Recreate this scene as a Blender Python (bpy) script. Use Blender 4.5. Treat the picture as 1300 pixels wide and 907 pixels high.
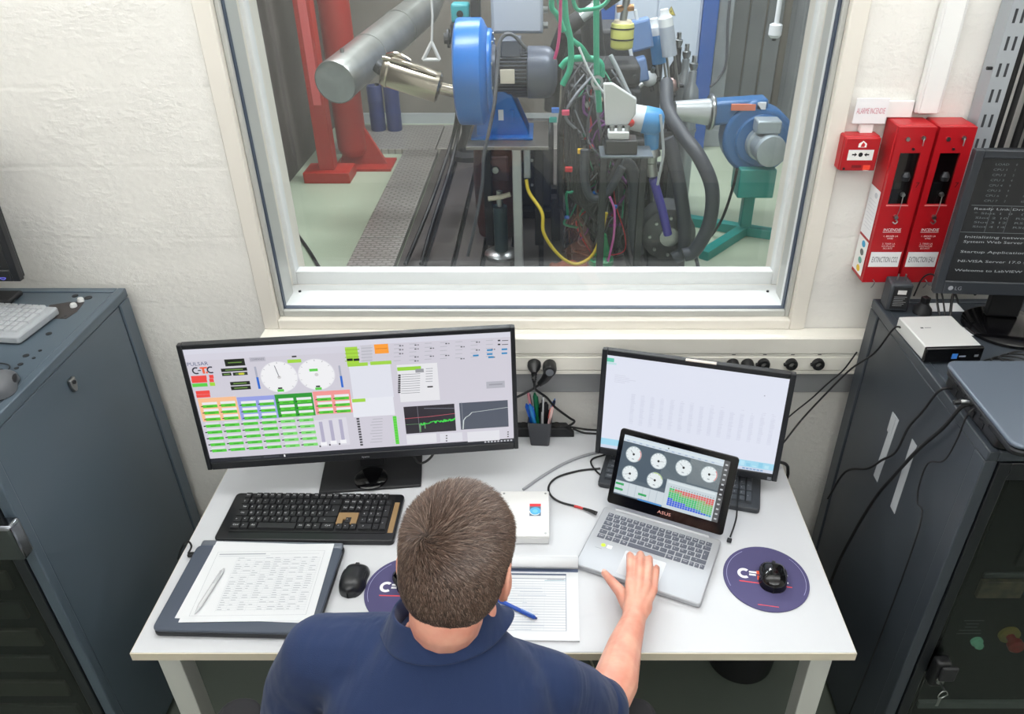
import bpy, bmesh, math, random
import numpy as np
from mathutils import Vector, Matrix, Euler
random.seed(7); RNG = np.random.default_rng(7)
for o in list(bpy.data.objects): bpy.data.objects.remove(o)
SC = bpy.context.scene
COL = SC.collection
# ---------------------------------------------------------------- camera
PITCH, FPX, PCX, PCY = math.radians(32.33), 979.0, 692.0, 453.0
CAM = Vector((0.0, -1.91, 2.20))
cd = bpy.data.cameras.new('camera'); cam = bpy.data.objects.new('camera', cd); COL.objects.link(cam)
cam.location = CAM; cam.rotation_euler = (math.radians(90)-PITCH, 0, 0)
cd.sensor_width = 36.0; cd.lens = FPX/1300*36.0
cd.shift_x = -(PCX-650)/1300.0; cd.shift_y = (PCY-453.5)/1300.0
cd.clip_start = 0.05; cd.clip_end = 60
SC.camera = cam
# ---------------------------------------------------------------- world, exposure
w = bpy.data.worlds.new('world'); SC.world = w; w.use_nodes = True
w.node_tree.nodes['Background'].inputs[0].default_value = (0.80, 0.88, 1.0, 1)
w.node_tree.nodes['Background'].inputs[1].default_value = 0.05
vs = SC.view_settings
vs.view_transform = 'Standard'; vs.look = 'None'; vs.gamma = 1.0; vs.use_curve_mapping = False
vs.exposure = 0.0
# ---------------------------------------------------------------- ceiling light panels (out of view; the room's uplights are added fill, fixtures built further down)
def area(name, loc, sx, sy, watts, color):
    l = bpy.data.lights.new(name, 'AREA'); l.shape = 'RECTANGLE'; l.size = sx; l.size_y = sy
    l.energy = watts; l.color = color
    o = bpy.data.objects.new(name, l); COL.objects.link(o); o.location = loc
    return o
ROOM_LAMPS = [(-1.35, -0.62), (0.0, -0.62), (1.35, -0.62), (-1.35, -2.55), (0.0, -2.55), (1.35, -2.55)]
CELL_LAMPS = [(-1.0, 2.2), (0.9, 2.2), (-1.0, 4.4), (0.9, 4.4)]
for i, (x, y) in enumerate(ROOM_LAMPS):      # unseen lamps; uplights added to bounce soft fill off the white ceiling
    area('room_lamp_light', (x, y, 2.60), 1.2, 0.25, 3.7 if y > -1 else 8.5, (0.985, 0.99, 1.0))
    area('added_fill_uplight', (x, y, 2.685), 1.2, 0.25, 18.5 if y > -1 else 16, (0.985, 0.99, 1.0)).rotation_euler = (math.pi, 0, 0)
for i, (x, y) in enumerate(CELL_LAMPS):
    area('cell_lamp_light', (x, y, 3.36), 1.2, 0.30, 64, (0.93, 0.97, 1.0))

# ---------------------------------------------------------------- helpers
_c, _s = math.cos(PITCH), math.sin(PITCH)
def at(u, v, x=None, y=None, z=None):
    """point of the place seen at photo position (u, v) on the plane x=, y= or z="""
    a = (u-PCX)/FPX; b = (PCY-v)/FPX
    d = Vector((a, _c+b*_s, -_s+b*_c))
    if x is not None: t = (x-CAM.x)/d.x
    elif y is not None: t = (y-CAM.y)/d.y
    else: t = (z-CAM.z)/d.z
    return CAM + d*t
def lin(h):
    if isinstance(h, str):
        h = h.lstrip('#'); c = [int(h[i:i+2], 16)/255 for i in (0, 2, 4)]
    else: c = [k/255 for k in h]
    return tuple((k/12.92 if k <= 0.04045 else ((k+0.055)/1.055)**2.4) for k in c) + (1.0,)
MATS = {}
def mat(name, col, rough=0.5, metal=0.0, bump=None, var=None, spec=0.5, trans=None, coat=0.0):
    """principled material; bump=(noise scale, strength, distance), var=(noise scale, second colour, amount)"""
    if name in MATS: return MATS[name]
    m = bpy.data.materials.new(name); m.use_nodes = True; nt = m.node_tree; b = nt.nodes['Principled BSDF']
    b.inputs['Base Color'].default_value = lin(col)
    b.inputs['Roughness'].default_value = rough; b.inputs['Metallic'].default_value = metal
    b.inputs['Specular IOR Level'].default_value = spec
    b.inputs['Coat Weight'].default_value = coat
    tc = None
    if bump or var:
        tc = nt.nodes.new('ShaderNodeTexCoord')
    if var:
        n = nt.nodes.new('ShaderNodeTexNoise'); n.inputs['Scale'].default_value = var[0]; n.inputs['Detail'].default_value = 5
        nt.links.new(tc.outputs['Object'], n.inputs['Vector'])
        mp = nt.nodes.new('ShaderNodeMapRange'); mp.inputs[1].default_value = 0.35; mp.inputs[2].default_value = 0.65; mp.inputs[4].default_value = var[2]
        nt.links.new(n.outputs['Fac'], mp.inputs[0])
        mx = nt.nodes.new('ShaderNodeMixRGB'); mx.inputs[1].default_value = lin(col); mx.inputs[2].default_value = lin(var[1])
        nt.links.new(mp.outputs[0], mx.inputs[0]); nt.links.new(mx.outputs[0], b.inputs['Base Color'])
    if bump:
        n = nt.nodes.new('ShaderNodeTexNoise'); n.inputs['Scale'].default_value = bump[0]; n.inputs['Detail'].default_value = 6
        nt.links.new(tc.outputs['Object'], n.inputs['Vector'])
        bp = nt.nodes.new('ShaderNodeBump'); bp.inputs['Strength'].default_value = bump[1]; bp.inputs['Distance'].default_value = bump[2]
        nt.links.new(n.outputs['Fac'], bp.inputs['Height']); nt.links.new(bp.outputs[0], b.inputs['Normal'])
    MATS[name] = m
    return m
def attr_mat(name, emit=None, rough=0.6):
    """flat print or a lit display: colours of the printed shapes come from the mesh's own colour attribute"""
    m = bpy.data.materials.new(name); m.use_nodes = True; nt = m.node_tree; b = nt.nodes['Principled BSDF']
    a = nt.nodes.new('ShaderNodeAttribute'); a.attribute_name = 'ink'
    b.inputs['Roughness'].default_value = rough
    if emit is None: nt.links.new(a.outputs['Color'], b.inputs['Base Color'])
    else:
        b.inputs['Base Color'].default_value = (0.01, 0.01, 0.01, 1); b.inputs['Roughness'].default_value = 0.35
        nt.links.new(a.outputs['Color'], b.inputs['Emission Color']); b.inputs['Emission Strength'].default_value = emit
    MATS[name] = m
    return m
def glass_mat(name, tint=(0.96, 0.98, 0.98), refl=1.0, rough=0.0, opaque=None, haze=0.0):
    m = bpy.data.materials.new(name); m.use_nodes = True; nt = m.node_tree
    for n in list(nt.nodes): nt.nodes.remove(n)
    out = nt.nodes.new('ShaderNodeOutputMaterial'); tr = nt.nodes.new('ShaderNodeBsdfTransparent'); gl = nt.nodes.new('ShaderNodeBsdfGlossy')
    tr.inputs[0].default_value = (*tint, 1); gl.inputs['Roughness'].default_value = rough; gl.inputs[0].default_value = (1, 1, 1, 1)
    fr = nt.nodes.new('ShaderNodeFresnel'); gm = nt.nodes.new('ShaderNodeNewGeometry'); mr = nt.nodes.new('ShaderNodeMapRange')   # same reflectance on both faces of the thin sheet
    mr.inputs[3].default_value = 1.45; mr.inputs[4].default_value = 1/1.45
    nt.links.new(gm.outputs['Backfacing'], mr.inputs[0]); nt.links.new(mr.outputs[0], fr.inputs[0])
    mx = nt.nodes.new('ShaderNodeMixShader'); mu = nt.nodes.new('ShaderNodeMath'); mu.operation = 'MULTIPLY'; mu.inputs[1].default_value = refl
    nt.links.new(fr.outputs[0], mu.inputs[0]); nt.links.new(mu.outputs[0], mx.inputs[0])
    nt.links.new(tr.outputs[0], mx.inputs[1]); nt.links.new(gl.outputs[0], mx.inputs[2])
    last = mx
    if haze:
        df = nt.nodes.new('ShaderNodeBsdfDiffuse'); df.inputs[0].default_value = (0.85, 0.88, 0.9, 1)
        m2 = nt.nodes.new('ShaderNodeMixShader'); m2.inputs[0].default_value = haze
        nt.links.new(mx.outputs[0], m2.inputs[1]); nt.links.new(df.outputs[0], m2.inputs[2]); last = m2
    nt.links.new(last.outputs[0], out.inputs[0])
    MATS[name] = m
    return m
def basis(d):
    d = Vector(d).normalized(); h = Vector((0, 0, 1)) if abs(d.z) < 0.95 else Vector((1, 0, 0))
    a = h.cross(d).normalized(); return a, d.cross(a)
class MB:
    """collects shapes into ONE mesh"""
    def __init__(s): s.v = []; s.f = []; s.ink = []
    def add(s, vs, fs, ink=None):
        o = len(s.v); s.v += [tuple(p) for p in vs]; s.f += [tuple(i+o for i in f) for f in fs]; s.ink += [ink]*len(fs); return s
    def box(s, lo, hi, M=None, ink=None):
        x0, y0, z0 = lo; x1, y1, z1 = hi
        vs = [Vector(p) for p in ((x0,y0,z0),(x1,y0,z0),(x1,y1,z0),(x0,y1,z0),(x0,y0,z1),(x1,y0,z1),(x1,y1,z1),(x0,y1,z1))]
        if M is not None: vs = [M @ p for p in vs]
        return s.add(vs, [(0,3,2,1),(4,5,6,7),(0,1,5,4),(1,2,6,5),(2,3,7,6),(3,0,4,7)], ink)
    def cbox(s, c, size, M=None): 
        return s.box([c[i]-size[i]/2 for i in range(3)], [c[i]+size[i]/2 for i in range(3)], M)
    def prism(s, poly, lo, hi, axis='z', M=None):
        n = len(poly)
        def mk(a, b, k): return {'z': (a, b, k), 'y': (a, k, b), 'x': (k, a, b)}[axis]
        vs = [Vector(mk(a, b, lo)) for a, b in poly] + [Vector(mk(a, b, hi)) for a, b in poly]
        if M is not None: vs = [M @ p for p in vs]
        return s.add(vs, [tuple(range(n-1, -1, -1)), tuple(range(n, 2*n))] + [(i, (i+1) % n, n+(i+1) % n, n+i) for i in range(n)])
    def cyl(s, p0, p1, r0, r1=None, seg=20, caps=True):
        return s.lathe(p0, p1, [(0, r0), (1, r0 if r1 is None else r1)], seg, caps)
    def lathe(s, p0, p1, prof, seg=24, caps=True):
        """prof = [(fraction along p0-p1, radius)]"""
        p0 = Vector(p0); p1 = Vector(p1); d = p1-p0; a, b = basis(d); vs = []; fs = []
        for t, r in prof:
            for k in range(seg):
                q = 2*math.pi*k/seg; vs.append(p0+d*t+(a*math.cos(q)+b*math.sin(q))*r)
        for j in range(len(prof)-1):
            for k in range(seg):
                k2 = (k+1) % seg; fs.append((j*seg+k, j*seg+k2, (j+1)*seg+k2, (j+1)*seg+k))
        if caps: fs.append(tuple(range(seg-1, -1, -1))); fs.append(tuple(range((len(prof)-1)*seg, len(prof)*seg)))
        return s.add(vs, fs)
    def tube(s, pts, r, seg=8, smooth=6, caps=True):
        pts = spline(pts, smooth) if smooth else [Vector(p) for p in pts]
        n = len(pts); rr = r if isinstance(r, (list, tuple)) else None
        t0 = (pts[1]-pts[0]).normalized(); a, b = basis(t0); vs = []; fs = []
        for i, p in enumerate(pts):
            t = (pts[min(i+1, n-1)]-pts[max(i-1, 0)])
            if t.length < 1e-9: t = t0
            t.normalize(); a = (a-t*a.dot(t))
            if a.length < 1e-6: a, b = basis(t)
            a.normalize(); b = t.cross(a)
            rad = r if rr is None else rr[0]+(rr[1]-rr[0])*i/(n-1)
            for k in range(seg):
                q = 2*math.pi*k/seg; vs.append(p+(a*math.cos(q)+b*math.sin(q))*rad)
        for j in range(n-1):
            for k in range(seg):
                k2 = (k+1) % seg; fs.append((j*seg+k, j*seg+k2, (j+1)*seg+k2, (j+1)*seg+k))
        if caps: fs.append(tuple(range(seg-1, -1, -1))); fs.append(tuple(range((n-1)*seg, n*seg)))
        return s.add(vs, fs)
    def sphere(s, c, r, seg=20, rings=12, M=None):
        r = r if isinstance(r, (list, tuple)) else (r, r, r); c = Vector(c); vs = []; fs = []
        for i in range(rings+1):
            th = math.pi*i/rings
            for k in range(seg):
                q = 2*math.pi*k/seg; p = Vector((r[0]*math.sin(th)*math.cos(q), r[1]*math.sin(th)*math.sin(q), r[2]*math.cos(th)))
                if M is not None: p = M @ p
                vs.append(c+p)
        for i in range(rings):
            for k in range(seg):
                k2 = (k+1) % seg; fs.append((i*seg+k, (i+1)*seg+k, (i+1)*seg+k2, i*seg+k2))
        return s.add(vs, fs)
    def build(s, name, m, parent=None, smooth=False, bevel=0, seg=2, loc=None, rot=None, angle=35):
        me = bpy.data.meshes.new(name); me.from_pydata(s.v, [], s.f)
        if any(k is not None for k in s.ink):
            at_ = me.attributes.new('ink', 'FLOAT_COLOR', 'FACE')
            flat = []
            for k in s.ink: flat += list(k if k is not None else (0.8, 0.8, 0.8, 1))
            at_.data.foreach_set('color', flat)
        me.materials.append(m); me.update()
        if smooth:
            bm = bmesh.new(); bm.from_mesh(me); bmesh.ops.remove_doubles(bm, verts=bm.verts, dist=1e-6)
            bm.to_mesh(me); bm.free()
            me.polygons.foreach_set('use_smooth', [True]*len(me.polygons)); me.set_sharp_from_angle(angle=math.radians(angle))
        o = bpy.data.objects.new(name, me); COL.objects.link(o)
        if parent is not None: o.parent = parent
        if loc is not None: o.location = loc
        if rot is not None: o.rotation_euler = rot
        if bevel:
            b = o.modifiers.new('bevel', 'BEVEL'); b.width = bevel; b.segments = seg; b.limit_method = 'ANGLE'; b.angle_limit = math.radians(35)
            b.use_clamp_overlap = True
            me.polygons.foreach_set('use_smooth', [True]*len(me.polygons)); me.set_sharp_from_angle(angle=math.radians(45))
        return o
def spline(pts, sub=6):
    """Catmull-Rom through the points"""
    P = [Vector(p) for p in pts]
    if len(P) < 3: return P
    Q = [2*P[0]-P[1]]+P+[2*P[-1]-P[-2]]; out = []
    for i in range(1, len(Q)-2):
        a, b, c, d = Q[i-1:i+3]
        for k in range(sub):
            t = k/sub
            out.append(0.5*((2*b)+(c-a)*t+(2*a-5*b+4*c-d)*t*t+(3*b-a-3*c+d)*t*t*t))
    out.append(P[-1]); return out
def tag(o, label, cat, group=None):
    o['label'] = label; o['category'] = cat
    if group: o['group'] = group
    return o
def thing(name, label, cat, loc=(0, 0, 0), rot=(0, 0, 0), group=None):
    o = bpy.data.objects.new(name, None); COL.objects.link(o); o.empty_display_size = 0.05
    o.location = loc; o.rotation_euler = rot
    return tag(o, label, cat, group)
def struct(o, label=None):
    o['kind'] = 'structure'
    if label: o['label'] = label
    return o
def share(o, name, parent, loc=None, rot=None, scale=None):
    """another piece with the same mesh data"""
    c = o.copy(); c.name = name; COL.objects.link(c); c.parent = parent
    if loc is not None: c.location = loc
    if rot is not None: c.rotation_euler = rot
    if scale is not None: c.scale = scale
    return c
def rrect(x0, y0, x1, y1, r, n=4):
    pts = []
    for cx, cy, a0 in ((x1-r, y1-r, 0), (x0+r, y1-r, 90), (x0+r, y0+r, 180), (x1-r, y0+r, 270)):
        for k in range(n+1):
            q = math.radians(a0+90*k/n); pts.append((cx+r*math.cos(q), cy+r*math.sin(q)))
    return pts
_TXT = {}
def text_geo(txt):
    """flat outline of a string in the built-in font, 1 unit tall capitals, centred at x=0, baseline 0"""
    if txt in _TXT: return _TXT[txt]
    cu = bpy.data.curves.new('t', 'FONT'); cu.body = txt; cu.resolution_u = 2; cu.align_x = 'CENTER'; cu.size = 1.0/0.72
    o = bpy.data.objects.new('t', cu); COL.objects.link(o); bpy.context.view_layer.update()
    dg = bpy.context.evaluated_depsgraph_get(); me = o.evaluated_get(dg).to_mesh()
    vs = [(p.co.x, p.co.y) for p in me.vertices]; fs = [tuple(p.vertices) for p in me.polygons]
    o.evaluated_get(dg).to_mesh_clear(); bpy.data.objects.remove(o); bpy.data.curves.remove(cu)
    wd = (max(p[0] for p in vs)-min(p[0] for p in vs)) if vs else 0
    _TXT[txt] = (vs, fs, wd); return _TXT[txt]
class Panel:
    """flat print or display content on a plane: origin o, unit axes ex, ey (metres), normal n; every layer a little prouder"""
    def __init__(s, o, ex, ey, step=0.00012):
        s.o = Vector(o); s.ex = Vector(ex); s.ey = Vector(ey); s.n = s.ex.normalized().cross(s.ey.normalized()); s.mb = MB(); s.step = step
    def P(s, a, b, l): return s.o+s.ex*a+s.ey*b+s.n*(l*s.step)
    def poly(s, pts, c, l=1): s.mb.add([s.P(a, b, l) for a, b in pts], [tuple(range(len(pts)))], lin(c)); return s
    def rect(s, a0, b0, a1, b1, c, l=1):
        a0, a1 = min(a0, a1), max(a0, a1); b0, b1 = min(b0, b1), max(b0, b1)
        return s.poly([(a0, b0), (a1, b0), (a1, b1), (a0, b1)], c, l)
    def disc(s, a, b, r, c, l=1, n=28, asp=1.0): return s.poly([(a+r*math.cos(2*math.pi*k/n), b+r*asp*math.sin(2*math.pi*k/n)) for k in range(n)], c, l)
    def arc(s, a, b, r0, r1, d0, d1, c, l=1, n=20, asp=1.0):
        for k in range(n):
            q0 = math.radians(d0+(d1-d0)*k/n); q1 = math.radians(d0+(d1-d0)*(k+1)/n)
            s.poly([(a+r*math.cos(q), b+asp*r*math.sin(q)) for r, q in ((r0, q0), (r1, q0), (r1, q1), (r0, q1))], c, l)
        return s
    def line(s, pts, wd, c, l=1):
        for (a0, b0), (a1, b1) in zip(pts[:-1], pts[1:]):
            d = Vector((a1-a0, b1-b0)); 
            if d.length < 1e-9: continue
            d.normalize(); n = Vector((-d.y, d.x))*wd/2
            s.poly([(a0-n.x, b0-n.y), (a1-n.x, b1-n.y), (a1+n.x, b1+n.y), (a0+n.x, b0+n.y)], c, l)
        return s
    def text(s, txt, a, b, h, c, l=2, width=None, align=0, asp=1.0):
        vs, fs, wd = text_geo(txt); k = h*asp if width is None else width/max(wd, 1e-6)
        sh = {0: 0, -1: wd/2*k, 1: -wd/2*k}[align]
        s.mb.add([s.P(a+sh+x*k, b+y*h, l) for x, y in vs], fs, lin(c)); return s
def quadmap(q):
    """photo crop position -> 0..1 square of a flat screen whose corners (TL, TR, BR, BL) are q"""
    src = np.array(q, float); dst = np.array([(0, 1), (1, 1), (1, 0), (0, 0)], float); A = []; B = []
    for (x, y), (X, Y) in zip(src, dst):
        A += [[x, y, 1, 0, 0, 0, -X*x, -X*y], [0, 0, 0, x, y, 1, -Y*x, -Y*y]]; B += [X, Y]
    h = np.append(np.linalg.solve(np.array(A), np.array(B)), 1).reshape(3, 3)
    def f(x, y):
        p = h @ np.array([x, y, 1.0]); return float(p[0]/p[2]), float(p[1]/p[2])
    return f
# ---------------------------------------------------------------- shared materials
INK = attr_mat('printed_ink'); LIT = attr_mat('lit_display', emit=1.0)
M_white_wall = None
M_desk = mat('white_laminate', (205, 207, 211), 0.55, spec=.3)
M_deskedge = mat('beige_edge_band', (214, 205, 184), 0.55)
M_legs = mat('grey_white_steel', (196, 198, 192), 0.45)
M_blackpl = mat('black_plastic', (22, 23, 25), 0.38)
M_blackmat = mat('matt_black_plastic', (30, 31, 34), 0.6)
M_gloss = mat('glossy_black_plastic', (10, 10, 12), 0.12)
M_key = mat('black_key', (34, 35, 38), 0.5)
M_alu = mat('brushed_aluminium', (176, 178, 183), 0.45, 0.4)
M_steel = mat('steel', (170, 172, 172), 0.3, 1.0)
M_darksteel = mat('dark_steel', (60, 61, 64), 0.45, 0.8)
M_cab = mat('blue_grey_cabinet_paint', (80, 93, 104), 0.3)
M_cabr = mat('charcoal_cabinet_paint', (58, 64, 71), 0.34)
M_red = mat('red_enamel', (176, 20, 30), 0.36)
M_paper = mat('white_paper', (218, 220, 223), 0.9, spec=.2)
M_cable = mat('black_cable', (22, 22, 24), 0.5)
M_cablegrey = mat('grey_cable', (150, 152, 156), 0.5)
M_cream = mat('cream_paint', (226, 221, 212), 0.5)
# ================================================================ THE SETTING
def wall_material():
    m = bpy.data.materials.new('white_painted_block'); m.use_nodes = True; nt = m.node_tree; b = nt.nodes['Principled BSDF']
    b.inputs['Base Color'].default_value = lin((232, 230, 225)); b.inputs['Roughness'].default_value = 0.62
    g = nt.nodes.new('ShaderNodeNewGeometry'); mp = nt.nodes.new('ShaderNodeMapping'); mp.inputs['Scale'].default_value = (1, 1, 1.5)
    nt.links.new(g.outputs['Position'], mp.inputs[0])
    n1 = nt.nodes.new('ShaderNodeTexNoise'); n1.inputs['Scale'].default_value = 48; n1.inputs['Detail'].default_value = 9; n1.inputs['Roughness'].default_value = 0.62
    n2 = nt.nodes.new('ShaderNodeTexVoronoi'); n2.inputs['Scale'].default_value = 46
    n3 = nt.nodes.new('ShaderNodeTexNoise'); n3.inputs['Scale'].default_value = 5; n3.inputs['Detail'].default_value = 3
    for n in (n1, n2, n3): nt.links.new(mp.outputs[0], n.inputs['Vector'])
    # the render coat is rough in patches and smooth in others
    r = nt.nodes.new('ShaderNodeMapRange'); r.inputs[1].default_value = 0.40; r.inputs[2].default_value = 0.62; r.inputs[3].default_value = 0.25; r.inputs[4].default_value = 1.0
    nt.links.new(n3.outputs['Fac'], r.inputs[0])
    mu = nt.nodes.new('ShaderNodeMath'); mu.operation = 'MULTIPLY'; nt.links.new(n1.outputs['Fac'], mu.inputs[0]); nt.links.new(r.outputs[0], mu.inputs[1])
    m2 = nt.nodes.new('ShaderNodeMath'); m2.operation = 'MULTIPLY_ADD'; m2.inputs[1].default_value = 0.10
    nt.links.new(n2.outputs['Distance'], m2.inputs[0]); nt.links.new(mu.outputs[0], m2.inputs[2])
    bp = nt.nodes.new('ShaderNodeBump'); bp.inputs['Strength'].default_value = 0.6; bp.inputs['Distance'].default_value = 0.0075
    # uneven paint ridge along each joint between the courses of blocks
    sx = nt.nodes.new('ShaderNodeSeparateXYZ'); nt.links.new(g.outputs['Position'], sx.inputs[0])
    n4 = nt.nodes.new('ShaderNodeTexNoise'); n4.inputs['Scale'].default_value = 13; n4.inputs['Detail'].default_value = 4; nt.links.new(g.outputs['Position'], n4.inputs['Vector'])
    wz = nt.nodes.new('ShaderNodeMath'); wz.operation = 'MULTIPLY_ADD'; wz.inputs[1].default_value = .016; nt.links.new(n4.outputs['Fac'], wz.inputs[0]); nt.links.new(sx.outputs['Z'], wz.inputs[2])
    of = nt.nodes.new('ShaderNodeMath'); of.operation = 'SUBTRACT'; of.inputs[1].default_value = .008; nt.links.new(wz.outputs[0], of.inputs[0])
    pp = nt.nodes.new('ShaderNodeMath'); pp.operation = 'PINGPONG'; pp.inputs[1].default_value = .0975; nt.links.new(of.outputs[0], pp.inputs[0])
    jr = nt.nodes.new('ShaderNodeMapRange'); jr.interpolation_type = 'SMOOTHSTEP'; jr.inputs[1].default_value = 0; jr.inputs[2].default_value = .010; jr.inputs[3].default_value = -.10; jr.inputs[4].default_value = 0
    nt.links.new(pp.outputs[0], jr.inputs[0]); ja = nt.nodes.new('ShaderNodeMath'); nt.links.new(jr.outputs[0], ja.inputs[0]); nt.links.new(m2.outputs[0], ja.inputs[1])
    nt.links.new(ja.outputs[0], bp.inputs['Height']); nt.links.new(bp.outputs[0], b.inputs['Normal'])
    return m
M_wall = wall_material()
M_concrete = mat('grey_cell_concrete', (136, 130, 120), 0.75, bump=(9, 0.3, 0.01), var=(1.6, (112, 107, 99), 0.8))
M_ceil = mat('white_ceiling_paint', (228, 228, 224), 0.8)
M_floor = mat('grey_green_floor_paint', (96, 104, 94), 0.45, var=(2.0, (84, 92, 84), 0.7))
M_cellfloor = mat('pale_green_floor_paint', (176, 186, 164), 0.4, var=(1.2, (160, 172, 150), 0.8))
XL, XR, YF, YB, ZC = -2.75, 2.75, 0.0, -4.2, 3.12            # control room
CXL, CXR, CYB, CZC = -2.12, 2.35, 6.05, 3.5                  # test cell
WX0, WX1, WZ0, WZ1 = -0.80, 0.738, 1.09, 2.72                # window hole in the wall
THK = 0.30
struct(MB().box((XL-.1, YB-.1, -.12), (XR+.1, THK, 0)).build('floor', M_floor))
wb = MB()
for lo, hi in (((XL, .012, 0), (WX0, THK, ZC)), ((WX1, .012, 0), (XR, THK, ZC)), ((WX0, .012, 0), (WX1, THK, WZ0)), ((WX0, .012, WZ1), (WX1, THK, ZC))):
    wb.box(lo, hi)
wallb = struct(wb.build('wall_back', M_wall), 'white painted block wall around the observation window')
# courses of blocks under thick paint, each a little proud or sunk
zs = [.195*k for k in range(16)]+[ZC]
for i in range(len(zs)-1):
    z0, z1 = zs[i], zs[i+1]
    for x0, x1 in ((XL, WX0), (WX1, XR)):
        dy = 0
        MB().box((x0, dy, z0), (x1, .012, z1)).build('block_course', M_wall, wallb)
for z0, z1 in zip([0, .195, .39, .585, .78, .975], [.195, .39, .585, .78, .975, 1.09]):
    MB().box((WX0, 0, z0), (WX1, .012, z1)).build('block_course', M_wall, wallb)
MB().box((WX0, 0, WZ1), (WX1, .012, ZC)).build('block_course', M_wall, wallb)
struct(MB().box((XL-.1, YB, 0), (XL, THK, ZC)).build('wall_left', M_wall))
struct(MB().box((XR, YB, 0), (XR+.1, THK, ZC)).build('wall_right', M_wall))
struct(MB().box((XL-.1, YB-.1, 0), (XR+.1, YB, ZC)).build('wall_front', M_wall))
struct(MB().box((XL-.1, YB-.1, ZC), (XR+.1, THK, ZC+.1)).build('ceiling', M_ceil))
# cell
struct(MB().box((CXL-.1, THK, -.12), (CXR+.1, CYB+.1, 0)).build('floor', M_cellfloor), 'pale green painted floor of the test cell')
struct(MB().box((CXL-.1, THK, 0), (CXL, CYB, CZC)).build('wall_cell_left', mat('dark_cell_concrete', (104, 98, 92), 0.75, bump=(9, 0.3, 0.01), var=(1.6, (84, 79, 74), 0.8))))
wcr = struct(MB().box((CXR, THK, 0), (CXR+.1, CYB, CZC)).build('wall_cell_right', M_concrete))
wcf = struct(MB().box((CXL-.1, CYB, 0), (CXR+.1, CYB+.1, CZC)).build('wall_cell_far', M_concrete))
struct(MB().box((CXL-.1, THK, CZC), (CXR+.1, CYB+.1, CZC+.1)).build('ceiling', M_ceil))
# ribbed acoustic panels on the right part of the cell's far wall and on its right wall
M_rib = mat('ribbed_grey_panel', (142, 146, 147), 0.7, var=(2.2, (122, 126, 128), 0.8))
p0 = MB().box((0, 0, 0), (.15, .03, CZC-.02)).build('panel', M_rib, wcf, loc=(1.62, CYB-.03, 0.005), bevel=.008)
for i in range(1, 4): share(p0, 'panel', wcf, (1.62+.165*i, CYB-.03-.012*(i % 2), 0.005))
p1 = MB().box((0, 0, 0), (.03, .22, CZC-.02)).build('panel', M_rib, wcr, loc=(CXR-.03, CYB-.30, 0.005), bevel=.008)
for i in range(1, 14): share(p1, 'panel', wcr, (CXR-.03-.014*(i % 2), CYB-.30-.24*i, 0.005))
# skirting of pale metal along the cell's far wall
struct(MB().box((CXL, CYB-.03, 0), (1.6, CYB, .10)).build('baseboard_cell_far', mat('pale_skirting', (176, 180, 182), 0.5)))
# ---------------------------------------------------------------- window
M_white = mat('white_frame_paint', (228, 229, 229), 0.5, spec=.3)
M_bead = mat('grey_aluminium_bead', (190, 191, 187), 0.4, 0.2)
M_gasket = mat('dark_gasket', (66, 76, 92), 0.5)
win = bpy.data.objects.new('window_1', None); COL.objects.link(win); struct(win, 'large double glazed observation window with cream casing')
GX0, GX1, GZ0, GY = -0.747, 0.676, 1.142, 0.032
ZT = WZ1
def frame(name, m, x0, x1, z0, z1, wd, y0, y1, bottom=None, bevel=.003):
    bt = wd if bottom is None else bottom
    for lo, hi in (((x0, y0, z0), (x0+wd, y1, z1)), ((x1-wd, y0, z0), (x1, y1, z1)), ((x0+wd, y0, z0), (x1-wd, y1, z0+bt)), ((x0+wd, y0, z1-wd), (x1-wd, y1, z1))):
        MB().box(lo, hi).build(name, m, win, bevel=bevel)
frame('casing', M_cream, WX0, WX1, WZ0, ZT, .043, -.012, THK, bottom=.030)
frame('glazing_bead', M_bead, WX0+.043, WX1-.043, WZ0+.030, ZT-.043, .013, .008, .12, bottom=.020)
frame('gasket', M_gasket, -.7455, .6815, GZ0-.004, ZT-.052, .0045, .020, .036, bevel=0)
M_glass = glass_mat('clear_window_glass', (0.985, 0.992, 0.992), refl=0.8, haze=0.004)
MB().box((GX0, GY, GZ0), (GX1, GY+.002, ZT-.056)).build('pane', M_glass, win)
# white lining between the two panes, slightly splayed, then the second frame
for a, b in ((GX0, -.764), (GX1, .700)):
    s = -1 if a < 0 else 1
    MB().add([(a, .036, GZ0), (b, .165, GZ0), (b, .165, ZT-.05), (a, .036, ZT-.05), (a+s*.02, .036, GZ0), (b+s*.012, .165, GZ0), (b+s*.012, .165, ZT-.05), (a+s*.02, .036, ZT-.05)],
             [(0, 1, 2, 3), (4, 7, 6, 5), (0, 3, 7, 4), (1, 5, 6, 2), (0, 4, 5, 1), (3, 2, 6, 7)]).build('lining', M_white, win)
MB().box((-.764, .036, GZ0-.018), (.700, .165, GZ0)).build('lining', M_white, win)
frame('inner_frame', M_white, -.766, .702, GZ0, ZT-.05, .022, .166, .205, bottom=.043)
MB().box((-.75, .184, GZ0+.04), (.686, .186, ZT-.068)).build('pane', M_glass, win)
for x in (GX0+.022, GX1-.018):
    MB().cyl((x, .12, GZ0+.0), (x, .12, GZ0+.004), .004, seg=10).build('screw', M_darksteel, win)
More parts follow.
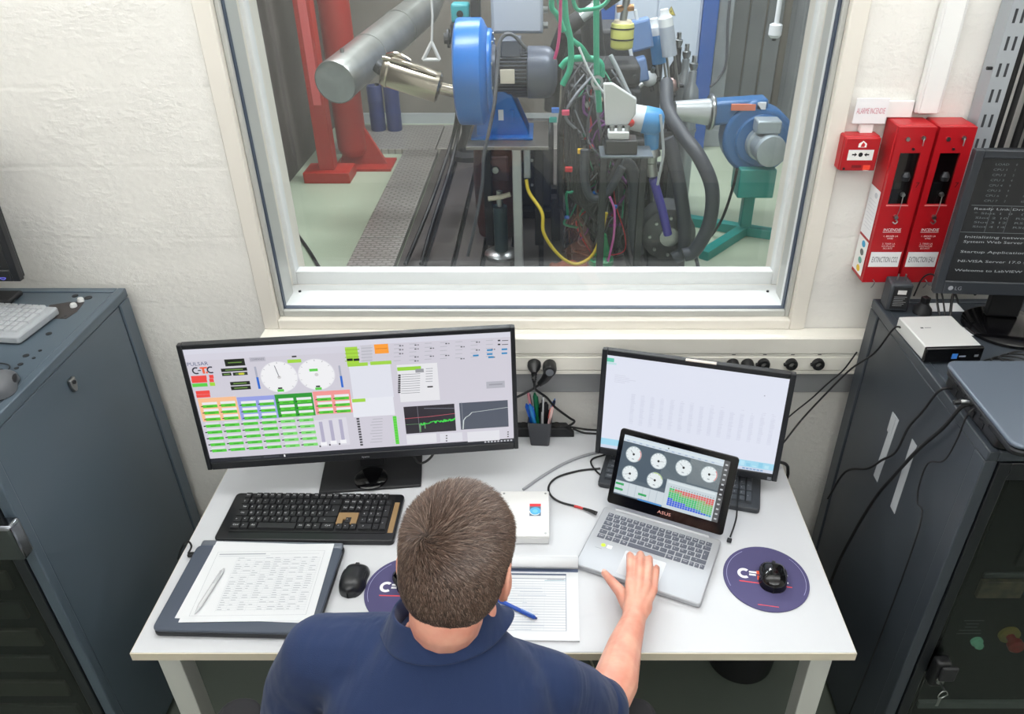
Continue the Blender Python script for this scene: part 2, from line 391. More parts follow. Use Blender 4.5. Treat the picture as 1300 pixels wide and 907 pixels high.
# ---------------------------------------------------------------- cable trunking under the window
M_trunk = mat('off_white_trunking', (226, 223, 214), 0.45)
tr = bpy.data.objects.new('trim_1', None); COL.objects.link(tr); struct(tr, 'off white cable trunking along the wall below the window')
TX0, TX1 = -.80, .99
MB().box((TX0, -.058, .97), (TX1, -.002, 1.09)).build('trunk_body', M_trunk, tr, bevel=.003)
MB().box((TX0+.001, -.0625, 1.040), (TX1-.001, -.057, 1.089)).build('cover', M_trunk, tr, bevel=.002)
MB().box((TX0+.001, -.0605, 1.031), (TX1-.001, -.057, 1.038)).build('cover', M_trunk, tr, bevel=.001)
MB().box((TX0+.001, -.0625, .984), (TX1-.001, -.057, 1.029)).build('cover', M_trunk, tr, bevel=.002)
MB().box((TX0+.001, -.0615, .970), (TX1-.001, -.057, .982)).build('cover', M_trunk, tr, bevel=.001)
struct(MB().box((TX0, -.012, .872), (TX1, -.003, .955)).build('trim_2', mat('grey_wall_strip', (158, 160, 162), 0.5), bevel=.002), 'grey strip on the wall under the trunking')  # thin flat grey strip set against the wall below the trunking
# round black sockets set in the trunking
for k, x in enumerate((.534, .576, .622, .701, .777)):
    r = thing('wall_socket', ('round black socket in the trunking, first of the row from the observation window side', 'round black socket in the trunking, second of the row from the observation window side',
        'round black socket in the trunking, middle one of the row of five', 'round black socket in the trunking, second from the charcoal cabinet', 'round black socket in the trunking, next to the charcoal cabinet')[k], 'socket', (x, -.0625, 1.008), group='black sockets in the trunking')
    if k < 2:
        MB().lathe((0, 0, 0), (0, -.030, -.004), [(0, .018), (.3, .018), (.6, .015), (1, .012)], 20).build('shell', M_blackpl, r, smooth=True)
    else:
        m = MB(); m.lathe((0, 0, 0), (0, -.014, 0), [(0, .0175), (.7, .0175), (1, .0155), (1, .009), (.3, .008)], 24, caps=False); m.build('ring', M_blackpl, r, smooth=True)
        MB().cyl((0, -.001, 0), (0, -.004, 0), .008, seg=16).build('insert', mat('grey_insert', (150, 150, 146), .5), r)
        MB().cbox((-.019, -.008, .001), (.008, .010, .008)).build('tab', M_blackpl, r, bevel=.002)
    if k != 1:
        MB().cbox((0, -.0006, .030), (.010, .001, .002)).build('label_strip', M_darksteel, r)
# ---------------------------------------------------------------- white vertical conduit on the wall above the extinguisher boxes, and its slim branch
M_conduit = mat('white_conduit', (234, 234, 233), 0.5)
cond = thing('wall_conduit', 'wide flat white conduit running up the wall from the red cabinets', 'conduit', (.895, 0, 1.70))
MB().box((0, -.022, 0), (.058, -.003, ZC-1.705)).build('channel', M_conduit, cond, bevel=.003)
MB().box((.006, -.025, 0), (.052, -.021, ZC-1.705)).build('cover', M_conduit, cond, bevel=.002)
# ---------------------------------------------------------------- ceiling lamps; the control room's unseen pendants are added for soft fill
em = mat('lamp_diffuser', (240, 240, 238), .5); em.node_tree.nodes['Principled BSDF'].inputs['Emission Color'].default_value = (1, 1, .97, 1); em.node_tree.nodes['Principled BSDF'].inputs['Emission Strength'].default_value = 1.5
for (x, y) in ROOM_LAMPS:
    r = thing('added_pendant_lamp', 'long white pendant lamp out of view, added on two rods for soft ceiling bounce', 'lamp', (x, y, ZC), group='added pendant lamps of the control room')
    MB().box((-.64, -.15, -.50), (.64, .15, -.45)).build('housing', M_white, r, bevel=.006)
    MB().box((-.61, -.13, -.508), (.61, .13, -.50)).build('diffuser', em, r); MB().box((-.61, -.13, -.45), (.61, .13, -.444)).build('diffuser', em, r)
    for sx in (-.5, .5): MB().cyl((sx, 0, -.444), (sx, 0, 0), .006, seg=10).build('rod', M_steel, r)
for (x, y) in CELL_LAMPS:
    r = thing('ceiling_lamp', 'long white fluorescent ceiling lamp in the test cell', 'lamp', (x, y, CZC), group='ceiling lamps of the test cell')
    MB().box((-.64, -.18, -.07), (.64, .18, 0)).build('housing', M_white, r, bevel=.006)
    MB().box((-.61, -.155, -.082), (.61, .155, -.07)).build('diffuser', em, r)
# ================================================================ DESK
ZD = 0.74
def RZ(d): return (0, 0, math.radians(d))
desk = thing('desk', 'white laminate desk with beige edges on grey steel legs', 'desk', (-.114, -.424, 0))
MB().box((-.80, -.399, .716), (.80, .399, ZD)).build('desktop', M_desk, desk, bevel=.0015)
for lo, hi in (((-.8012, -.4012, .7155), (.8012, -.399, .7385)), ((-.8012, -.399, .7155), (-.80, .399, .7385)), ((.80, -.399, .7155), (.8012, .399, .7385))):
    MB().box(lo, hi).build('edge_band', M_deskedge, desk)
leg0 = MB().box((-.025, -.025, .004), (.025, .025, .715)).build('leg', M_legs, desk, loc=(-.745, -.345, 0), bevel=.002)
for x, y in ((.745, -.345), (-.745, .345), (.745, .345)): share(leg0, 'leg', desk, (x, y, 0))
MB().box((-.72, -.365, .690), (.72, -.335, .715)).build('front_rail', M_legs, desk, bevel=.002)
MB().box((-.72, .335, .690), (.72, .365, .715)).build('back_rail', M_legs, desk, bevel=.002)
for x in (-.745, .745): MB().box((x-.015, -.32, .675), (x+.015, .32, .715)).build('side_rail', M_legs, desk, bevel=.002)
for x, y in ((-.745, -.345), (.745, -.345), (-.745, .345), (.745, .345)): MB().cyl((x, y, 0), (x, y, .006), .02, seg=14).build('foot', M_blackpl, desk)

# ---------------------------------------------------------------- monitors
def tiltM(z, y, tilt): return Matrix.Translation((0, y, z)) @ Matrix.Rotation(-math.radians(tilt), 4, 'X')
def monitor(name, label, loc, yaw, ctr, tilt, W, H, bez, depth, mbody, base, content, disp_step=.00015):
    """ctr = (y, z) of the front face centre in the stand's own frame; bez = (side, top, bottom)"""
    r = thing(name, label, 'monitor', loc, RZ(yaw)); M = tiltM(ctr[1], ctr[0], tilt); sb, tb, bb = bez
    w2, h2 = W/2, H/2
    for lo, hi in (((-w2, 0, -h2), (-w2+sb, .018, h2)), ((w2-sb, 0, -h2), (w2, .018, h2)), ((-w2+sb, 0, h2-tb), (w2-sb, .018, h2)), ((-w2+sb, 0, -h2), (w2-sb, .018, -h2+bb))):
        MB().box(lo, hi, M).build('bezel', mbody, r, bevel=.002)
    MB().box((-w2+.003, .018, -h2+.003), (w2-.003, .030, h2-.003), M).box((-w2*.72, .030, -h2*.75), (w2*.72, depth, h2*.72), M).build('rear_shell', mbody, r, bevel=.004)
    P = Panel(M @ Vector((-w2+sb, .0045, -h2+bb)), (M.to_3x3() @ Vector((1, 0, 0)))*(W-2*sb), (M.to_3x3() @ Vector((0, 0, 1)))*(H-tb-bb), disp_step)
    content(P); P.mb.build('display', LIT, r)
    return r, M
M_mon = mat('monitor_black', (26, 28, 33), 0.35)
def mon1_content(P):
    q = quadmap([(52, 130), (1233, 65), (1250, 455), (160, 520)])
    def R(x0, y0, x1, y1, c, l=2):   # opposite corners in the crop
        a0, b0 = q(x0, y0); a1, b1 = q(x1, y1); P.rect(a0, b0, a1, b1, c, l)
    def C(x, y, wu, hu, c, l=2):     # centre, size in screen fractions
        a, b = q(x, y); P.rect(a-wu/2, b-hu/2, a+wu/2, b+hu/2, c, l)
    asp = 2.36
    P.rect(0, 0, 1, 1, (206, 203, 214), 0)
    P.rect(0, .0, 1, .035, (32, 34, 42), 1); P.rect(0, .955, 1, 1, (214, 214, 226), 1); P.rect(0, .90, .56, .955, (210, 208, 220), 1)
    for k in range(9): P.rect(.90+.011*k, .010, .906+.011*k, .024, (196, 198, 204), 2)
    P.rect(.10, .008, .16, .026, (52, 54, 62), 2); P.rect(.17, .008, .22, .026, (60, 62, 70), 2); P.rect(.235, .006, .24, .028, (230, 230, 232), 2)
    a, b = q(107, 184); P.text('PULSAR', a, b-.004, .030, (70, 84, 124), 3, width=.062)
    a, b = q(128, 202)
    P.arc(a-.022, b, .008, .0125, 60, 300, (26, 28, 48), 3, asp=asp); P.rect(a-.017, b-.004, a-.008, b+.004, (26, 28, 48), 3)
    P.rect(a-.010, b+.014, a+.012, b+.027, (238, 96, 60), 3); P.rect(a-.004, b-.028, a+.003, b+.02, (238, 96, 60), 3); P.rect(a+.006, b-.028, a+.011, b-.012, (238, 96, 60), 3)
    P.arc(a+.022, b, .008, .0125, 60, 300, (26, 28, 48), 3, asp=asp)
    red, grn, lime = (238, 72, 66), (92, 206, 74), (160, 214, 60)
    for k, (x, y) in enumerate(((112, 227), (114, 239))): C(x, y, .046, .030, red); 
    for (x, y) in ((156, 224), (157, 237)): C(x, y, .013, .030, red)
    C(116, 253, .046, .030, grn); C(160, 250, .016, .030, lime)
    C(127, 279, .042, .032, red); C(129, 291, .042, .026, red)
    blk = (18, 26, 16)
    for (x, y, wu, hu) in ((238, 175, .060, .058), (236, 200, .078, .028), (210, 216, .028, .026), (258, 214, .044, .026), (258, 247, .060, .030), (261, 263, .060, .032)):
        C(x, y, wu, hu, blk); a, b = q(x, y); P.rect(a-wu*.34, b-.004, a+wu*.34, b+.004, (112, 150, 74), 3)
    a, b = q(262, 214); P.rect(a-.008, b-.008, a+.008, b+.008, (206, 206, 60), 4)
    R(288, 158, 348, 170, (186, 184, 196)); a, b = q(318, 164); P.text('COMMANDE', a, b-.008, .018, (110, 110, 124), 3, width=.04)
    for (x, y) in ((397, 226), (530, 217)):
        a, b = q(x, y); P.disc(a, b, .0575, (222, 221, 228), 2, 40, asp); P.disc(a, b, .055, (238, 238, 241), 3, 40, asp)
        for k in range(11):
            t = math.radians(225-27*k); P.line([(a+.049*math.cos(t), b+asp*.049*math.sin(t)), (a+.054*math.cos(t), b+asp*.054*math.sin(t))], .0018, (150, 150, 160), 4)
        P.disc(a, b, .006, (206, 204, 206), 5, 12, asp)
    a, b = q(397, 226); P.line([(a, b), (a-.008, b+.10)], .0022, (96, 96, 110), 5)
    for x, y in ((403, 272), (538, 266)): C(x, y, .020, .022, grn, 5); C(x-2, y-8, .013, .014, (40, 40, 40), 6)
    C(519, 201, .026, .022, grn, 5); C(450, 170, .042, .028, lime, 4); C(449, 154, .014, .012, (20, 20, 20), 4)
    for x, y in ((318, 226), (617, 222)):
        a, b = q(x, y); P.rect(a-.003, b-.09, a+.003, b+.09, (168, 170, 188), 3); P.rect(a-.003, b-.10, a+.004, b-.0, (38, 104, 204), 4)
    # coloured blocks of channel read-outs
    for (x0, y0, x1, y1, c) in ((108, 300, 254, 384, (246, 190, 146)), (246, 296, 388, 376, (150, 160, 226)), (380, 287, 527, 364, (40, 150, 48)), (516, 277, 663, 354, (240, 150, 148))):
        a0, b0 = q(x0, y0); a1, b1 = q(x1, y1); bb = b0-.205; P.rect(a0, bb, a0+.117, b0, c, 2)
        for i in range(2):
            for j in range(3):
                u0 = a0+.006+.056*i; v0 = b0-.085-.058*j
                P.rect(u0+.004, v0+.026, u0+.050, v0+.048, (232, 232, 236), 3); P.rect(u0+.004, v0, u0+.049, v0+.025, (84, 202, 52), 3); P.rect(u0-.001, v0+.010, u0+.005, v0+.018, (24, 40, 24), 4)
                P.rect(u0+.016, v0+.008, u0+.036, v0+.014, (54, 140, 40), 4)
    a0, b0 = q(128, 390)
    for i in range(6):
        for j in range(5):
            u0 = a0+.005+.0585*i; v0 = b0-.03-.057*j; g = (84, 206, 62) if i < 4 else (124, 220, 110)
            P.rect(u0+.004, v0, u0+.050, v0+.026, g, 3); P.rect(u0-.003, v0+.010, u0+.004, v0+.020, (26, 44, 26), 4); P.rect(u0+.004, v0+.029, u0+.046, v0+.044, (222, 222, 228), 3)
            P.rect(u0+.018, v0+.008, u0+.036, v0+.015, (60, 150, 50), 4)
    for x, y in ((552, 415), (587, 410), (622, 407)):
        a, b = q(x, y); P.rect(a-.021, b-.15, a+.021, b+.105, (216, 214, 224), 2); P.rect(a-.005, b-.10, a+.006, b+.09, (176, 172, 196), 3); P.rect(a-.010, b-.135, a+.010, b-.10, (240, 240, 244), 3); P.rect(a-.016, b-.145, a-.011, b-.130, (50, 50, 54), 4)
    # right half
    R(630, 122, 684, 182, (166, 214, 66))
    for k in range(4): a, b = q(657, 130+13*k); P.rect(a-.022, b-.003, a+.022, b+.003, (140, 186, 50), 3)
    for x in (649, 673): a, b = q(x, 165); P.rect(a-.009, b-.010, a+.009, b+.010, (20, 22, 20), 4)
    R(640, 178, 715, 186, (160, 212, 70), 4); R(722, 172, 800, 180, (160, 212, 70), 4)
    R(686, 116, 732, 170, (200, 199, 208)); 
    for k in range(5): a, b = q(710, 124+11*k); P.rect(a-.017, b-.003, a+.017, b+.003, (176, 176, 186), 3)
    R(735, 112, 790, 142, (250, 158, 54)); a, b = q(762, 126); P.rect(a-.018, b-.003, a+.018, b+.003, (220, 128, 36), 3)
    R(645, 186, 810, 296, (222, 224, 234)); R(655, 302, 815, 358, (228, 230, 238)); R(658, 303, 708, 312, (160, 212, 70), 3)
    random.seed(3)
    for i in range(7):
        for j in range(5):
            a, b = q(822+56*i, 116-2.6*i+14*j)
            P.rect(a-.012, b+.006, a+.010, b+.012, (184, 184, 194), 3)
            if random.random() < .55: P.rect(a+.004, b-.006, a+.010, b+.003, (70, 72, 78), 3); P.rect(a+.013, b-.006, a+.017, b+.003, (90, 92, 98), 3)
    for x, y in ((1158, 131), (1158, 145), (1163, 156), (1212, 128), (1212, 142), (1107, 150)): C(x, y, .018, .014, (28, 132, 190), 4)
    for x, y in ((1192, 97), (1192, 111)): C(x, y, .008, .012, (24, 24, 26), 4); C(x+22, y, .020, .006, (90, 92, 98), 4)
    R(818, 184, 978, 306, (228, 228, 232)); R(820, 192, 908, 200, (150, 210, 60), 3); R(886, 198, 918, 209, (150, 152, 158), 4)
    for j in range(9):
        a, b = q(870, 216+8.2*j); P.rect(a-.030, b-.002, a+.030, b+.002, (132, 134, 142), 3); a, b = q(829, 220+7.4*j); P.rect(a-.004, b-.007, a+.004, b+.007, (30, 32, 36), 3)
    for j in range(6): a, b = q(936, 196+9*j); P.rect(a-.010, b-.003, a+.012, b+.002, (150, 152, 160), 3)
    C(941, 260, .018, .012, (28, 28, 30), 3); R(1146, 243, 1215, 263, (176, 176, 186), 3); a, b = q(1181, 252); P.rect(a-.022, b-.006, a+.022, b+.006, (150, 150, 160), 4)
    a0, b0 = q(844, 326); a1, b1 = q(1038, 416)
    P.rect(a0, b1+.004, a1, b0-.012, (42, 38, 46), 3)
    def g(t, s): return (a0+(a1-a0)*t, b1+(b0-b1)*s)
    P.line([g(0, .55), g(.5, .57), g(1, .62)], .004, (196, 92, 104), 4); P.line([g(.4, .86), g(1, .80)], .003, (150, 154, 170), 4)
    P.line([g(.01, .34), g(.28, .34), g(.29, .05), g(.30, .34), g(.38, .33), g(.385, .16), g(.39, .32)], .003, (110, 160, 110), 4)
    zz = [g(.30+.7*k/46, .32+.10*k/46+random.uniform(-.05, .05)) for k in range(47)]; P.line(zz, .005, (58, 214, 70), 5); P.line([g(.27, .0), g(.27, .96)], .0016, (120, 120, 130), 4)
    a0, b0 = q(1047, 313); a1, b1 = q(1230, 401)
    P.rect(a0, b1+.0, a1, b0-.012, (78, 84, 98), 3)
    P.line([g(.05, 0), g(.05, .98)], .0014, (140, 146, 156), 4); P.line([g(.045, .02), g(.07, .34), g(.12, .44), g(.19, .50), g(.25, .60), g(.5, .63), g(1, .70)], .0035, (206, 214, 214), 5)
    R(856, 430, 968, 455, (222, 222, 228)); R(978, 425, 1062, 450, (218, 218, 226)); R(1078, 420, 1198, 448, (222, 222, 228))
    for x, y in ((1003, 432), (1003, 441), (1003, 450), (1228, 420), (1228, 428), (1228, 436)): C(x, y, .005, .010, (40, 42, 46), 4)
    for j in range(11): a, b = q(680+1.5*j, 372+9*j); P.rect(a-.004, b-.008, a+.005, b+.008, (58, 58, 64), 3)
    for j in range(9): a, b = q(752, 372+10*j); P.rect(a-.016-.004*(j % 3), b-.003, a+.016, b+.002, (170, 170, 180), 3)
    R(806, 363, 832, 460, (86, 208, 60))
    for j in range(10): a, b = q(820, 370+9.4*j); P.rect(a-.011, b-.001, a+.011, b+.001, (150, 226, 130), 4)
r1, M1 = monitor('ultrawide_monitor', 'wide black monitor showing green test bench read-outs', (-.489, -.262, ZD), 6.2, (-.015, .291), 4.8, .83, .372, (.012, .013, .022), .062, M_mon, None, mon1_content)
MB().box((-.140, -.040, 0), (.140, .120, .009)).build('stand_base', M_blackmat, r1, bevel=.004)
MB().box((-.035, .055, .009), (.035, .080, .30)).build('stand_neck', M_blackmat, r1, bevel=.004)
MB().lathe((0, .000, .009), (0, .0, .018), [(0, .046), (.6, .046), (1, .040)], 32).build('swivel_disc', M_gloss, r1, smooth=True)
Pn = Panel(M1 @ Vector((0, -.0004, -.372/2+.007)), M1.to_3x3() @ Vector((1, 0, 0)), M1.to_3x3() @ Vector((0, 0, 1)))
Pn.text('iiyama', 0, 0, .006, (176, 178, 184), 1); Pn.mb.build('brand_lettering', INK, r1)
def mon2_content(P):
    P.rect(0, 0, 1, 1, (222, 226, 240), 0); P.rect(0, .035, 1, .105, (160, 214, 236), 1); P.rect(0, 0, 1, .035, (206, 214, 232), 1)
    for k in range(26): P.rect(.10+.034*k, .045, .124+.034*k, .098-.02*(k % 3), (184, 226, 242) if k % 2 else (140, 204, 230), 2)
    P.rect(.0, .93, .04, .97, (96, 196, 168), 2); P.rect(.0, .905, .055, .925, (190, 222, 226), 2)
    random.seed(11)
    for j in range(15):
        x = .155+.056*j
        P.rect(x, .30+.008*j*0, x+.022, .63-.004*j, (217, 221, 236), 1)
        for k in range(17):
            if random.random() < .8:
                y = .62-.018*k; P.rect(x+random.uniform(0, .006), y, x+random.uniform(.012, .03), y+.005, (209, 212, 228), 2)
    for k in range(5): P.rect(.05, .80-.03*k*.6, .05+.1*random.random()+.05, .806-.03*k*.6, (208, 211, 226), 2)
    P.disc(.885, .80, .004, (170, 174, 190), 2, 10, 1.55)
    for k in range(6): P.rect(.93-.02*k, .01, .945-.02*k, .024, (120, 160, 200), 2)
r2, M2 = monitor('desktop_monitor', 'black monitor with an almost blank pale spreadsheet behind the silver laptop', (.402, -.285+.09, ZD), -14.3, (-.0365, .206), 8.5, .505, .325, (.0145, .016, .021), .058, M_mon, None, mon2_content)
MB().lathe((0, .105, 0), (0, .105, .012), [(0, .082), (.6, .082), (1, .074)], 36).build('stand_base', M_blackmat, r2, smooth=True)
MB().box((-.028, .085, .012), (.028, .108, .21)).build('stand_neck', M_blackmat, r2, bevel=.004)
MB().box((.226, -.0006, -.159), (.236, 0, -.150), M2).build('power_button', mat('grey_button', (120, 124, 132), .4), r2)
MB().box((-.03, -.001, .1605), (.05, .012, .163), M2).build('top_label', mat('pale_label', (206, 196, 188), .5), r2)

# ---------------------------------------------------------------- keyboards
KEYM = {}
def keycap(w, d, h, key):
    if key in KEYM: return KEYM[key]
    t = .0016
    m = MB(); m.add([(-w/2, -d/2, 0), (w/2, -d/2, 0), (w/2, d/2, 0), (-w/2, d/2, 0), (-w/2+t, -d/2+t, h), (w/2-t, -d/2+t, h), (w/2-t, d/2-t*.6, h), (-w/2+t, d/2-t*.6, h)],
                    [(4, 5, 6, 7), (0, 1, 5, 4), (1, 2, 6, 5), (2, 3, 7, 6), (3, 0, 4, 7)])
    me = bpy.data.meshes.new('key'); me.from_pydata(m.v, [], m.f); KEYM[key] = me
    return me
def keys(root, rows, x0, y0, pitch, rowp, kd, h, z, mkey, legend, leg_h, kind):
    """rows: list of (y offset in rows, [(width units or negative gap, legend)])"""
    P = Panel((0, 0, z+h+.0002), (1, 0, 0), (0, 1, 0))
    for ry, row in rows:
        x = x0
        for wu, tx in row:
            if wu < 0: x += -wu*pitch; continue
            w = wu*pitch-(pitch-kd[0]); dd = kd[1] if abs(wu) < 50 else kd[1]
            two = tx.startswith('|'); d2 = kd[1]+rowp if two else kd[1]
            me = keycap(w, d2, h, (kind, round(w, 4), round(d2, 4)))
            if not me.materials: me.materials.append(mkey)
            o = bpy.data.objects.new('key', me); COL.objects.link(o); o.parent = root
            cy = y0-ry*rowp-(rowp/2 if two else 0); cx = x+wu*pitch/2
            o.location = (cx, cy, z)
            t = tx.lstrip('|')
            if t and leg_h: P.text(t, cx-w*.16 if len(t) == 1 else cx, cy-leg_h*.2, leg_h, legend, 1, width=None if len(t) == 1 else min(w*.55, leg_h*.62*len(t)))
            x += wu*pitch
    if P.mb.v: o = P.mb.build('key_legends', INK, root); o['kind'] = 'stuff'
def row(s, w=1): return [(w, c) for c in s]
FULL = [(-.05, [(1, 'Esc'), (-.55, '')]+[(1, f'F{k}') for k in range(1, 5)]+[(-.3, '')]+[(1, f'F{k}') for k in range(5, 9)]+[(-.3, '')]+[(1, f'F{k}') for k in range(9, 13)]+[(-.2, ''), (1, 'Imp'), (1, 'Arr'), (1, 'Pau'), (-.2, ''), (1, 'o'), (1, 'o'), (1, 'o'), (1, 'o')]),
    (1, row("2&é\"'(-è_çà)=")+[(1.85, '<'), (-.2, ''), (1, 'Ins'), (1, 'Deb'), (1, 'Pg'), (-.2, ''), (1, 'N'), (1, '/'), (1, '*'), (1, '-')]),
    (2, [(1.5, 'Tab')]+row('AZERTYUIOP^$')+[(1.35, '|E'), (-.2, ''), (1, 'Sup'), (1, 'Fin'), (1, 'Pg'), (-.2, '')]+row('789')+[(1, '|+')]),
    (3, [(1.75, 'Cap')]+row('QSDFGHJKLMù*')+[(-1.1, ''), (-.2, ''), (-3, ''), (-.2, '')]+row('456')),
    (4, [(1.25, 'o')]+row('<WXCVBN,;:!')+[(2.6, 'o'), (-.2, ''), (-1, ''), (1, '^'), (-1, ''), (-.2, '')]+row('123')+[(1, '|<')]),
    (5, [(1.4, 'Ctrl'), (1.2, 'o'), (1.2, 'Alt'), (5.6, ''), (1.2, 'Alt'), (1.1, 'Fn'), (1.2, 'o'), (1.95, 'Ctrl'), (-.2, ''), (1, '<'), (1, 'v'), (1, '>'), (-.2, ''), (2, '0'), (1, '.')])]
kb = thing('keyboard', 'black full size keyboard with gold patches in front of the wide monitor', 'keyboard', (-.612, -.415, ZD), RZ(-.8))
MB().prism(rrect(-.232, -.088, .228, .086, .012), 0, .017).build('case', mat('keyboard_black', (20, 22, 26), .3), kb, bevel=.003)
MB().prism(rrect(-.205, -.062, .205, .079, .006), .0168, .0185).build('key_well', M_blackpl, kb)
keys(kb, FULL, -.202, .068, .01815, .0224, (.0168, .0205), .0062, .018, M_key, (214, 216, 218), .0052, 'full')
M_gold = mat('gold_tape', (150, 122, 84), .45)
MB().box((.0685, -.0175, .0186), (.121, .0065, .0232)).box((.0685, -.035, .0186), (.084, -.0175, .0232)).box((.1045, -.035, .0186), (.121, -.0175, .0232)).build('gold_patch', M_gold, kb)
MB().box((.207, -.060, .0168), (.221, .052, .0182)).build('gold_patch', M_gold, kb, bevel=.001)
kb2 = thing('keyboard', 'dark grey keyboard pushed under the monitor behind the silver laptop', 'keyboard', (.379, -.262, ZD), RZ(-14.3))
MB().prism(rrect(-.220, -.080, .220, .075, .010), 0, .016).build('case', mat('charcoal_plastic', (54, 57, 62), .45), kb2, bevel=.003)
keys(kb2, FULL, -.206, .058, .01815, .0215, (.0165, .0195), .0065, .016, mat('charcoal_key', (66, 70, 76), .5), (190, 192, 196), .0045, 'full2')

# ---------------------------------------------------------------- silver laptop
lap = thing('laptop', 'open silver laptop showing round gauges and a coloured map', 'laptop', (.258, -.548, ZD), RZ(-23.5))
lbase = MB().prism(rrect(-.158, -.105, .158, .118, .010), .003, .0165).build('base', M_alu, lap, bevel=.003)
for x in (-.13, .13):
    for y in (-.085, .095): MB().cyl((x, y, 0), (x, y, .004), .008, seg=12).build('foot', M_blackpl, lap)
M_well = mat('silver_key_well', (176, 179, 184), .5, .2)
MB().box((-.142, .002, .0163), (.142, .098, .0168)).build('key_well', M_well, lbase)
LAPK = [(0, [(.88, t) for t in ('Esc', 'F1', 'F2', 'F3', 'F4', 'F5', 'F6', 'F7', 'F8', 'F9', 'F10', 'F11', 'F12', 'Imp', 'Sup', 'o')]),
    (.95, row("2&é\"'(-è_çà)=")+[(1.1, '<')]), (1.95, [(1.25, 'Tab')]+row('AZERTYUIOP^')+[(1.0, '$'), (.85, '|E')]),
    (2.95, [(1.45, 'Cap')]+row('QSDFGHJKLMù')+[(.8, '*')]), (3.95, [(1.1, 'o')]+row('<WXCVBN,;:!')+[(2.0, 'o')]),
    (4.95, [(1.1, 'Ctrl'), (1, 'Fn'), (1, 'o'), (1, 'Alt'), (5.0, ''), (1, 'Alt'), (1, 'o'), (1, 'Ctrl'), (.66, '<'), (.66, 'v'), (.66, '>')])]
keys(lbase, LAPK, -.140, .090, .01985, .0163, (.0172, .0138), .0014, .0168, mat('slate_key', (88, 92, 104), .5), (226, 228, 232), .0042, 'lap')
MB().prism(rrect(-.055, -.092, .050, -.012, .004), .0160, .0168).build('touchpad', mat('pale_touchpad', (204, 206, 210), .5, .1), lbase)
Pl = Panel((0, 0, .0167), (1, 0, 0), (0, 1, 0)); Pl.disc(-.113, -.018, .006, (196, 222, 60), 1, 16); Pl.rect(-.103, -.024, -.090, -.013, (226, 230, 232), 1); Pl.rect(-.130, -.0325, -.112, -.0312, (130, 134, 140), 1)
Pl.mb.build('sticker', INK, lbase)
MB().cyl((-.125, .116, .0145), (.125, .116, .0145), .0065, seg=14).build('hinge', M_alu, lap, smooth=True)
ML = Matrix.Translation((0, .1265, .0225)) @ Matrix.Rotation(-math.radians(26.5), 4, 'X')
LW, LH = .313, .208
llid = MB().prism(rrect(-LW/2, 0, LW/2, LH, .009), 0, .0055, 'y', ML).build('lid', M_gloss, lap, bevel=.0015)
MB().prism(rrect(-LW/2, 0, LW/2, LH, .009), .0055, .0075, 'y', ML).build('lid_back', M_alu, llid)
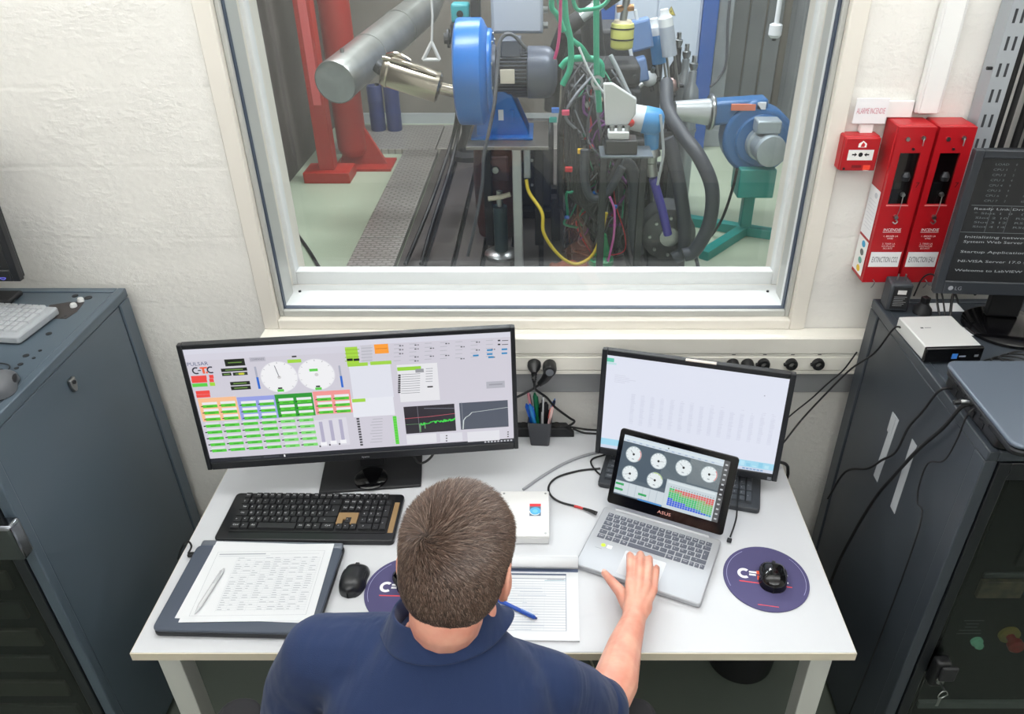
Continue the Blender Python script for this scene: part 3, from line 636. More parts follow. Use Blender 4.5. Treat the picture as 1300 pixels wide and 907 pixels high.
def lap_content(P):
    q = quadmap([(165, 125), (955, 325), (850, 765), (85, 545)]); asp = .277/.160
    P.rect(0, 0, 1, 1, (84, 98, 110), 0); P.rect(0, .30, 1, .90, (72, 88, 102), 1); P.rect(.4, .45, 1, .92, (108, 120, 126), 1); P.rect(.65, .5, 1, .90, (142, 150, 152), 1)
    P.rect(0, .895, .945, 1, (204, 216, 226), 2); P.rect(0, .935, .945, .97, (214, 226, 232), 3)
    for k in range(14): P.rect(.03+.062*k, .91, .055+.062*k, .925, (160, 182, 206), 3)
    P.disc(.43, .955, .006, (30, 36, 44), 4, 12, asp)
    P.rect(.945, 0, 1, 1, (84, 86, 88), 2); P.rect(.945, .42, 1, .62, (50, 50, 54), 3)
    for k in range(12): P.rect(.962, .04+.08*k, .985, .065+.08*k, (196, 200, 204), 4)
    needles = (135, 5, 140, 10, 200, 165)
    for (x, y), nd in zip(((231, 270), (414, 320), (601, 368), (792, 417), (204, 408), (387, 457)), needles):
        a, b = q(x, y); P.disc(a, b, .078, (150, 166, 172), 3, 32, asp); P.disc(a, b, .072, (226, 234, 236), 4, 32, asp)
        for k in range(11):
            t = math.radians(225-27*k); P.line([(a+.060*math.cos(t), b+asp*.060*math.sin(t)), (a+.069*math.cos(t), b+asp*.069*math.sin(t))], .004, (110, 120, 126), 5)
        t = math.radians(nd); P.line([(a, b), (a+.05*math.cos(t), b+asp*.05*math.sin(t))], .004, (70, 80, 90), 5); P.disc(a, b, .011, (16, 18, 20), 6, 12, asp); P.rect(a-.010, b-.085, a+.012, b-.070, (150, 160, 166), 5)
        if (x, y) in ((231, 270), (792, 417)): P.arc(a, b, .066, .073, -40, 40, (224, 130, 126), 6, 10, asp)
        if (x, y) == (387, 457): P.arc(a, b, .066, .073, 20, 110, (190, 216, 120), 6, 10, asp)
    P.rect(0, .02, .48, .235, (188, 200, 208), 3)
    for k in range(8): P.rect(.002+.0685*k, .03, .062+.0685*k, .225, (204, 214, 220), 4)
    for a, b in ((.004, .165), (.004, .075), (.235, .085)): P.rect(a, b, a+.08, b+.035, (44, 164, 92), 5)
    P.rect(.24, 0, .47, .028, (76, 140, 200), 4)
    P.rect(.475, .0, .945, .47, (198, 210, 216), 4); P.rect(.49, .415, .93, .45, (214, 224, 228), 5)
    a0, b0, a1, b1 = .515, .055, .935, .345
    NX, NY = 17, 9
    for i in range(NX):
        P.rect(a0+(a1-a0)*i/NX+.006, b1+.014, a0+(a1-a0)*i/NX+.015, b1+.026, (96, 100, 104), 6)
        for j in range(NY):
            t = j/(NY-1); s = i/(NX-1)
            if t < .42-.45*s: c = (44, 92, 214)
            elif t > .93-.22*s: c = (214, 96, 88) if i > 1 else (60, 190, 100)
            elif t > .80-.22*s: c = (146, 170, 92)
            elif t > .36-.3*s: c = (62, 188, 108) if s < .65 else (112, 190, 110)
            else: c = (50, 150, 190)
            P.rect(a0+(a1-a0)*i/NX, b0+(b1-b0)*j/NY, a0+(a1-a0)*(i+.86)/NX, b0+(b1-b0)*(j+.90)/NY, c, 6)
PL = Panel(ML @ Vector((-.143, -.0004, .030)), (ML.to_3x3() @ Vector((1, 0, 0)))*.280, (ML.to_3x3() @ Vector((0, 0, 1)))*.163, .0001)
lap_content(PL); PL.mb.build('display', LIT, llid)
PT = Panel(ML @ Vector((0, -.0004, .011)), ML.to_3x3() @ Vector((1, 0, 0)), ML.to_3x3() @ Vector((0, 0, 1)))
PT.text('ASUS', 0, 0, .0085, (236, 170, 160), 1, width=.036); PT.mb.build('brand_lettering', INK, llid)

# ---------------------------------------------------------------- closed dark laptop used as a writing board, its papers and pen
cl = thing('closed_laptop', 'closed slate grey laptop lying under the printed sheets', 'laptop', (-.690, -.650, ZD), RZ(-1.6))
M_slate = mat('slate_plastic', (72, 80, 94), .42)
MB().prism(rrect(-.185, -.138, .182, .136, .014), .003, .016).build('base', M_darksteel, cl, bevel=.003)
MB().prism(rrect(-.185, -.138, .182, .118, .014), .017, .026).build('lid', M_slate, cl, bevel=.003)
MB().box((-.180, .118, .010), (.178, .137, .0245)).build('hinge_bar', mat('grey_hinge', (120, 126, 136), .35, .4), cl, bevel=.004)
for x in (-.125, .135): MB().box((x-.0006, .1175, .0240), (x+.0006, .1375, .0248)).build('hinge_joint', M_blackpl, cl)
for x in (-.15, .15):
    for y in (-.11, .11): MB().cyl((x, y, 0), (x, y, .004), .008, seg=10).build('foot', M_blackpl, cl)
def sheet(name, label, cat, c, W, D, yaw, z, printer=None, thick=.0006, curl=0, group=None):
    r = thing(name, label, cat, (c[0], c[1], z), RZ(yaw), group)
    MB().box((-W/2, -D/2, 0), (W/2, D/2, thick)).build('page', M_paper, r)
    if printer:
        P = Panel((-W/2, -D/2, thick+.0001), (W, 0, 0), (0, D, 0), .00008); printer(P); P.mb.build('printed_form', INK, r)
    return r
def form_a(P):
    g = (190, 194, 200); k = (150, 155, 164)
    for a0, b0, a1, b1 in ((.06, .07, .94, .072), (.06, .90, .94, .902), (.06, .07, .062, .90), (.938, .07, .94, .90)): P.rect(a0, b0, a1, b1, k, 1)
    random.seed(5)
    P.rect(.08, .86, .46, .873, k, 1); P.rect(.5, .86, .9, .866, g, 1); P.rect(.08, .835, .5, .842, g, 1)
    for j in range(24):
        b = .80-.029*j; P.rect(.24, b, .92, b+.0035, g, 1)
        for i in range(9):
            if random.random() < .75: P.rect(.25+.075*i, b+.008, .25+.075*i+random.uniform(.02, .06), b+.014, k, 1)
    for i in range(10): P.rect(.24+.075*i, .11, .2412+.075*i, .82, g, 1)
sheet('paper_sheet', 'lower white sheet peeking out beneath the printed table form', 'paper', (-.684, -.641), .298, .236, -2.6, ZD+.0262)
sheet('paper_sheet', 'white printed table form with a clear pen lying on it', 'paper', (-.677, -.645), .300, .234, 1.0, ZD+.0270, form_a)
def pen(name, label, p0, p1, r, mbody, mtip, cat='pen', group=None, clip=None, parent_off=None):
    p0 = Vector(p0); p1 = Vector(p1); d = (p1-p0); L = d.length; q = d.normalized().to_track_quat('Z', 'Y').to_euler()
    t = thing(name, label, cat, p0, q, group)
    MB().lathe((0, 0, L*.14), (0, 0, L), [(0, r*.9), (.05, r), (.95, r), (1, r*.6)], 14).build('barrel', mbody, t, smooth=True)
    MB().lathe((0, 0, 0), (0, 0, L*.14), [(0, r*.18), (.6, r*.6), (1, r*.9)], 14).build('tip', mtip, t, smooth=True)
    MB().box((-r*.3, r*.95, L*.66), (r*.3, r*1.45, L*.94)).box((-r*.3, r*.4, L*.92), (r*.3, r*1.45, L*.95)).build('clip', clip or mtip, t)
    MB().cyl((0, 0, L), (0, 0, L*1.03), r*.5, seg=10).build('push_button', mtip, t)
    return t
M_clear = mat('clear_grey_plastic', (206, 208, 210), .15); M_bluepl = mat('blue_plastic', (26, 74, 172), .3); M_greenpl = mat('green_plastic', (16, 110, 70), .35)
zt = ZD+.0282
a = at(247, 780, z=zt+.005); b = at(283, 724, z=zt+.005)
pen('pen', 'clear grey ballpoint pen lying on the printed table form', a, b, .0048, M_clear, mat('pale_tip', (188, 190, 194), .3))

# ---------------------------------------------------------------- mice and round mouse pads
def mouse(label, loc, yaw, L=.102, W=.066, H=.037, m=M_gloss, group=None, name='computer_mouse', mtop=None):
    r = thing(name, label, 'mouse', loc, RZ(yaw), group); NU, NV = 28, 12
    def width(t):  # half width along the length, t in -1 (rear) .. 1 (front)
        return W/2*(1-abs(t)**3.2)**.5*(1-.10*math.exp(-((t-.15)/.28)**2)) if abs(t) < 1 else 0
    m_ = MB(); vs = []; fs = []
    for i in range(NU+1):
        t = -1+2*i/NU; tt = max(-.999, min(.999, t)); hw = width(tt); hh = H*(1-abs(tt*.98+.12)**2.6)**.6 if abs(tt*.98+.12) < 1 else 0.004
        for k in range(NV+1):
            q = math.pi*k/NV; cx = math.cos(q); vs.append((hw*math.copysign(abs(cx)**.75, cx), L/2*t, max(.0015, hh*math.sin(q)**.75)))
    for i in range(NU):
        for k in range(NV): o = i*(NV+1)+k; fs.append((o, o+NV+1, o+NV+2, o+1))
    m_.add(vs, fs).build('shell', m, r, smooth=True, angle=60)
    MB().prism([(width(-1+2*i/20*.999)*.99, L/2*(-1+2*i/20)) for i in range(21)]+[(-width(-1+2*i/20*.999)*.99, L/2*(-1+2*i/20)) for i in range(19, 0, -1)], 0, .003).build('underside', M_blackmat, r)
    MB().cyl((-.0035, L*.28, H*.60), (.0035, L*.28, H*.60), .0085, seg=16).build('scroll_wheel', mtop or M_darksteel, r, smooth=True)
    for s in (-1, 1): MB().sphere((s*W*.43, L*.02, H*.42), (.0035, L*.2, H*.22), 10, 6).build('side_grip', M_blackmat, r, smooth=True)
    return r
M_pad = mat('purple_pad_cloth', (78, 74, 114), .85, bump=(900, .1, .0005))
def mouse_pad(label, c, yaw):
    r = thing('mouse_pad', label, 'mouse pad', (c[0], c[1], ZD), RZ(yaw), 'round purple mouse pads')
    MB().lathe((0, 0, 0), (0, 0, .003), [(0, .1015), (.4, .1025), (1, .1020)], 64).build('pad', M_pad, r, smooth=True)
    P = Panel((0, 0, .0031), (1, 0, 0), (0, 1, 0)); wh = (240, 240, 244); og = (240, 96, 60)
    P.arc(-.052, .006, .0085, .016, 50, 310, wh, 1); P.rect(-.040, .010, -.022, .0155, wh, 1); P.rect(-.040, .0015, -.024, .007, wh, 1)
    P.rect(-.022, .008, .016, .019, og, 1); P.rect(-.006, -.012, .004, .012, og, 1); P.rect(-.021, -.010, -.010, .004, og, 1)
    P.arc(.043, .004, .0085, .016, 50, 310, wh, 1); P.rect(-.064, -.0215, .060, -.0185, (226, 72, 78), 1)
    P.arc(0, 0, .0935, .0945, 125, 205, (170, 170, 210), 1, 24); P.arc(0, 0, .0935, .0945, -25, 50, (170, 170, 210), 1, 24); P.rect(-.024, -.0865, .024, -.0845, (226, 72, 78), 1)
    P.mb.build('printed_logo', INK, r)
    return r
mouse_pad('round purple mouse pad with a white and orange logo, right of the silver laptop', (.537, -.614), -10)
mouse_pad('round purple mouse pad partly hidden behind the man', (-.329, -.650), -2)
mouse('glossy black mouse on the mouse pad beside the silver laptop', (.552, -.616, ZD+.003), -12, .094, .068, .036)
mouse('black mouse lying on the bare desk beside the closed slate laptop', (-.461, -.623, ZD), -6, .104, .064, .038, mat('satin_black', (26, 28, 32), .28))
mouse('small black mouse on the mouse pad hidden behind the man', (-.335, -.628, ZD+.003), 30, .09, .058, .034)

# ---------------------------------------------------------------- note pad with form, blue pen, white box
def form_b(P):
    g = (150, 160, 176); k = (84, 96, 120)
    P.rect(.04, .90, .90, .925, k, 1); P.rect(.04, .845, .90, .853, k, 1); P.rect(.895, .12, .90, .90, g, 1)
    for j in range(20): P.rect(.04, .12+.036*j, .90, .124+.036*j, g, 1)
    for i in (.16, .27, .38, .55, .62, .72): P.rect(i, .12, i+.0025, .80, (206, 210, 216), 1)
    random.seed(9)
    for j in range(12): P.rect(.4+.2*random.random(), .13+.052*j, .55+.2*random.random(), .14+.052*j, (190, 196, 206), 1)
    P.rect(.72, .82, .90, .826, (86, 150, 170), 1); P.rect(.74, .835, .88, .839, (60, 70, 90), 1)
npd = sheet('note_pad', 'white pad of ruled forms with its cover pages rolled back', 'note pad', (-.066, -.690), .290, .208, -1, ZD, form_b, thick=.005)
m = MB(); prof = [(-.104+.208*k, 0) for k in (0, 1)]
vs = []; n = 16
for i, x in enumerate((-.145, .145)):
    for k in range(n+1):
        q = math.radians(-70+250*k/n); vs.append((x, .112+.016*math.cos(q), .018+.014*math.sin(q)))
m.add(vs, [(k, k+1, n+2+k, n+1+k) for k in range(n)]); o = m.build('rolled_page', M_paper, npd, smooth=True, angle=180)
sol = o.modifiers.new('thick', 'SOLIDIFY'); sol.thickness = .0008
MB().box((-.145, .098, .001), (.145, .150, .0035)).build('turned_page', M_paper, npd)
MB().box((-.145, .094, .005), (.145, .103, .0065)).build('binding_strip', mat('blue_grey_strip', (96, 108, 136), .5), npd)
a = at(626, 759, z=ZD+.011); b = at(680, 785, z=ZD+.011)
pen('pen', 'blue ballpoint pen lying across the ruled form pad', a, b, .0048, M_bluepl, mat('dark_blue_plastic', (16, 44, 120), .3), clip=mat('light_blue_clip', (96, 140, 214), .3))
wbx = thing('white_box', 'white plastic instrument box with a red and blue sticker', 'box', (-.055, -.418, ZD), RZ(0))
MB().box((-.066, -.084, .002), (.066, .084, .024)).build('housing', mat('white_abs', (222, 222, 221), .45), wbx, bevel=.003)
MB().box((-.066, -.084, .0245), (.066, .084, .030)).build('lid', mat('white_abs', (222, 222, 221), .45), wbx, bevel=.003)
for x in (-.056, .056):
    for y in (-.074, .074): MB().cyl((x, y, .028), (x, y, .0304), .0032, seg=10).build('screw', M_steel, wbx)
P = Panel((.029, .008, .0301), (1, 0, 0), (0, 1, 0)); P.rect(-.015, .016, .015, .026, (222, 44, 54), 1)
P.rect(-.015, -.020, .015, .016, (86, 100, 122), 1); P.disc(0, -.002, .0145, (82, 170, 222), 2, 24); P.arc(0, -.002, .0135, .0155, 180, 320, (236, 240, 244), 3, 12); P.disc(0, -.002, .007, (110, 190, 232), 3, 16)
P.mb.build('sticker', INK, wbx)
# ---------------------------------------------------------------- pen cup and what stands in it
cx, cy = -.014, -.075
cup = thing('pen_cup', 'dark grey square tapered pen cup full of pens', 'cup', (cx, cy, ZD), RZ(-4))
def sq(h, z, r=.006): return [(p[0], p[1], z) for p in rrect(-h, -h, h, h, r, 3)]
m = MB(); rings = [sq(.028, 0), sq(.036, .088), sq(.0335, .088), sq(.0262, .004)]; n = len(rings[0])
m.add([p for rg in rings for p in rg], [(j*n+k, j*n+(k+1) % n, (j+1)*n+(k+1) % n, (j+1)*n+k) for j in range(3) for k in range(n)]+[tuple(range(n-1, -1, -1)), tuple(range(3*n, 4*n))])
m.build('cup_wall', mat('graphite_plastic', (62, 64, 70), .5), cup, smooth=True)
def cup_pen(lab, dx, dy, tx, ty, L, r, mb_, mt, name='pen', cat='pen'):
    pen(name, lab, (cx+dx, cy+dy, ZD+.008), (cx+tx, cy+ty, ZD+.008+L), r, mb_, mt, cat)
cup_pen('blue felt pen standing in the cup', -.010, .000, -.040, .004, .120, .0065, mat('bright_blue', (20, 92, 200), .35), M_bluepl)
cup_pen('thick pale blue highlighter standing in the cup', -.006, -.010, -.030, -.008, .128, .0060, mat('sky_blue', (40, 130, 200), .3), mat('bright_blue', (20, 92, 200), .35))
cup_pen('dark green marker standing in the cup', -.004, .012, -.016, .016, .150, .0062, M_greenpl, M_greenpl)
cup_pen('pink and grey pencil standing in the cup', -.014, .010, -.036, .016, .158, .0042, mat('pink_grey', (200, 130, 140), .5), M_darksteel)
cup_pen('slim clear pen with a black cap standing in the cup', .004, .000, .008, .006, .148, .0042, M_clear, M_blackpl)
cup_pen('thick black marker standing in the cup', .010, .010, .016, .014, .118, .0085, M_blackpl, M_blackpl)
cup_pen('second thick black marker beside the red and white pen in the cup', .000, .014, .002, .018, .112, .0080, M_blackmat, M_blackpl)
cup_pen('red and white pen leaning out of the cup', .016, -.008, .036, -.002, .118, .0050, mat('pinkish_white', (226, 190, 186), .4), mat('cream_red', (206, 110, 104), .4))
cup_pen('blue and white pen with a white clip leaning out of the cup', .016, .006, .042, .012, .132, .0045, mat('navy', (30, 40, 70), .4), mat('light_blue_clip', (96, 140, 214), .3))

# ---------------------------------------------------------------- power strip and plugs behind the cup
ps = thing('power_strip', 'black power strip at the back of the desk behind the pen cup', 'power strip', (-.015, -.045, ZD), RZ(0))
MB().prism([(-.105, 0), (.105, 0), (.080, .034), (-.080, .034)], -.018, .016, 'y').build('housing', M_blackmat, ps, bevel=.004)
for x in (-.05, 0, .05): MB().cyl((x, -.002, .033), (x, -.002, .0365), .014, seg=18).build('outlet', M_blackpl, ps)
pl1 = thing('power_plug', 'round black plug with a ribbed cord neck in the trunking above the pen cup', 'plug', (-.031, -.0625, 1.008))
MB().lathe((0, 0, 0), (0, -.038, -.010), [(0, .019), (.25, .0195), (.5, .017), (.8, .010), (1, .008)], 24).build('plug_body', M_blackpl, pl1, smooth=True)
MB().lathe((0, -.036, -.010), (0, -.043, -.036), [(0, .0085), (.2, .0085), (.25, .006), (.45, .008), (.5, .006), (.7, .0075), (.75, .0055), (1, .005)], 16).build('cord_neck', M_blackpl, pl1, smooth=True)
pl2 = thing('power_plug', 'stout black plug with a grey face hanging slanted from the trunking', 'plug', (.013, -.0625, 1.003))
MB().lathe((0, 0, 0), (0, -.040, 0), [(0, .019), (.5, .020), (.8, .019), (.95, .0165)], 24).build('plug_body', M_blackpl, pl2, smooth=True)
MB().cyl((0, -.040, 0), (0, -.042, 0), .011, seg=20).build('grey_face', mat('grey_face', (106, 110, 116), .5), pl2)
MB().tube([(-.002, -.026, -.010), (-.014, -.030, -.030), (-.030, -.032, -.046)], [.016, .008], 12, 4).build('cord_neck', M_blackpl, pl2, smooth=True)

# ---------------------------------------------------------------- cables on and behind the desk
def cable(label, pts, r, m=M_cable, name='cable', group=None, seg=8, sub=6, cat='cable'):
    pts = [Vector(p) for p in pts]; c = pts[0].copy(); 
    o = MB().tube([p-c for p in pts], r, seg, sub).build(name, m, None, smooth=True, angle=60, loc=c)
    return tag(o, label, cat, group)
zc = ZD+.004
cable('black power cord running from the round plug down to the power strip', [(-.031, -.108, .972), (-.026, -.104, .945), (.004, -.085, .905), (.030, -.075, .862), (.072, -.070, .820), (.088, -.062, .800), (.070, -.055, .778), (.045, -.05, .772)], .0035)
cable('black power cord sagging from the slanted plug towards the wide monitor', [(-.018, -.096, .956), (-.05, -.10, .935), (-.10, -.11, .915), (-.17, -.12, .90), (-.26, -.15, .92)], .0035)
cable('pair of thin black cords lying along the back edge of the desk', [(.085, -.045, ZD+.02), (.12, -.045, zc), (.18, -.05, zc), (.25, -.055, zc), (.36, -.05, zc)], .0030)
cable('second thin black cord along the back edge of the desk below the trunking', [(.070, -.034, ZD+.02), (.14, -.030, zc), (.22, -.033, zc), (.34, -.036, zc)], .0028)
cable('grey cable curving over the desk from behind the white box', [at(664, 622, z=zc), at(690, 604, z=zc), at(718, 588, z=zc), at(748, 577, z=zc), at(780, 571, z=zc), at(812, 566, z=zc)], .0042, M_cablegrey)
usb = thing('usb_cable', 'black cable with a red band plugged into the side of the silver laptop', 'cable', at(745, 648, z=zc))
c0 = usb.location.copy()
MB().tube([p-c0 for p in (at(762, 595, z=zc), at(735, 598, z=zc), at(708, 606, z=zc), at(697, 617, z=zc), at(699, 629, z=zc+.002), at(712, 638, z=zc), at(735, 644, z=zc), at(745, 648, z=zc+.001))], .0030, 8, 6).build('cord', M_cable, usb, smooth=True)
MB().tube([p-c0 for p in (at(729, 643, z=zc), at(734, 644, z=zc), at(740, 646, z=zc))], .0036, 10, 4).build('red_band', mat('red_band', (206, 60, 60), .5), usb, smooth=True)
MB().tube([p-c0 for p in (at(741, 646, z=zc+.003), at(750, 649, z=zc+.004), at(757, 652, z=zc+.005))], [.0045, .0075], 4, 3).build('plug', M_blackpl, usb)
cable('thin black loop of cable beside the dark keyboard', [at(770, 577, z=zc), at(752, 583, z=zc), at(752, 592, z=zc), at(764, 604, z=zc), at(772, 597, z=zc), at(780, 578, z=zc)], .0026)
ch = thing('charger_lead', 'thin black charger lead plugged into the hinge side of the silver laptop', 'cable', at(926, 686, z=ZD+.010)); c0 = ch.location.copy()
MB().tube([p-c0 for p in (at(927, 682, z=ZD+.010), at(932, 668, z=ZD+.014), at(935, 656, z=ZD+.028), at(936, 640, z=ZD+.030), at(937, 622, z=ZD+.030))], .0022, 8, 6).build('cord', M_cable, ch, smooth=True)
MB().box((-.006, -.006, -.005), (.006, .005, .004), Matrix.Rotation(math.radians(-23), 4, 'Z')).build('plug', M_darksteel, ch, bevel=.002)
lc = thing('charger_lead', 'short black angled lead plugged into the closed slate laptop', 'cable', at(240, 704, z=ZD+.012)); c0 = lc.location.copy()
MB().tube([p-c0 for p in (at(239, 703, z=ZD+.014), at(243, 694, z=ZD+.016), at(239, 688, z=ZD+.014), at(233, 692, z=ZD+.006), at(229, 700, z=ZD-.03), at(226, 710, z=ZD-.12))], .0024, 8, 6).build('cord', M_cable, lc, smooth=True)
MB().box((-.003, -.006, -.007), (.014, .006, .003)).build('plug', M_blackpl, lc, bevel=.002)
cable('black video cable drooping from the wide monitor stand', [(-.36, -.20, .86), (-.375, -.215, .82), (-.355, -.235, .785), (-.32, -.225, .80), (-.30, -.19, .84)], .0035)
# ================================================================ RACK CABINETS
DOORS = []
def cabinet(label, xf, out, y0, y1, H, mm, mdoor, yseam, name='rack_cabinet'):
    """xf = x of the side that shows, out = -1/+1 away from the desk, y0 front, y1 back"""
    r = thing(name, label, 'cabinet', (xf, y0, 0)); D = y1-y0; W = .60; s = out
    def bx(nm, a, b, m=mm, bev=.003):
        lo = [min(a[i], b[i]) for i in range(3)]; hi = [max(a[i], b[i]) for i in range(3)]
        return MB().box(lo, hi).build(nm, m, r, bevel=bev)
    ys = yseam-y0
    bx('core', (s*.02, .09, .03), (s*(W-.02), D-.02, H-.03), M_blackmat, 0)
    bx('front_post', (0, .004, .0), (s*.028, ys-.002, H-.028)); bx('front_post', (s*(W-.028), .004, 0), (s*W, ys-.002, H-.028))
    bx('rear_post', (0, D-.050, .0), (s*.05, D, H-.028)); bx('rear_post', (s*(W-.05), D-.050, 0), (s*W, D, H-.028))
    bx('side_panel', (s*.004, ys, .03), (s*.022, D-.053, H-.030)); bx('side_panel', (s*(W-.022), ys, .03), (s*(W-.004), D-.053, H-.030))
    bx('rear_panel', (s*.05, D-.012, .03), (s*(W-.05), D-.004, H-.03))
    # top: rim of four bars around a slightly sunk panel
    bx('top_rail', (0, .0, H-.026), (s*.022, D, H)); bx('top_rail', (s*(W-.022), .0, H-.026), (s*W, D, H))
    bx('top_rail', (s*.022, .0, H-.026), (s*(W-.022), .022, H)); bx('top_rail', (s*.022, D-.022, H-.026), (s*(W-.022), D, H))
    bx('top_panel', (s*.023, .023, H-.02), (s*(W-.023), D-.023, H-.003))
    bx('plinth', (s*.05, .012, 0), (s*(W-.05), .03, .08), M_blackmat)
    # door: frame and dark glass
    dm_ = MB()
    for a, b in (((s*.030, .0, .085), (s*.056, .018, H-.03)), ((s*(W-.056), 0, .085), (s*(W-.030), .018, H-.03)), ((s*.056, 0, .085), (s*(W-.056), .018, .135)), ((s*.056, 0, H-.075), (s*(W-.056), .018, H-.03))):
        dm_.box([min(a[i], b[i]) for i in range(3)], [max(a[i], b[i]) for i in range(3)])
    d_ = dm_.build('door', mdoor, r, bevel=.002)
    lo, hi = sorted((s*.057, s*(W-.057))); MB().box((lo, .006, .136), (hi, .010, H-.076)).build('pane', M_tint, d_)
    DOORS.append(d_)
    return r
M_tint = glass_mat('smoked_glass', (0.62, 0.65, 0.65), refl=1.0)
M_door_l = mat('dark_door_paint', (34, 38, 42), .35); M_door_r = mat('black_door_paint', (26, 29, 33), .32)
HL, XLF, YL0 = 1.232, -1.146, -.686
cabl = cabinet('blue grey rack cabinet with keyboard and mouse on top, beside the wide monitor', XLF, -1, YL0, -.028, HL, M_cab, M_door_l, -.654)
HR, XRF, YR0 = 1.22, .884, -.716
cabr = cabinet('charcoal rack cabinet with taped side panel under the fire boxes', XRF, 1, YR0, -.068, HR, M_cabr, M_door_r, -.668)
# lock on the side panel of the left cabinet
lk = MB().prism([(-.011, .014), (.011, .014), (.011, -.006), (.004, -.022), (-.005, -.022), (-.011, -.006)], -.0035, .006, 'x', Matrix.Translation((0, -.366-YL0, 1.146))).build('panel_lock', M_steel, cabl, bevel=.002)
MB().cyl((.006, 0, 0), (.0085, 0, 0), .005, seg=14).build('keyhole', M_darksteel, lk, loc=(0, -.366-YL0, 1.150))
# chrome swing handle on the left cabinet's door, perforated steel behind its glass
MB().box((-.060, -.040, .920), (.012, -.002, 1.020)).build('door_handle', mat('chrome', (132, 136, 142), .2, 1.0), DOORS[0], bevel=.008, seg=3)
M_perf = mat('perforated_steel', (120, 116, 106), .5, .6)
pm = MB(); pm.box((-.49, .060, .15), (-.12, .062, HL-.10)); pf = pm.build('rack_plate', M_darksteel, cabl)
for j in range(9): MB().box((-.47, .048, .20+.105*j), (-.14, .060, .26+.105*j)).build('rack_unit', M_perf if j % 2 else mat('grey_rack_unit', (96, 96, 92), .45, .4), cabl, bevel=.003)
# top of the left cabinet: cable cut-out with two white caps, holes
P = Panel((0, 0, HL-.0026), (1, 0, 0), (0, 1, 0))
def top(u, v): q = at(u, v, z=HL-.003); return q.x-XLF, q.y-YL0
m = MB(); pts = [top(63, 388), top(88, 384), top(107, 384), top(98, 396), top(84, 405), top(55, 405)]
MB().prism(pts, HL-.0032, HL-.0018).build('cut_out', mat('dim_opening', (62, 58, 58), .6), cabl)
for u, v in ((94, 390), (103, 383)):
    a, b = top(u, v); MB().lathe((a, b, HL-.003), (a, b, HL+.008), [(0, .0085), (.6, .0085), (1, .006)], 16).build('white_cap', mat('white_cap', (206, 208, 208), .4), cabl, smooth=True)
for u, v, r_ in ((95.5, 376, .008), (112, 378.5, .010), (62, 424, .007), (33, 452, .007), (51, 445.5, .004), (43, 455, .004), (26, 463, .006), (21, 468, .005), (83, 402, .004), (79, 404, .004)):
    a, b = top(u, v); MB().cyl((a, b, HL-.003), (a, b, HL-.0016), r_, seg=14).build('hole', M_blackmat, cabl)
# ---------------------------------------------------------------- things on the left cabinet
kb3 = thing('keyboard', 'pale grey keyboard on top of the blue grey cabinet', 'keyboard', (-1.468, -.222, HL-.002), RZ(-6))
MB().prism(rrect(-.215, -.082, .215, .072, .008), .002, .022).build('case', mat('pale_grey_plastic', (160, 165, 170), .45), kb3, bevel=.004)
keys(kb3, FULL, -.204, .056, .01815, .0215, (.0168, .0198), .007, .021, mat('pale_grey_key', (172, 176, 180), .5), (120, 124, 130), .0045, 'pale')
mouse('grey and black mouse on top of the blue grey cabinet', (-1.196, -.512, HL), 20, .105, .066, .040, mat('grey_mouse_shell', (92, 95, 100), .4))
cable('thin dark mouse cord lying on the blue grey cabinet', [(-1.215, -.462, HL+.006), (-1.235, -.42, HL+.002), (-1.29, -.41, HL+.002), (-1.38, -.42, HL+.002), (-1.5, -.40, HL+.002)], .0016)
def dark_content(P): P.rect(0, 0, 1, 1, (10, 11, 14), 0); P.rect(.55, .025, .95, .032, (60, 66, 64), 1)
rl, MLm = monitor('side_monitor', 'black monitor with a dark screen on the blue grey cabinet', (-1.505, -.15, HL-.003), 0, (-.05, .285), 3, .43, .345, (.018, .018, .030), .06, M_mon, None, dark_content)
MB().box((-.10, .025, .0004), (.10, .088, .014)).build('stand_base', M_blackmat, rl, bevel=.005)
MB().box((-.03, .025, .014), (.03, .05, .30)).build('stand_neck', M_blackmat, rl, bevel=.004)
P = Panel(MLm @ Vector((.175, -.0004, -.163)), MLm.to_3x3() @ Vector((1, 0, 0)), MLm.to_3x3() @ Vector((0, 0, 1))); P.arc(0, .004, .007, .009, 200, 340, (110, 110, 226), 1, 8); P.rect(-.006, 0, .006, .002, (110, 110, 226), 1); P.mb.build('power_light', LIT, rl)

# ---------------------------------------------------------------- front of the right cabinet
yc = YR0+.055
def fr(u, v, y=yc): q = at(u, v, y=y); return q.x-XRF, q.z
def slab(name, u0, v0, u1, v1, m, y=yc, d=.012, bev=.003):
    a0, b0 = fr(u0, v0, y); a1, b1 = fr(u1, v1, y)
    return MB().box((min(a0, a1), y-YR0-d, min(b0, b1)), (max(a0, a1), y-YR0, max(b0, b1))).build(name, m, cabr, bevel=bev)
M_brass = mat('worn_metal_plate', (176, 158, 128), .4, .5, var=(40, (120, 112, 104), .8))
a0, b0 = fr(1245, 735); 
MB().box((a0, .043, b0-.055), (a0+.105, .056, b0)).build('metal_plate', M_brass, cabr, bevel=.002)
MB().box((a0+.002, .050, b0+.006), (a0+.11, .057, b0+.022)).build('grey_strip', mat('grey_strip', (120, 122, 122), .4, .3), cabr, bevel=.002)
MB().box((a0+.118, .045, b0-.055), (a0+.20, .056, b0-.005)).build('blue_label', mat('blue_label', (46, 92, 130), .5), cabr)
for k in range(4):
    MB().box((a0+.06+.055*k, .046, b0+.05), (a0+.10+.055*k, .057, b0+.30)).build('rack_slot', mat('dim_rack_unit', (66, 68, 66), .5, .3), cabr, bevel=.002)
MB().box((.11, .058, .15), (.49, .062, HR-.10)).build('rack_plate', M_blackmat, cabr)
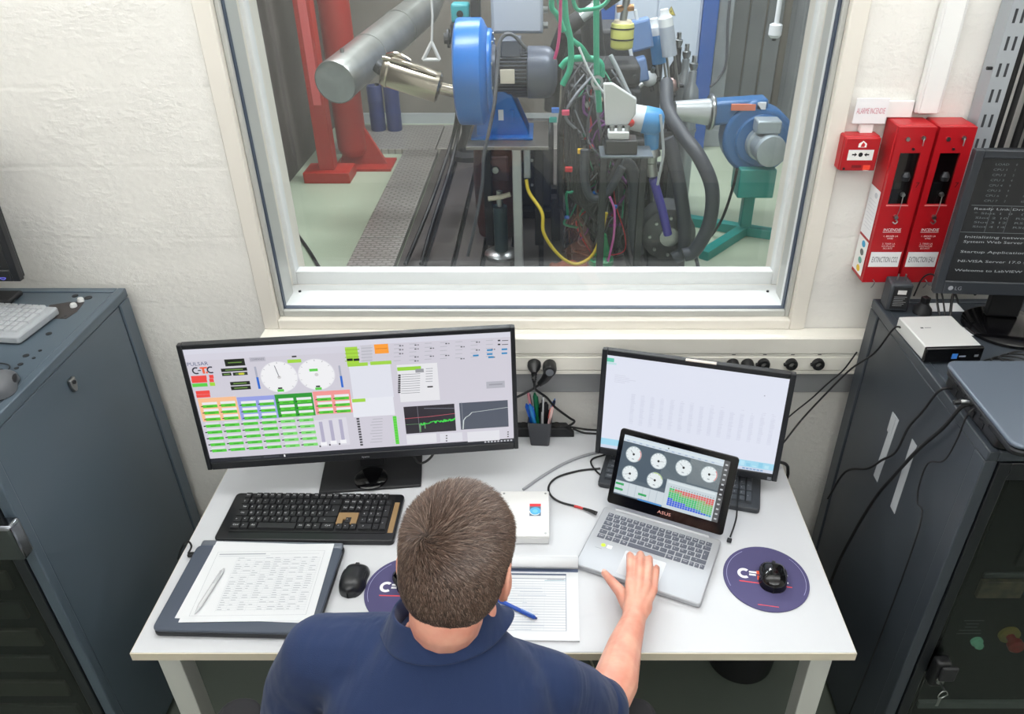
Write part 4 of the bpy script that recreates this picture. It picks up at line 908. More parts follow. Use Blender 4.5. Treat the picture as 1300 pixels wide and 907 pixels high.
a, b = fr(1240, 815); gb = mat('green_lamp', (150, 220, 180), .25); gb.node_tree.nodes['Principled BSDF'].inputs['Emission Color'].default_value = (.35, 1, .6, 1); gb.node_tree.nodes['Principled BSDF'].inputs['Emission Strength'].default_value = .12
MB().lathe((a, .058, b), (a, .036, b), [(0, .015), (.3, .015), (.35, .0115), (.8, .011), (1, .007)], 20).build('green_button', gb, cabr, smooth=True)
a, b = fr(1281, 806)
MB().lathe((a, .058, b), (a, .048, b), [(0, .026), (.8, .026), (1, .024)], 28).build('yellow_collar', mat('yellow_collar', (196, 176, 90), .5), cabr, smooth=True)
MB().lathe((a, .048, b), (a, .012, b), [(0, .011), (.45, .011), (.5, .019), (.85, .020), (1, .014)], 24).build('emergency_stop', mat('red_mushroom', (196, 36, 34), .35), cabr, smooth=True)
a, b = fr(1190, 842, YR0)
hd = MB().box((a-.020, -.030, b-.055), (a+.018, .0, b+.035)).build('door_handle', M_blackpl, DOORS[1], bevel=.008)
MB().box((a-.010, -.040, b-.020), (a+.030, -.030, b+.030)).build('latch_lever', M_blackmat, DOORS[1], bevel=.005)
ky = MB(); ky.lathe((a, -.030, b-.028), (a, -.034, b-.028), [(0, .010), (1, .009)], 16); ky.box((a-.001, -.058, b-.031), (a+.001, -.034, b-.025)); ky.tube([(a+.012*math.cos(t*.7), -.058+.003*math.sin(t), b-.044+.013*math.sin(t*.7)) for t in range(10)], .0012, 6, 3); ky.box((a-.008, -.060, b-.085), (a-.001, -.058, b-.052))
ky.build('key_and_ring', M_steel, DOORS[1])
MB().box((.112, .045, .30), (.49, .057, .325)).build('pale_rail', mat('pale_rail', (150, 156, 150), .4), cabr, bevel=.002)
P = Panel((.128, .0572, .64), (1, 0, 0), (0, 0, 1)); 
for k, w_ in enumerate((.05, .032, .032, .055, .06)): P.rect(.03-w_/2+.01, -.012*k, .03+w_/2+.01, -.012*k+.003, (112, 118, 116), 1)
P.mb.build('panel_lettering', INK, cabr)
# tape strips on the side of the right cabinet
M_tape = mat('pale_tape', (176, 180, 184), .4)
for (y, z0, z1, sl) in ((-.335, .815, 1.03, -.012), (-.455, .815, 1.035, 0)):
    MB().add([(.0030, y-YR0-.014, z0), (.0030, y-YR0+.014, z0), (.0030, y-YR0+.014+sl, z1), (.0030, y-YR0-.014+sl, z1), (.0045, y-YR0-.014, z0), (.0045, y-YR0+.014, z0), (.0045, y-YR0+.014+sl, z1), (.0045, y-YR0-.014+sl, z1)],
             [(0, 3, 2, 1), (4, 5, 6, 7), (0, 1, 5, 4), (1, 2, 6, 5), (2, 3, 7, 6), (3, 0, 4, 7)]).build('tape_strip', M_tape, cabr)
    MB().box((.002, y-YR0-.012, z1-.06), (.0042, y-YR0+.012, z1-.001)).build('tape_strip', M_tape, cabr) if sl else None
# ---------------------------------------------------------------- things on the right cabinet
zt = HR
sb_ = thing('drive_box', 'silver and black network drive box on the charcoal cabinet', 'box', (.948, -.316, zt), RZ(3))
MB().box((-.066, -.064, .004), (.068, .080, .040)).build('silver_cover', mat('silver_paint', (206, 207, 206), .4, .2), sb_, bevel=.003)
MB().box((-.068, -.074, .003), (.070, -.062, .041)).build('black_front', M_gloss, sb_, bevel=.003)
P = Panel((0, -.0742, .02), (1, 0, 0), (0, 0, 1)); P.rect(-.004, -.008, .010, .006, (60, 130, 220), 1); P.rect(.014, -.004, .03, 0, (150, 160, 180), 1); P.rect(.05, -.004, .06, .002, (120, 126, 132), 1); P.mb.build('front_badge', INK, sb_)
P = Panel((-.03, .02, .0403), (1, 0, 0), (0, 1, 0)); P.rect(-.008, 0, -.001, .005, (40, 42, 46), 1); P.rect(.002, .001, .018, .004, (120, 122, 126), 1); P.mb.build('lid_lettering', INK, sb_)
ad = thing('power_adapter', 'dark plug-in power adapter with a white rating label on the charcoal cabinet', 'adapter', (.922, -.118, zt), RZ(-4))
MB().box((-.029, -.022, 0), (.027, .030, .078)).build('adapter_body', mat('adapter_grey', (58, 62, 68), .5), ad, bevel=.005)
MB().box((-.021, -.0228, .008), (.022, -.0215, .070)).build('rating_plate', M_blackmat, ad)
P = Panel((0, -.0231, .04), (1, 0, 0), (0, 0, 1)); P.rect(-.010, .010, .012, .022, (226, 226, 224), 1)
for k in range(6): P.rect(-.016, .002-.005*k, .016-.004*(k % 3), .0035-.005*k, (150, 152, 154), 1)
P.mb.build('rating_print', INK, ad)
for x in (-.008, .010): MB().cyl((x, .004, .078), (x, .004, .096), .0022, seg=8).build('pin', M_steel, ad)
pg = thing('power_plug', 'small dark plug lying behind the silver drive box', 'plug', (.985, -.145, zt), RZ(20))
MB().lathe((0, 0, 0), (0, 0, .030), [(0, .024), (.4, .022), (.8, .012), (1, .011)], 20).build('plug_body', M_blackmat, pg, smooth=True); MB().box((-.009, -.009, .028), (.009, .009, .045)).build('plug_head', M_blackpl, pg, bevel=.002)
def tag_card(lab, c, w_, d_, yaw):
    r = thing('label_card', lab, 'card', (c[0], c[1], zt-.002), RZ(yaw)); MB().box((-w_/2, -d_/2, 0), (w_/2, d_/2, .0012)).build('card', M_paper, r); return r
tag_card('white label card behind the silver drive box', (1.05, -.115), .10, .045, 0); tag_card('white label card by the monitor foot on the charcoal cabinet', (1.085, -.240), .09, .040, 2)
rlp = thing('closed_laptop', 'closed grey laptop docked on top of the charcoal cabinet', 'laptop', (1.074, -.625, zt+.034), RZ(0))
MB().prism(rrect(-.188, -.150, .190, .150, .022), .0, .014).build('base', M_darksteel, rlp, bevel=.004)
MB().prism(rrect(-.190, -.148, .190, .152, .022), .016, .027).build('lid', mat('lid_grey_blue', (104, 114, 128), .32, .35), rlp, bevel=.004)
for k in range(5): MB().box((-.1895, -.06+.035*k, .004), (-.1875, -.045+.035*k, .010)).build('side_port', M_blackpl, rlp)
dk = thing('docking_station', 'black docking station under the closed grey laptop', 'docking station', (1.074, -.625, zt), RZ(0))
MB().prism(rrect(-.178, -.088, .180, .150, .015), 0, .034).build('dock_body', M_blackpl, dk, bevel=.005)
for k in range(4): MB().box((-.1795, -.03+.04*k, .008), (-.1775, -.008+.04*k, .022)).build('dock_port', M_darksteel, dk)
def term(P):
    P.rect(0, 0, 1, 1, (14, 16, 19), 0); c = (150, 155, 156); d = (100, 106, 108)
    P.rect(.36, .66, 1, .99, (96, 102, 102), 1)
    random.seed(2)
    for k in range(8): P.text(f'CPU {k}' if k else 'LOAD', .12, .945-.040*k, .017, d, 2, width=.075); P.text(f'{random.randint(0, 9)}', .20, .945-.04*k, .017, d, 2, asp=.8); P.text(f'{random.randint(10, 99)}', .30, .945-.04*k, .017, d, 2, asp=.8)
    P.rect(.02, .633, 1, .637, d, 1); P.text('Ready Link Driver Address Mask', .04, .60, .018, c, 2, width=.62, align=-1)
    for k, s in enumerate(('* Slot 1  0   (10.0.0.4/255.255)', '  Slot 2 10   RS(10.0.0.5/255.255)', '  Slot 3 12   RS(10.0.0.6/255.255)', '  Slot 4 14   RS(10.0.0.7/255.255)')): P.text(s, .05, .565-.036*k, .016, d, 2, width=.66, align=-1)
    for a in (.14, .25, .42): P.rect(a, .42, a+.002, .63, d, 1)
    P.rect(.0, .415, 1, .419, d, 1)
    for s, b, w_ in (('Initializing network...', .37, .42), ('System Web Server started', .33, .48), ('Startup Application: c:\\ni-rt\\startup', .245, .70), ('NI-VISA Server 17.0 started successfully', .165, .74), ('Welcome to LabVIEW Real-Time 17.0', .085, .68)): P.text(s, .04, b, .021, c, 2, width=w_, align=-1)
rr, MR = monitor('terminal_monitor', 'black monitor with white terminal text on the charcoal cabinet', (1.166, -.205, zt-.003), -4, (-.045, .283), 0, .43, .355, (.020, .018, .034), .06, mat('slate_monitor', (46, 50, 56), .4), None, term)
MB().lathe((0, -.02, .0018), (0, -.02, .016), [(0, .105), (.5, .105), (1, .092)], 40).build('stand_base', M_gloss, rr, smooth=True)
MB().box((-.04, .012, .016), (.04, .036, .25)).build('stand_neck', M_blackpl, rr, bevel=.004)
P = Panel(MR @ Vector((-.16, -.0004, -.166)), MR.to_3x3() @ Vector((1, 0, 0)), MR.to_3x3() @ Vector((0, 0, 1))); P.disc(-.018, .005, .006, (150, 154, 160), 1, 16); P.text('LG', 0, 0, .010, (150, 154, 160), 1); P.mb.build('brand_lettering', INK, rr)
P = Panel(MR @ Vector((.05, -.0004, -.163)), MR.to_3x3() @ Vector((1, 0, 0)), MR.to_3x3() @ Vector((0, 0, 1))); P.rect(0, 0, .008, .004, (40, 90, 240), 1); P.mb.build('power_light', LIT, rr)
# cables on and down the charcoal cabinet
coil = [(1.06+.05*math.cos(t*.55)+.0015*t, -.405+.025*math.sin(t*.55), zt+.004+.0006*t) for t in range(40)]
cable('coiled thin black cable lying beside the closed grey laptop', coil, .0022, sub=2)
cable('black signal cable arching from the silver drive box towards the terminal monitor', [(.985, -.235, zt+.03), (.98, -.20, zt+.075), (1.0, -.15, zt+.10), (1.04, -.13, zt+.085), (1.07, -.15, zt+.03)], .0028)
cable('thin black cable arching up behind the silver drive box', [(1.0, -.235, zt+.028), (.995, -.19, zt+.08), (.985, -.15, zt+.11), (.972, -.125, zt+.09), (.97, -.11, zt+.03)], .0022)
cable('thick black cable leaving the back of the silver drive box', [(1.01, -.235, zt+.025), (1.025, -.19, zt+.08), (1.06, -.16, zt+.095), (1.10, -.16, zt+.06)], .0036)
xs = XRF-.004
cable('long black cord hanging from the docking station down the cabinet side', [(.905, -.515, zt+.016), (.872, -.51, zt+.005), (xs-.006, -.47, 1.14), (xs-.004, -.43, 1.06), (xs-.004, -.41, .97), (xs-.005, -.36, .90), (xs-.004, -.30, .82), (xs-.02, -.22, .74), (xs-.03, -.18, .60)], .0032)
cable('thick black cord with a steel plug hanging from the docked laptop', [(.905, -.60, zt+.030), (.875, -.60, zt+.028), (xs-.010, -.57, 1.17), (xs-.006, -.50, 1.05), (xs-.006, -.44, .92), (xs-.008, -.39, .80), (xs-.010, -.34, .62), (xs-.012, -.30, .40), (xs-.012, -.28, .012)], .0045)
pc = thing('cable_connector', 'steel connector plugged into the side of the docked laptop', 'connector', (.884, -.60, zt+.0385)); MB().cyl((-.018, 0, 0), (.006, 0, 0), .0065, seg=14).build('shell', M_steel, pc, smooth=True)
MB().cyl((-.030, 0, -.001), (-.018, 0, 0), .0055, seg=12).build('sleeve', M_blackpl, pc, smooth=True)
cable('thin dark cord looping across the cabinet side below the laptop', [(.8835, -.625, zt+.040), (.874, -.625, zt+.020), (xs-.007, -.622, 1.17), (xs-.004, -.60, 1.10), (xs-.004, -.55, 1.05), (xs-.004, -.545, .98), (xs-.004, -.56, .94), (xs-.005, -.60, .90), (xs-.005, -.60, .5), (xs-.005, -.58, .01)], .0020)
cable('thin black lead running from the silver drive box down behind the spreadsheet monitor', [(.885, -.262, zt+.02), (.868, -.25, zt+.012), (.862, -.20, 1.13), (.84, -.14, 1.04), (.80, -.12, .95), (.74, -.13, .86), (.69, -.16, .80), (.66, -.17, .765)], .0026)
cable('thin knotted black lead hanging from the trunking to the spreadsheet monitor', [(.870, -.085, 1.06), (.845, -.085, 1.00), (.81, -.082, .95), (.775, -.078, .895), (.735, -.080, .85), (.70, -.085, .81), (.67, -.088, .775)], .0022)
cable('black lead dropping over the desk edge behind the spreadsheet monitor', [(.640, -.19, .79), (.665, -.20, .764), (.690, -.205, .756), (.7005, -.205, .735), (.703, -.200, .68), (.706, -.12, .45), (.712, -.06, .012)], .0045)

# ================================================================ FIRE ALARM AND EXTINGUISHER BOXES ON THE WALL
def fire_box(x0, label, tagline):
    r = thing('extinguisher_box', label, 'fire box', (x0, 0, 1.275)); W, H, D = .090, .412, .080
    M_in = mat('box_interior', (40, 12, 14), .6)
    MB().box((0, -D+.006, 0), (W, -.001, H)).build('housing', M_red, r, bevel=.004)
    # door with a window hole
    wx0, wx1, wz0, wz1 = .017, .066, .218, .348
    for lo, hi in (((.001, -D-.004, .002), (W-.001, -D+.006, wz0)), ((.001, -D-.004, wz1), (W-.001, -D+.006, H-.002)), ((.001, -D-.004, wz0), (wx0, -D+.006, wz1)), ((wx1, -D-.004, wz0), (W-.001, -D+.006, wz1))):
        MB().box(lo, hi).build('door', M_red, r)
    MB().box((wx0, -D+.004, wz0), (wx1, -D+.0055, wz1)).build('dark_interior', mat('dark_window', (26, 16, 18), .3), r)
    MB().box((wx0+.006, -D+.001, wz0), (wx0+.030, -D+.004, wz0+.055)).build('valve', M_blackpl, r, bevel=.002)
    MB().lathe((wx0+.030, -D+.002, wz0+.06), (wx0+.030, -D+.002, wz0+.082), [(0, .010), (.5, .012), (1, .006)], 12).build('gauge', M_darksteel, r)
    MB().box((wx0, -D-.001, wz0), (wx1, -D+.000, wz1)).build('window_pane', glass_mat('box_glass', (.8, .8, .8)) if 'box_glass' not in MATS else MATS['box_glass'], r)
    for lo, hi in (((wx0-.003, -D-.0048, wz0-.004), (wx1+.003, -D-.004, wz0-.001)),): MB().box(lo, hi).build('window_trim', mat('pale_red_trim', (222, 130, 130), .4), r)
    MB().cyl((.062, -D-.004, .385), (.062, -D-.010, .385), .005, seg=14).build('lock', M_steel, r); MB().tube([(.062, -D-.012, .386), (.061, -D-.014, .376), (.062, -D-.012, .368)], .0014, 6, 3).build('pull_ring', M_steel, r)
    for x in (.026, .045): MB().cyl((x, -D-.004, .382 if x < .03 else .358), (x, -D-.008, .382 if x < .03 else .358), .005 if x < .03 else .003, seg=14).build('rivet', M_steel if x < .03 else M_darksteel, r)
    MB().lathe((.047, -D-.004, .245), (.047, -D-.012, .245), [(0, .006), (1, .005)], 14).build('knob', M_steel, r, smooth=True)
    MB().tube([(.047, -D-.012, .243), (.046, -D-.014, .215), (.044, -D-.012, .190)], .0011, 6, 4).build('chain', M_steel, r)
    MB().lathe((.044, -D-.004, .186), (.044, -D-.012, .186), [(0, .0055), (1, .005)], 14).build('knob', M_steel, r, smooth=True); MB().tube([(.038, -D-.010, .174), (.044, -D-.012, .170), (.050, -D-.010, .175), (.044, -D-.010, .180)], .0016, 6, 3).build('seal_wire', M_steel, r)
    P = Panel((0, -D-.0044, 0), (1, 0, 0), (0, 0, 1)); wh = (240, 214, 214)
    P.text('INCENDIE', .045, .147, .0075, (250, 240, 240), 1, width=.044); P.rect(.022, .1435, .068, .1445, (250, 240, 240), 1)
    for s, b in (('1. BRISER LA', .131), ('VITRE', .1245), ('2. TIRER LA', .110), ('GOUPILLE DE', .1035), ('SECURITE', .097)): P.text(s, .045, b, .0045, wh, 1, width=.0030*len(s))
    P2 = Panel((0, -D-.0044, 0), (1, 0, 0), (0, 0, 1)); P2.rect(.006, .047, .084, .089, (240, 240, 242), 1); P2.text(tagline, .045, .060, .016, (86, 88, 96), 2, width=.066); P2.mb.build('name_label', INK, r); P3 = Panel((0, -D-.0044, 0), (1, 0, 0), (0, 0, 1)); P3.text('7', .078, .262, .014, (60, 10, 14), 1); P3.mb.build('number_mark', INK, r)
    P.mb.build('lettering', INK, r)
    for x in (.028, .070): MB().tube([(x, -D-.004, .010), (x+.002, -D-.012, .006), (x+.001, -D-.010, -.006), (x-.002, -D-.008, -.012)], .0014, 6, 4).build('seal_wire', M_steel, r)
    return r
f1 = fire_box(.836, 'red extinguisher box labelled EXTINCTION CO2', 'EXTINCTION CO2')
f2 = fire_box(.932, 'red extinguisher box labelled EXTINCTION EAU', 'EXTINCTION EAU')
P = Panel((-.0006, -.001, 0), (0, -.074, 0), (0, 0, 1), .0002); P.n = Vector((-1, 0, 0))
def pside(a0, b0, a1, b1, c, l=1): P.poly([(a0, b0), (a0, b1), (a1, b1), (a1, b0)], c, l)
pside(.06, .115, .95, .245, (232, 233, 236)); pside(.06, .012, .95, .108, (236, 236, 234))
for k, c in enumerate(((66, 160, 206), (104, 110, 108), (110, 170, 160), (236, 196, 50))):
    P.disc(.58, .094-.023*k, .16, c, 2, 16, .055)
P.disc(.66, .228, .13, (196, 200, 206), 2, 16, .055)
for k in range(9): pside(.2, .21-.009*k, .8, .2115-.009*k, (206, 208, 214), 2)
P.mb.build('side_notice', INK, f1)
cp = thing('fire_call_point', 'small red fire alarm call point beside the extinguisher boxes', 'fire alarm', (.7715, 0, 1.566))
MB().box((-.044, -.042, 0), (.044, -.001, .086)).build('backing_box', M_red, cp, bevel=.004); MB().box((-.043, -.052, .002), (.043, -.042, .084)).build('cover', M_red, cp, bevel=.003)
P = Panel((0, -.0524, .043), (1, 0, 0), (0, 0, 1)); P.rect(-.031, -.014, .031, .012, (232, 232, 230), 1); P.disc(0, 0, .0055, (20, 20, 22), 2, 18)
for s in (-1, 1): P.poly([(s*.0085, 0), (s*.0145, .005), (s*.0145, -.005)][::s], (20, 20, 22), 2); P.rect(s*.0145, -.0018, s*.021, .0018, (20, 20, 22), 2)
P.poly([(-.010, .018), (.010, .018), (.010, .027), (0, .034), (-.010, .027)], (244, 240, 238), 1); P.poly([(-.004, .019), (.005, .019), (.006, .025), (.001, .031), (-.003, .025)], (200, 40, 44), 2)
P.rect(.012, -.038, .030, -.026, (240, 72, 50), 1); P.rect(.014, -.041, .028, -.039, (244, 226, 220), 1); P.rect(-.016, -.033, .008, -.026, (120, 14, 20), 1)
P.mb.build('lettering', INK, cp)
MB().cyl((-.034, -.052, .008), (-.034, -.054, .008), .003, seg=10).build('screw', M_darksteel, cp)
sg = thing('alarm_sign', 'white ALARME INCENDIE sign plate above the call point', 'sign', (.786, 0, 1.676))
MB().box((-.039, -.022, 0), (.040, -.019, .060)).build('plate', mat('white_sign', (236, 235, 238), .4), sg)
MB().box((-.016, -.019, .004), (.040, -.002, .050)).box((.040, -.014, .012), (.105, -.002, .052)).build('bracket', M_conduit, sg, bevel=.002)
P = Panel((0, -.0222, 0), (1, 0, 0), (0, 0, 1)); P.text('ALARME INCENDIE', 0, .024, .014, (206, 120, 140), 1, width=.068); P.mb.build('lettering', INK, sg)
st = thing('wall_conduit', 'short white conduit stub joining sign plate and call point', 'conduit', (.786, 0, 1.6525)); MB().box((-.016, -.016, 0), (.018, -.002, .022)).build('channel', M_conduit, st, bevel=.002); MB().box((-.014, -.018, 0), (.016, -.0155, .022)).build('cover', M_conduit, st)
# ---------------------------------------------------------------- slotted cable channel with its cables
ct = thing('cable_channel', 'slotted grey metal cable channel running up the wall', 'cable channel', (1.034, 0, 1.25))
M_galv = mat('galvanised_grey', (172, 178, 184), .42, .3)
MB().box((0, -.052, 0), (.046, -.049, ZC-1.26)).box((0, -.049, 0), (.003, -.003, ZC-1.26)).box((.043, -.049, 0), (.046, -.003, ZC-1.26)).build('channel', M_galv, ct)
s0 = None
for j in range(30):
    for x in (.0105, .0275):
        if s0 is None: s0 = MB().box((0, -.0526, 0), (.006, -.0515, .030)).build('slot', mat('slot_dark', (52, 54, 58), .7), ct, loc=(x, 0, .02))
        else: share(s0, 'slot', ct, (x, 0, .02+.058*j))
MB().cyl((-.012, -.045, .56), (.004, -.045, .56), .004, seg=10).build('bolt', M_blackpl, ct); MB().cyl((-.012, -.045, 1.10), (.004, -.045, 1.10), .004, seg=10).build('bolt', M_blackpl, ct)
for k, (x, r_) in enumerate(((1.094, .008), (1.112, .007), (1.150, .009), (1.170, .007), (1.187, .008), (1.206, .009), (1.226, .007))):
    cable('straight black cable in the bundle beside the slotted channel', [(x, -.03-.01*(k % 2), 1.24), (x+.003, -.03-.01*(k % 2), 1.8), (x-.004, -.03-.01*(k % 2), 2.4), (x, -.03-.01*(k % 2), 3.1)], r_, group='cables beside the slotted channel')
for z in (1.62, 1.95, 2.3):
    t = thing('cable_clamp', 'black clamp strap holding the cable bundle to the wall', 'clamp', (1.16, 0, z), group='clamp straps on the cable bundle'); MB().box((-.082, -.056, -.006), (.082, -.051, .006)).box((-.082, -.056, -.006), (-.078, -.002, .006)).box((.078, -.056, -.006), (.082, -.002, .006)).build('strap', M_blackpl, t)
    for s in (-.07, .07): MB().cyl((s, -.056, 0), (s, -.059, 0), .004, seg=10).build('screw', M_steel, t)
# ---------------------------------------------------------------- floor: waste bin, cables
bn = thing('waste_bin', 'round black waste bin under the desk', 'bin', (.640, -.290, 0))
MB().lathe((0, 0, 0), (0, 0, .33), [(0, .10), (.02, .105), (.97, .128), (1, .132), (1, .124), (.05, .10)], 36, caps=False).build('wall', M_blackmat, bn, smooth=True); MB().cyl((0, 0, .008), (0, 0, .012), .10, seg=30).build('bottom', M_blackmat, bn)
MB().lathe((0, 0, .315), (0, 0, .335), [(0, .130), (.5, .1345), (1, .130), (1, .125), (0, .125)], 36, caps=False).build('rim', M_blackpl, bn, smooth=True)
cable('pale cable lying on the floor under the desk left of the man', [(-.60, -.10, .006), (-.58, -.3, .006), (-.62, -.5, .006), (-.53, -.7, .006), (-.42, -.9, .006)], .005, mat('pale_cable', (170, 168, 150), .5))
cable('thin pale cable lying on the floor between the man and the bin', [(.10, -.15, .005), (.18, -.4, .005), (.25, -.60, .005), (.34, -.72, .005), (.38, -.9, .005)], .004, mat('pale_cable', (170, 168, 150), .5))
# ================================================================ PERSON
def cap(mb, p0, p1, r0, r1=None, seg=16):
    """tapered capsule"""
    r1 = r0 if r1 is None else r1; p0 = Vector(p0); p1 = Vector(p1); d = p1-p0; L = d.length; n = d/L if L > 1e-9 else Vector((0, 0, 1))
    prof = []
    for k in range(5): q = math.pi/2*k/4; prof.append((-math.cos(q)*r0/L, max(1e-4, math.sin(q)*r0)))
    for k in range(5): q = math.pi/2*k/4; prof.append((1+math.sin(q)*r1/L, max(1e-4, math.cos(q)*r1)))
    return mb.lathe(p0, p1, prof, seg)
def chain(mb, pts, rs, seg=16):
    for i in range(len(pts)-1): cap(mb, pts[i], pts[i+1], rs[i], rs[i+1], seg)
def loft(mb, secs, seg=32, power=2.3):
    """secs = [(centre, rx, ry, tilt about x in degrees)]"""
    vs = []; fs = []
    for c, rx, ry, tl in secs:
        R = Matrix.Rotation(math.radians(tl), 3, 'X')
        for k in range(seg):
            q = 2*math.pi*k/seg; a = math.cos(q); b = math.sin(q)
            vs.append(Vector(c)+R @ Vector((rx*math.copysign(abs(a)**(2/power), a), ry*math.copysign(abs(b)**(2/power), b), 0)))
    for j in range(len(secs)-1):
        for k in range(seg): k2 = (k+1) % seg; fs.append((j*seg+k, j*seg+k2, (j+1)*seg+k2, (j+1)*seg+k))
    fs.append(tuple(range(seg-1, -1, -1))); fs.append(tuple(range((len(secs)-1)*seg, len(secs)*seg)))
    return mb.add(vs, fs)
def fuse(mb, name, m, parent, voxel, smooth_it, disp=None, dec=None):
    """merge the overlapping shapes into one continuous skin"""
    me = bpy.data.meshes.new('tmp'); me.from_pydata(mb.v, [], mb.f); o = bpy.data.objects.new('tmp', me); COL.objects.link(o)
    r = o.modifiers.new('r', 'REMESH'); r.mode = 'VOXEL'; r.voxel_size = voxel
    s = o.modifiers.new('s', 'SMOOTH'); s.iterations = smooth_it; s.factor = .5
    if dec: d = o.modifiers.new('d', 'DECIMATE'); d.ratio = dec
    bpy.context.view_layer.update(); dg = bpy.context.evaluated_depsgraph_get()
    out = bpy.data.meshes.new_from_object(o.evaluated_get(dg)); bpy.data.objects.remove(o)
    out.name = name; out.materials.clear(); out.materials.append(m); out.polygons.foreach_set('use_smooth', [True]*len(out.polygons))
    ob = bpy.data.objects.new(name, out); COL.objects.link(ob)
    if parent is not None: ob.parent = parent
    return ob
def skin_material():
    m = bpy.data.materials.new('skin'); m.use_nodes = True; nt = m.node_tree; b = nt.nodes['Principled BSDF']
    b.inputs['Roughness'].default_value = .48; b.inputs['Subsurface Weight'].default_value = .12; b.inputs['Subsurface Radius'].default_value = (.012, .004, .002)
    b.inputs['Subsurface Scale'].default_value = .5
    g = nt.nodes.new('ShaderNodeNewGeometry'); n = nt.nodes.new('ShaderNodeTexNoise'); n.inputs['Scale'].default_value = 22; n.inputs['Detail'].default_value = 4
    nt.links.new(g.outputs['Position'], n.inputs['Vector'])
    cr = nt.nodes.new('ShaderNodeValToRGB'); cr.color_ramp.elements[0].position = .35; cr.color_ramp.elements[1].position = .68
    cr.color_ramp.elements[0].color = lin((226, 168, 146)); cr.color_ramp.elements[1].color = lin((212, 142, 122))
    nt.links.new(n.outputs['Fac'], cr.inputs[0]); nt.links.new(cr.outputs[0], b.inputs['Base Color'])
    n2 = nt.nodes.new('ShaderNodeTexNoise'); n2.inputs['Scale'].default_value = 420; bp = nt.nodes.new('ShaderNodeBump'); bp.inputs['Strength'].default_value = .12; bp.inputs['Distance'].default_value = .001
    nt.links.new(g.outputs['Position'], n2.inputs['Vector']); nt.links.new(n2.outputs['Fac'], bp.inputs['Height']); nt.links.new(bp.outputs[0], b.inputs['Normal'])
    return m
M_skin = skin_material()
def shirt_material():
    m = mat('navy_pique_cotton', (15, 40, 82), .85, var=(3, (13, 34, 72), .6)); nt = m.node_tree; b = nt.nodes['Principled BSDF']
    b.inputs['Sheen Weight'].default_value = .08; b.inputs['Sheen Roughness'].default_value = .5
    g = nt.nodes.new('ShaderNodeNewGeometry'); mp = nt.nodes.new('ShaderNodeMapping'); mp.inputs['Scale'].default_value = (1.5, 1, .7); mp.inputs['Rotation'].default_value = (.3, .5, .2)
    nt.links.new(g.outputs['Position'], mp.inputs[0])
    n1 = nt.nodes.new('ShaderNodeTexNoise'); n1.inputs['Scale'].default_value = 7; n1.inputs['Detail'].default_value = 2; n1.inputs['Distortion'].default_value = 1.4; nt.links.new(mp.outputs[0], n1.inputs['Vector'])
    n2 = nt.nodes.new('ShaderNodeTexVoronoi'); n2.inputs['Scale'].default_value = 650; nt.links.new(g.outputs['Position'], n2.inputs['Vector'])
    b1 = nt.nodes.new('ShaderNodeBump'); b1.inputs['Strength'].default_value = .35; b1.inputs['Distance'].default_value = .03; nt.links.new(n1.outputs['Fac'], b1.inputs['Height'])
    b2 = nt.nodes.new('ShaderNodeBump'); b2.inputs['Strength'].default_value = .25; b2.inputs['Distance'].default_value = .001; nt.links.new(n2.outputs['Distance'], b2.inputs['Height']); nt.links.new(b1.outputs[0], b2.inputs['Normal'])
    nt.links.new(b2.outputs[0], b.inputs['Normal'])
    return m
M_shirt = shirt_material()
man = thing('person', 'seated man with short brown hair in a navy polo shirt, one hand on the laptop', 'person', (0, 0, 0))
# skeleton points
HC = Vector((-.135, -1.092, 1.298))
HM = Matrix.Translation(HC) @ Euler((math.radians(-24), math.radians(2), math.radians(-13)), 'XYZ').to_matrix().to_4x4()
def H(x, y, z): return HM @ Vector((x, y, z))
SHL, SHR = Vector((-.372, -1.082, 1.078)), Vector((.004, -1.105, 1.012))
ELL, ELR = Vector((-.455, -1.06, .86)), Vector((.108, -1.035, .850))
WRL = Vector((-.31, -.93, .69)); WRR = at(805, 786, z=.795)
NB = Vector((-.158, -1.105, 1.185))
TORSO = [((-.17, -1.28, .47), .185, .14, 0), ((-.17, -1.275, .62), .185, .135, 0), ((-.17, -1.25, .78), .180, .130, -4), ((-.17, -1.205, .93), .190, .130, -8), ((-.172, -1.165, 1.03), .192, .120, -12), ((-.170, -1.138, 1.10), .172, .100, -16), ((-.165, -1.122, 1.15), .120, .080, -18), ((-.160, -1.112, 1.185), .078, .068, -18)]
def arm(mb, S, E, W, rs, grow=0):
    r0, r1, r2, r3 = rs; mid = S.lerp(E, .5); f1 = E.lerp(W, .25)
    chain(mb, [S, mid, E.lerp(S, .06)], [r0+grow, r1+grow, r2+grow]); return f1
# ---- body: one continuous skin
b = MB()
loft(b, [(c, rx-.012, ry-.012, t) for c, rx, ry, t in TORSO])
chain(b, [NB+Vector((0, -.012, -.04)), NB, H(0, -.030, -.055), H(0, -.035, -.01)], [.064, .058, .056, .055])
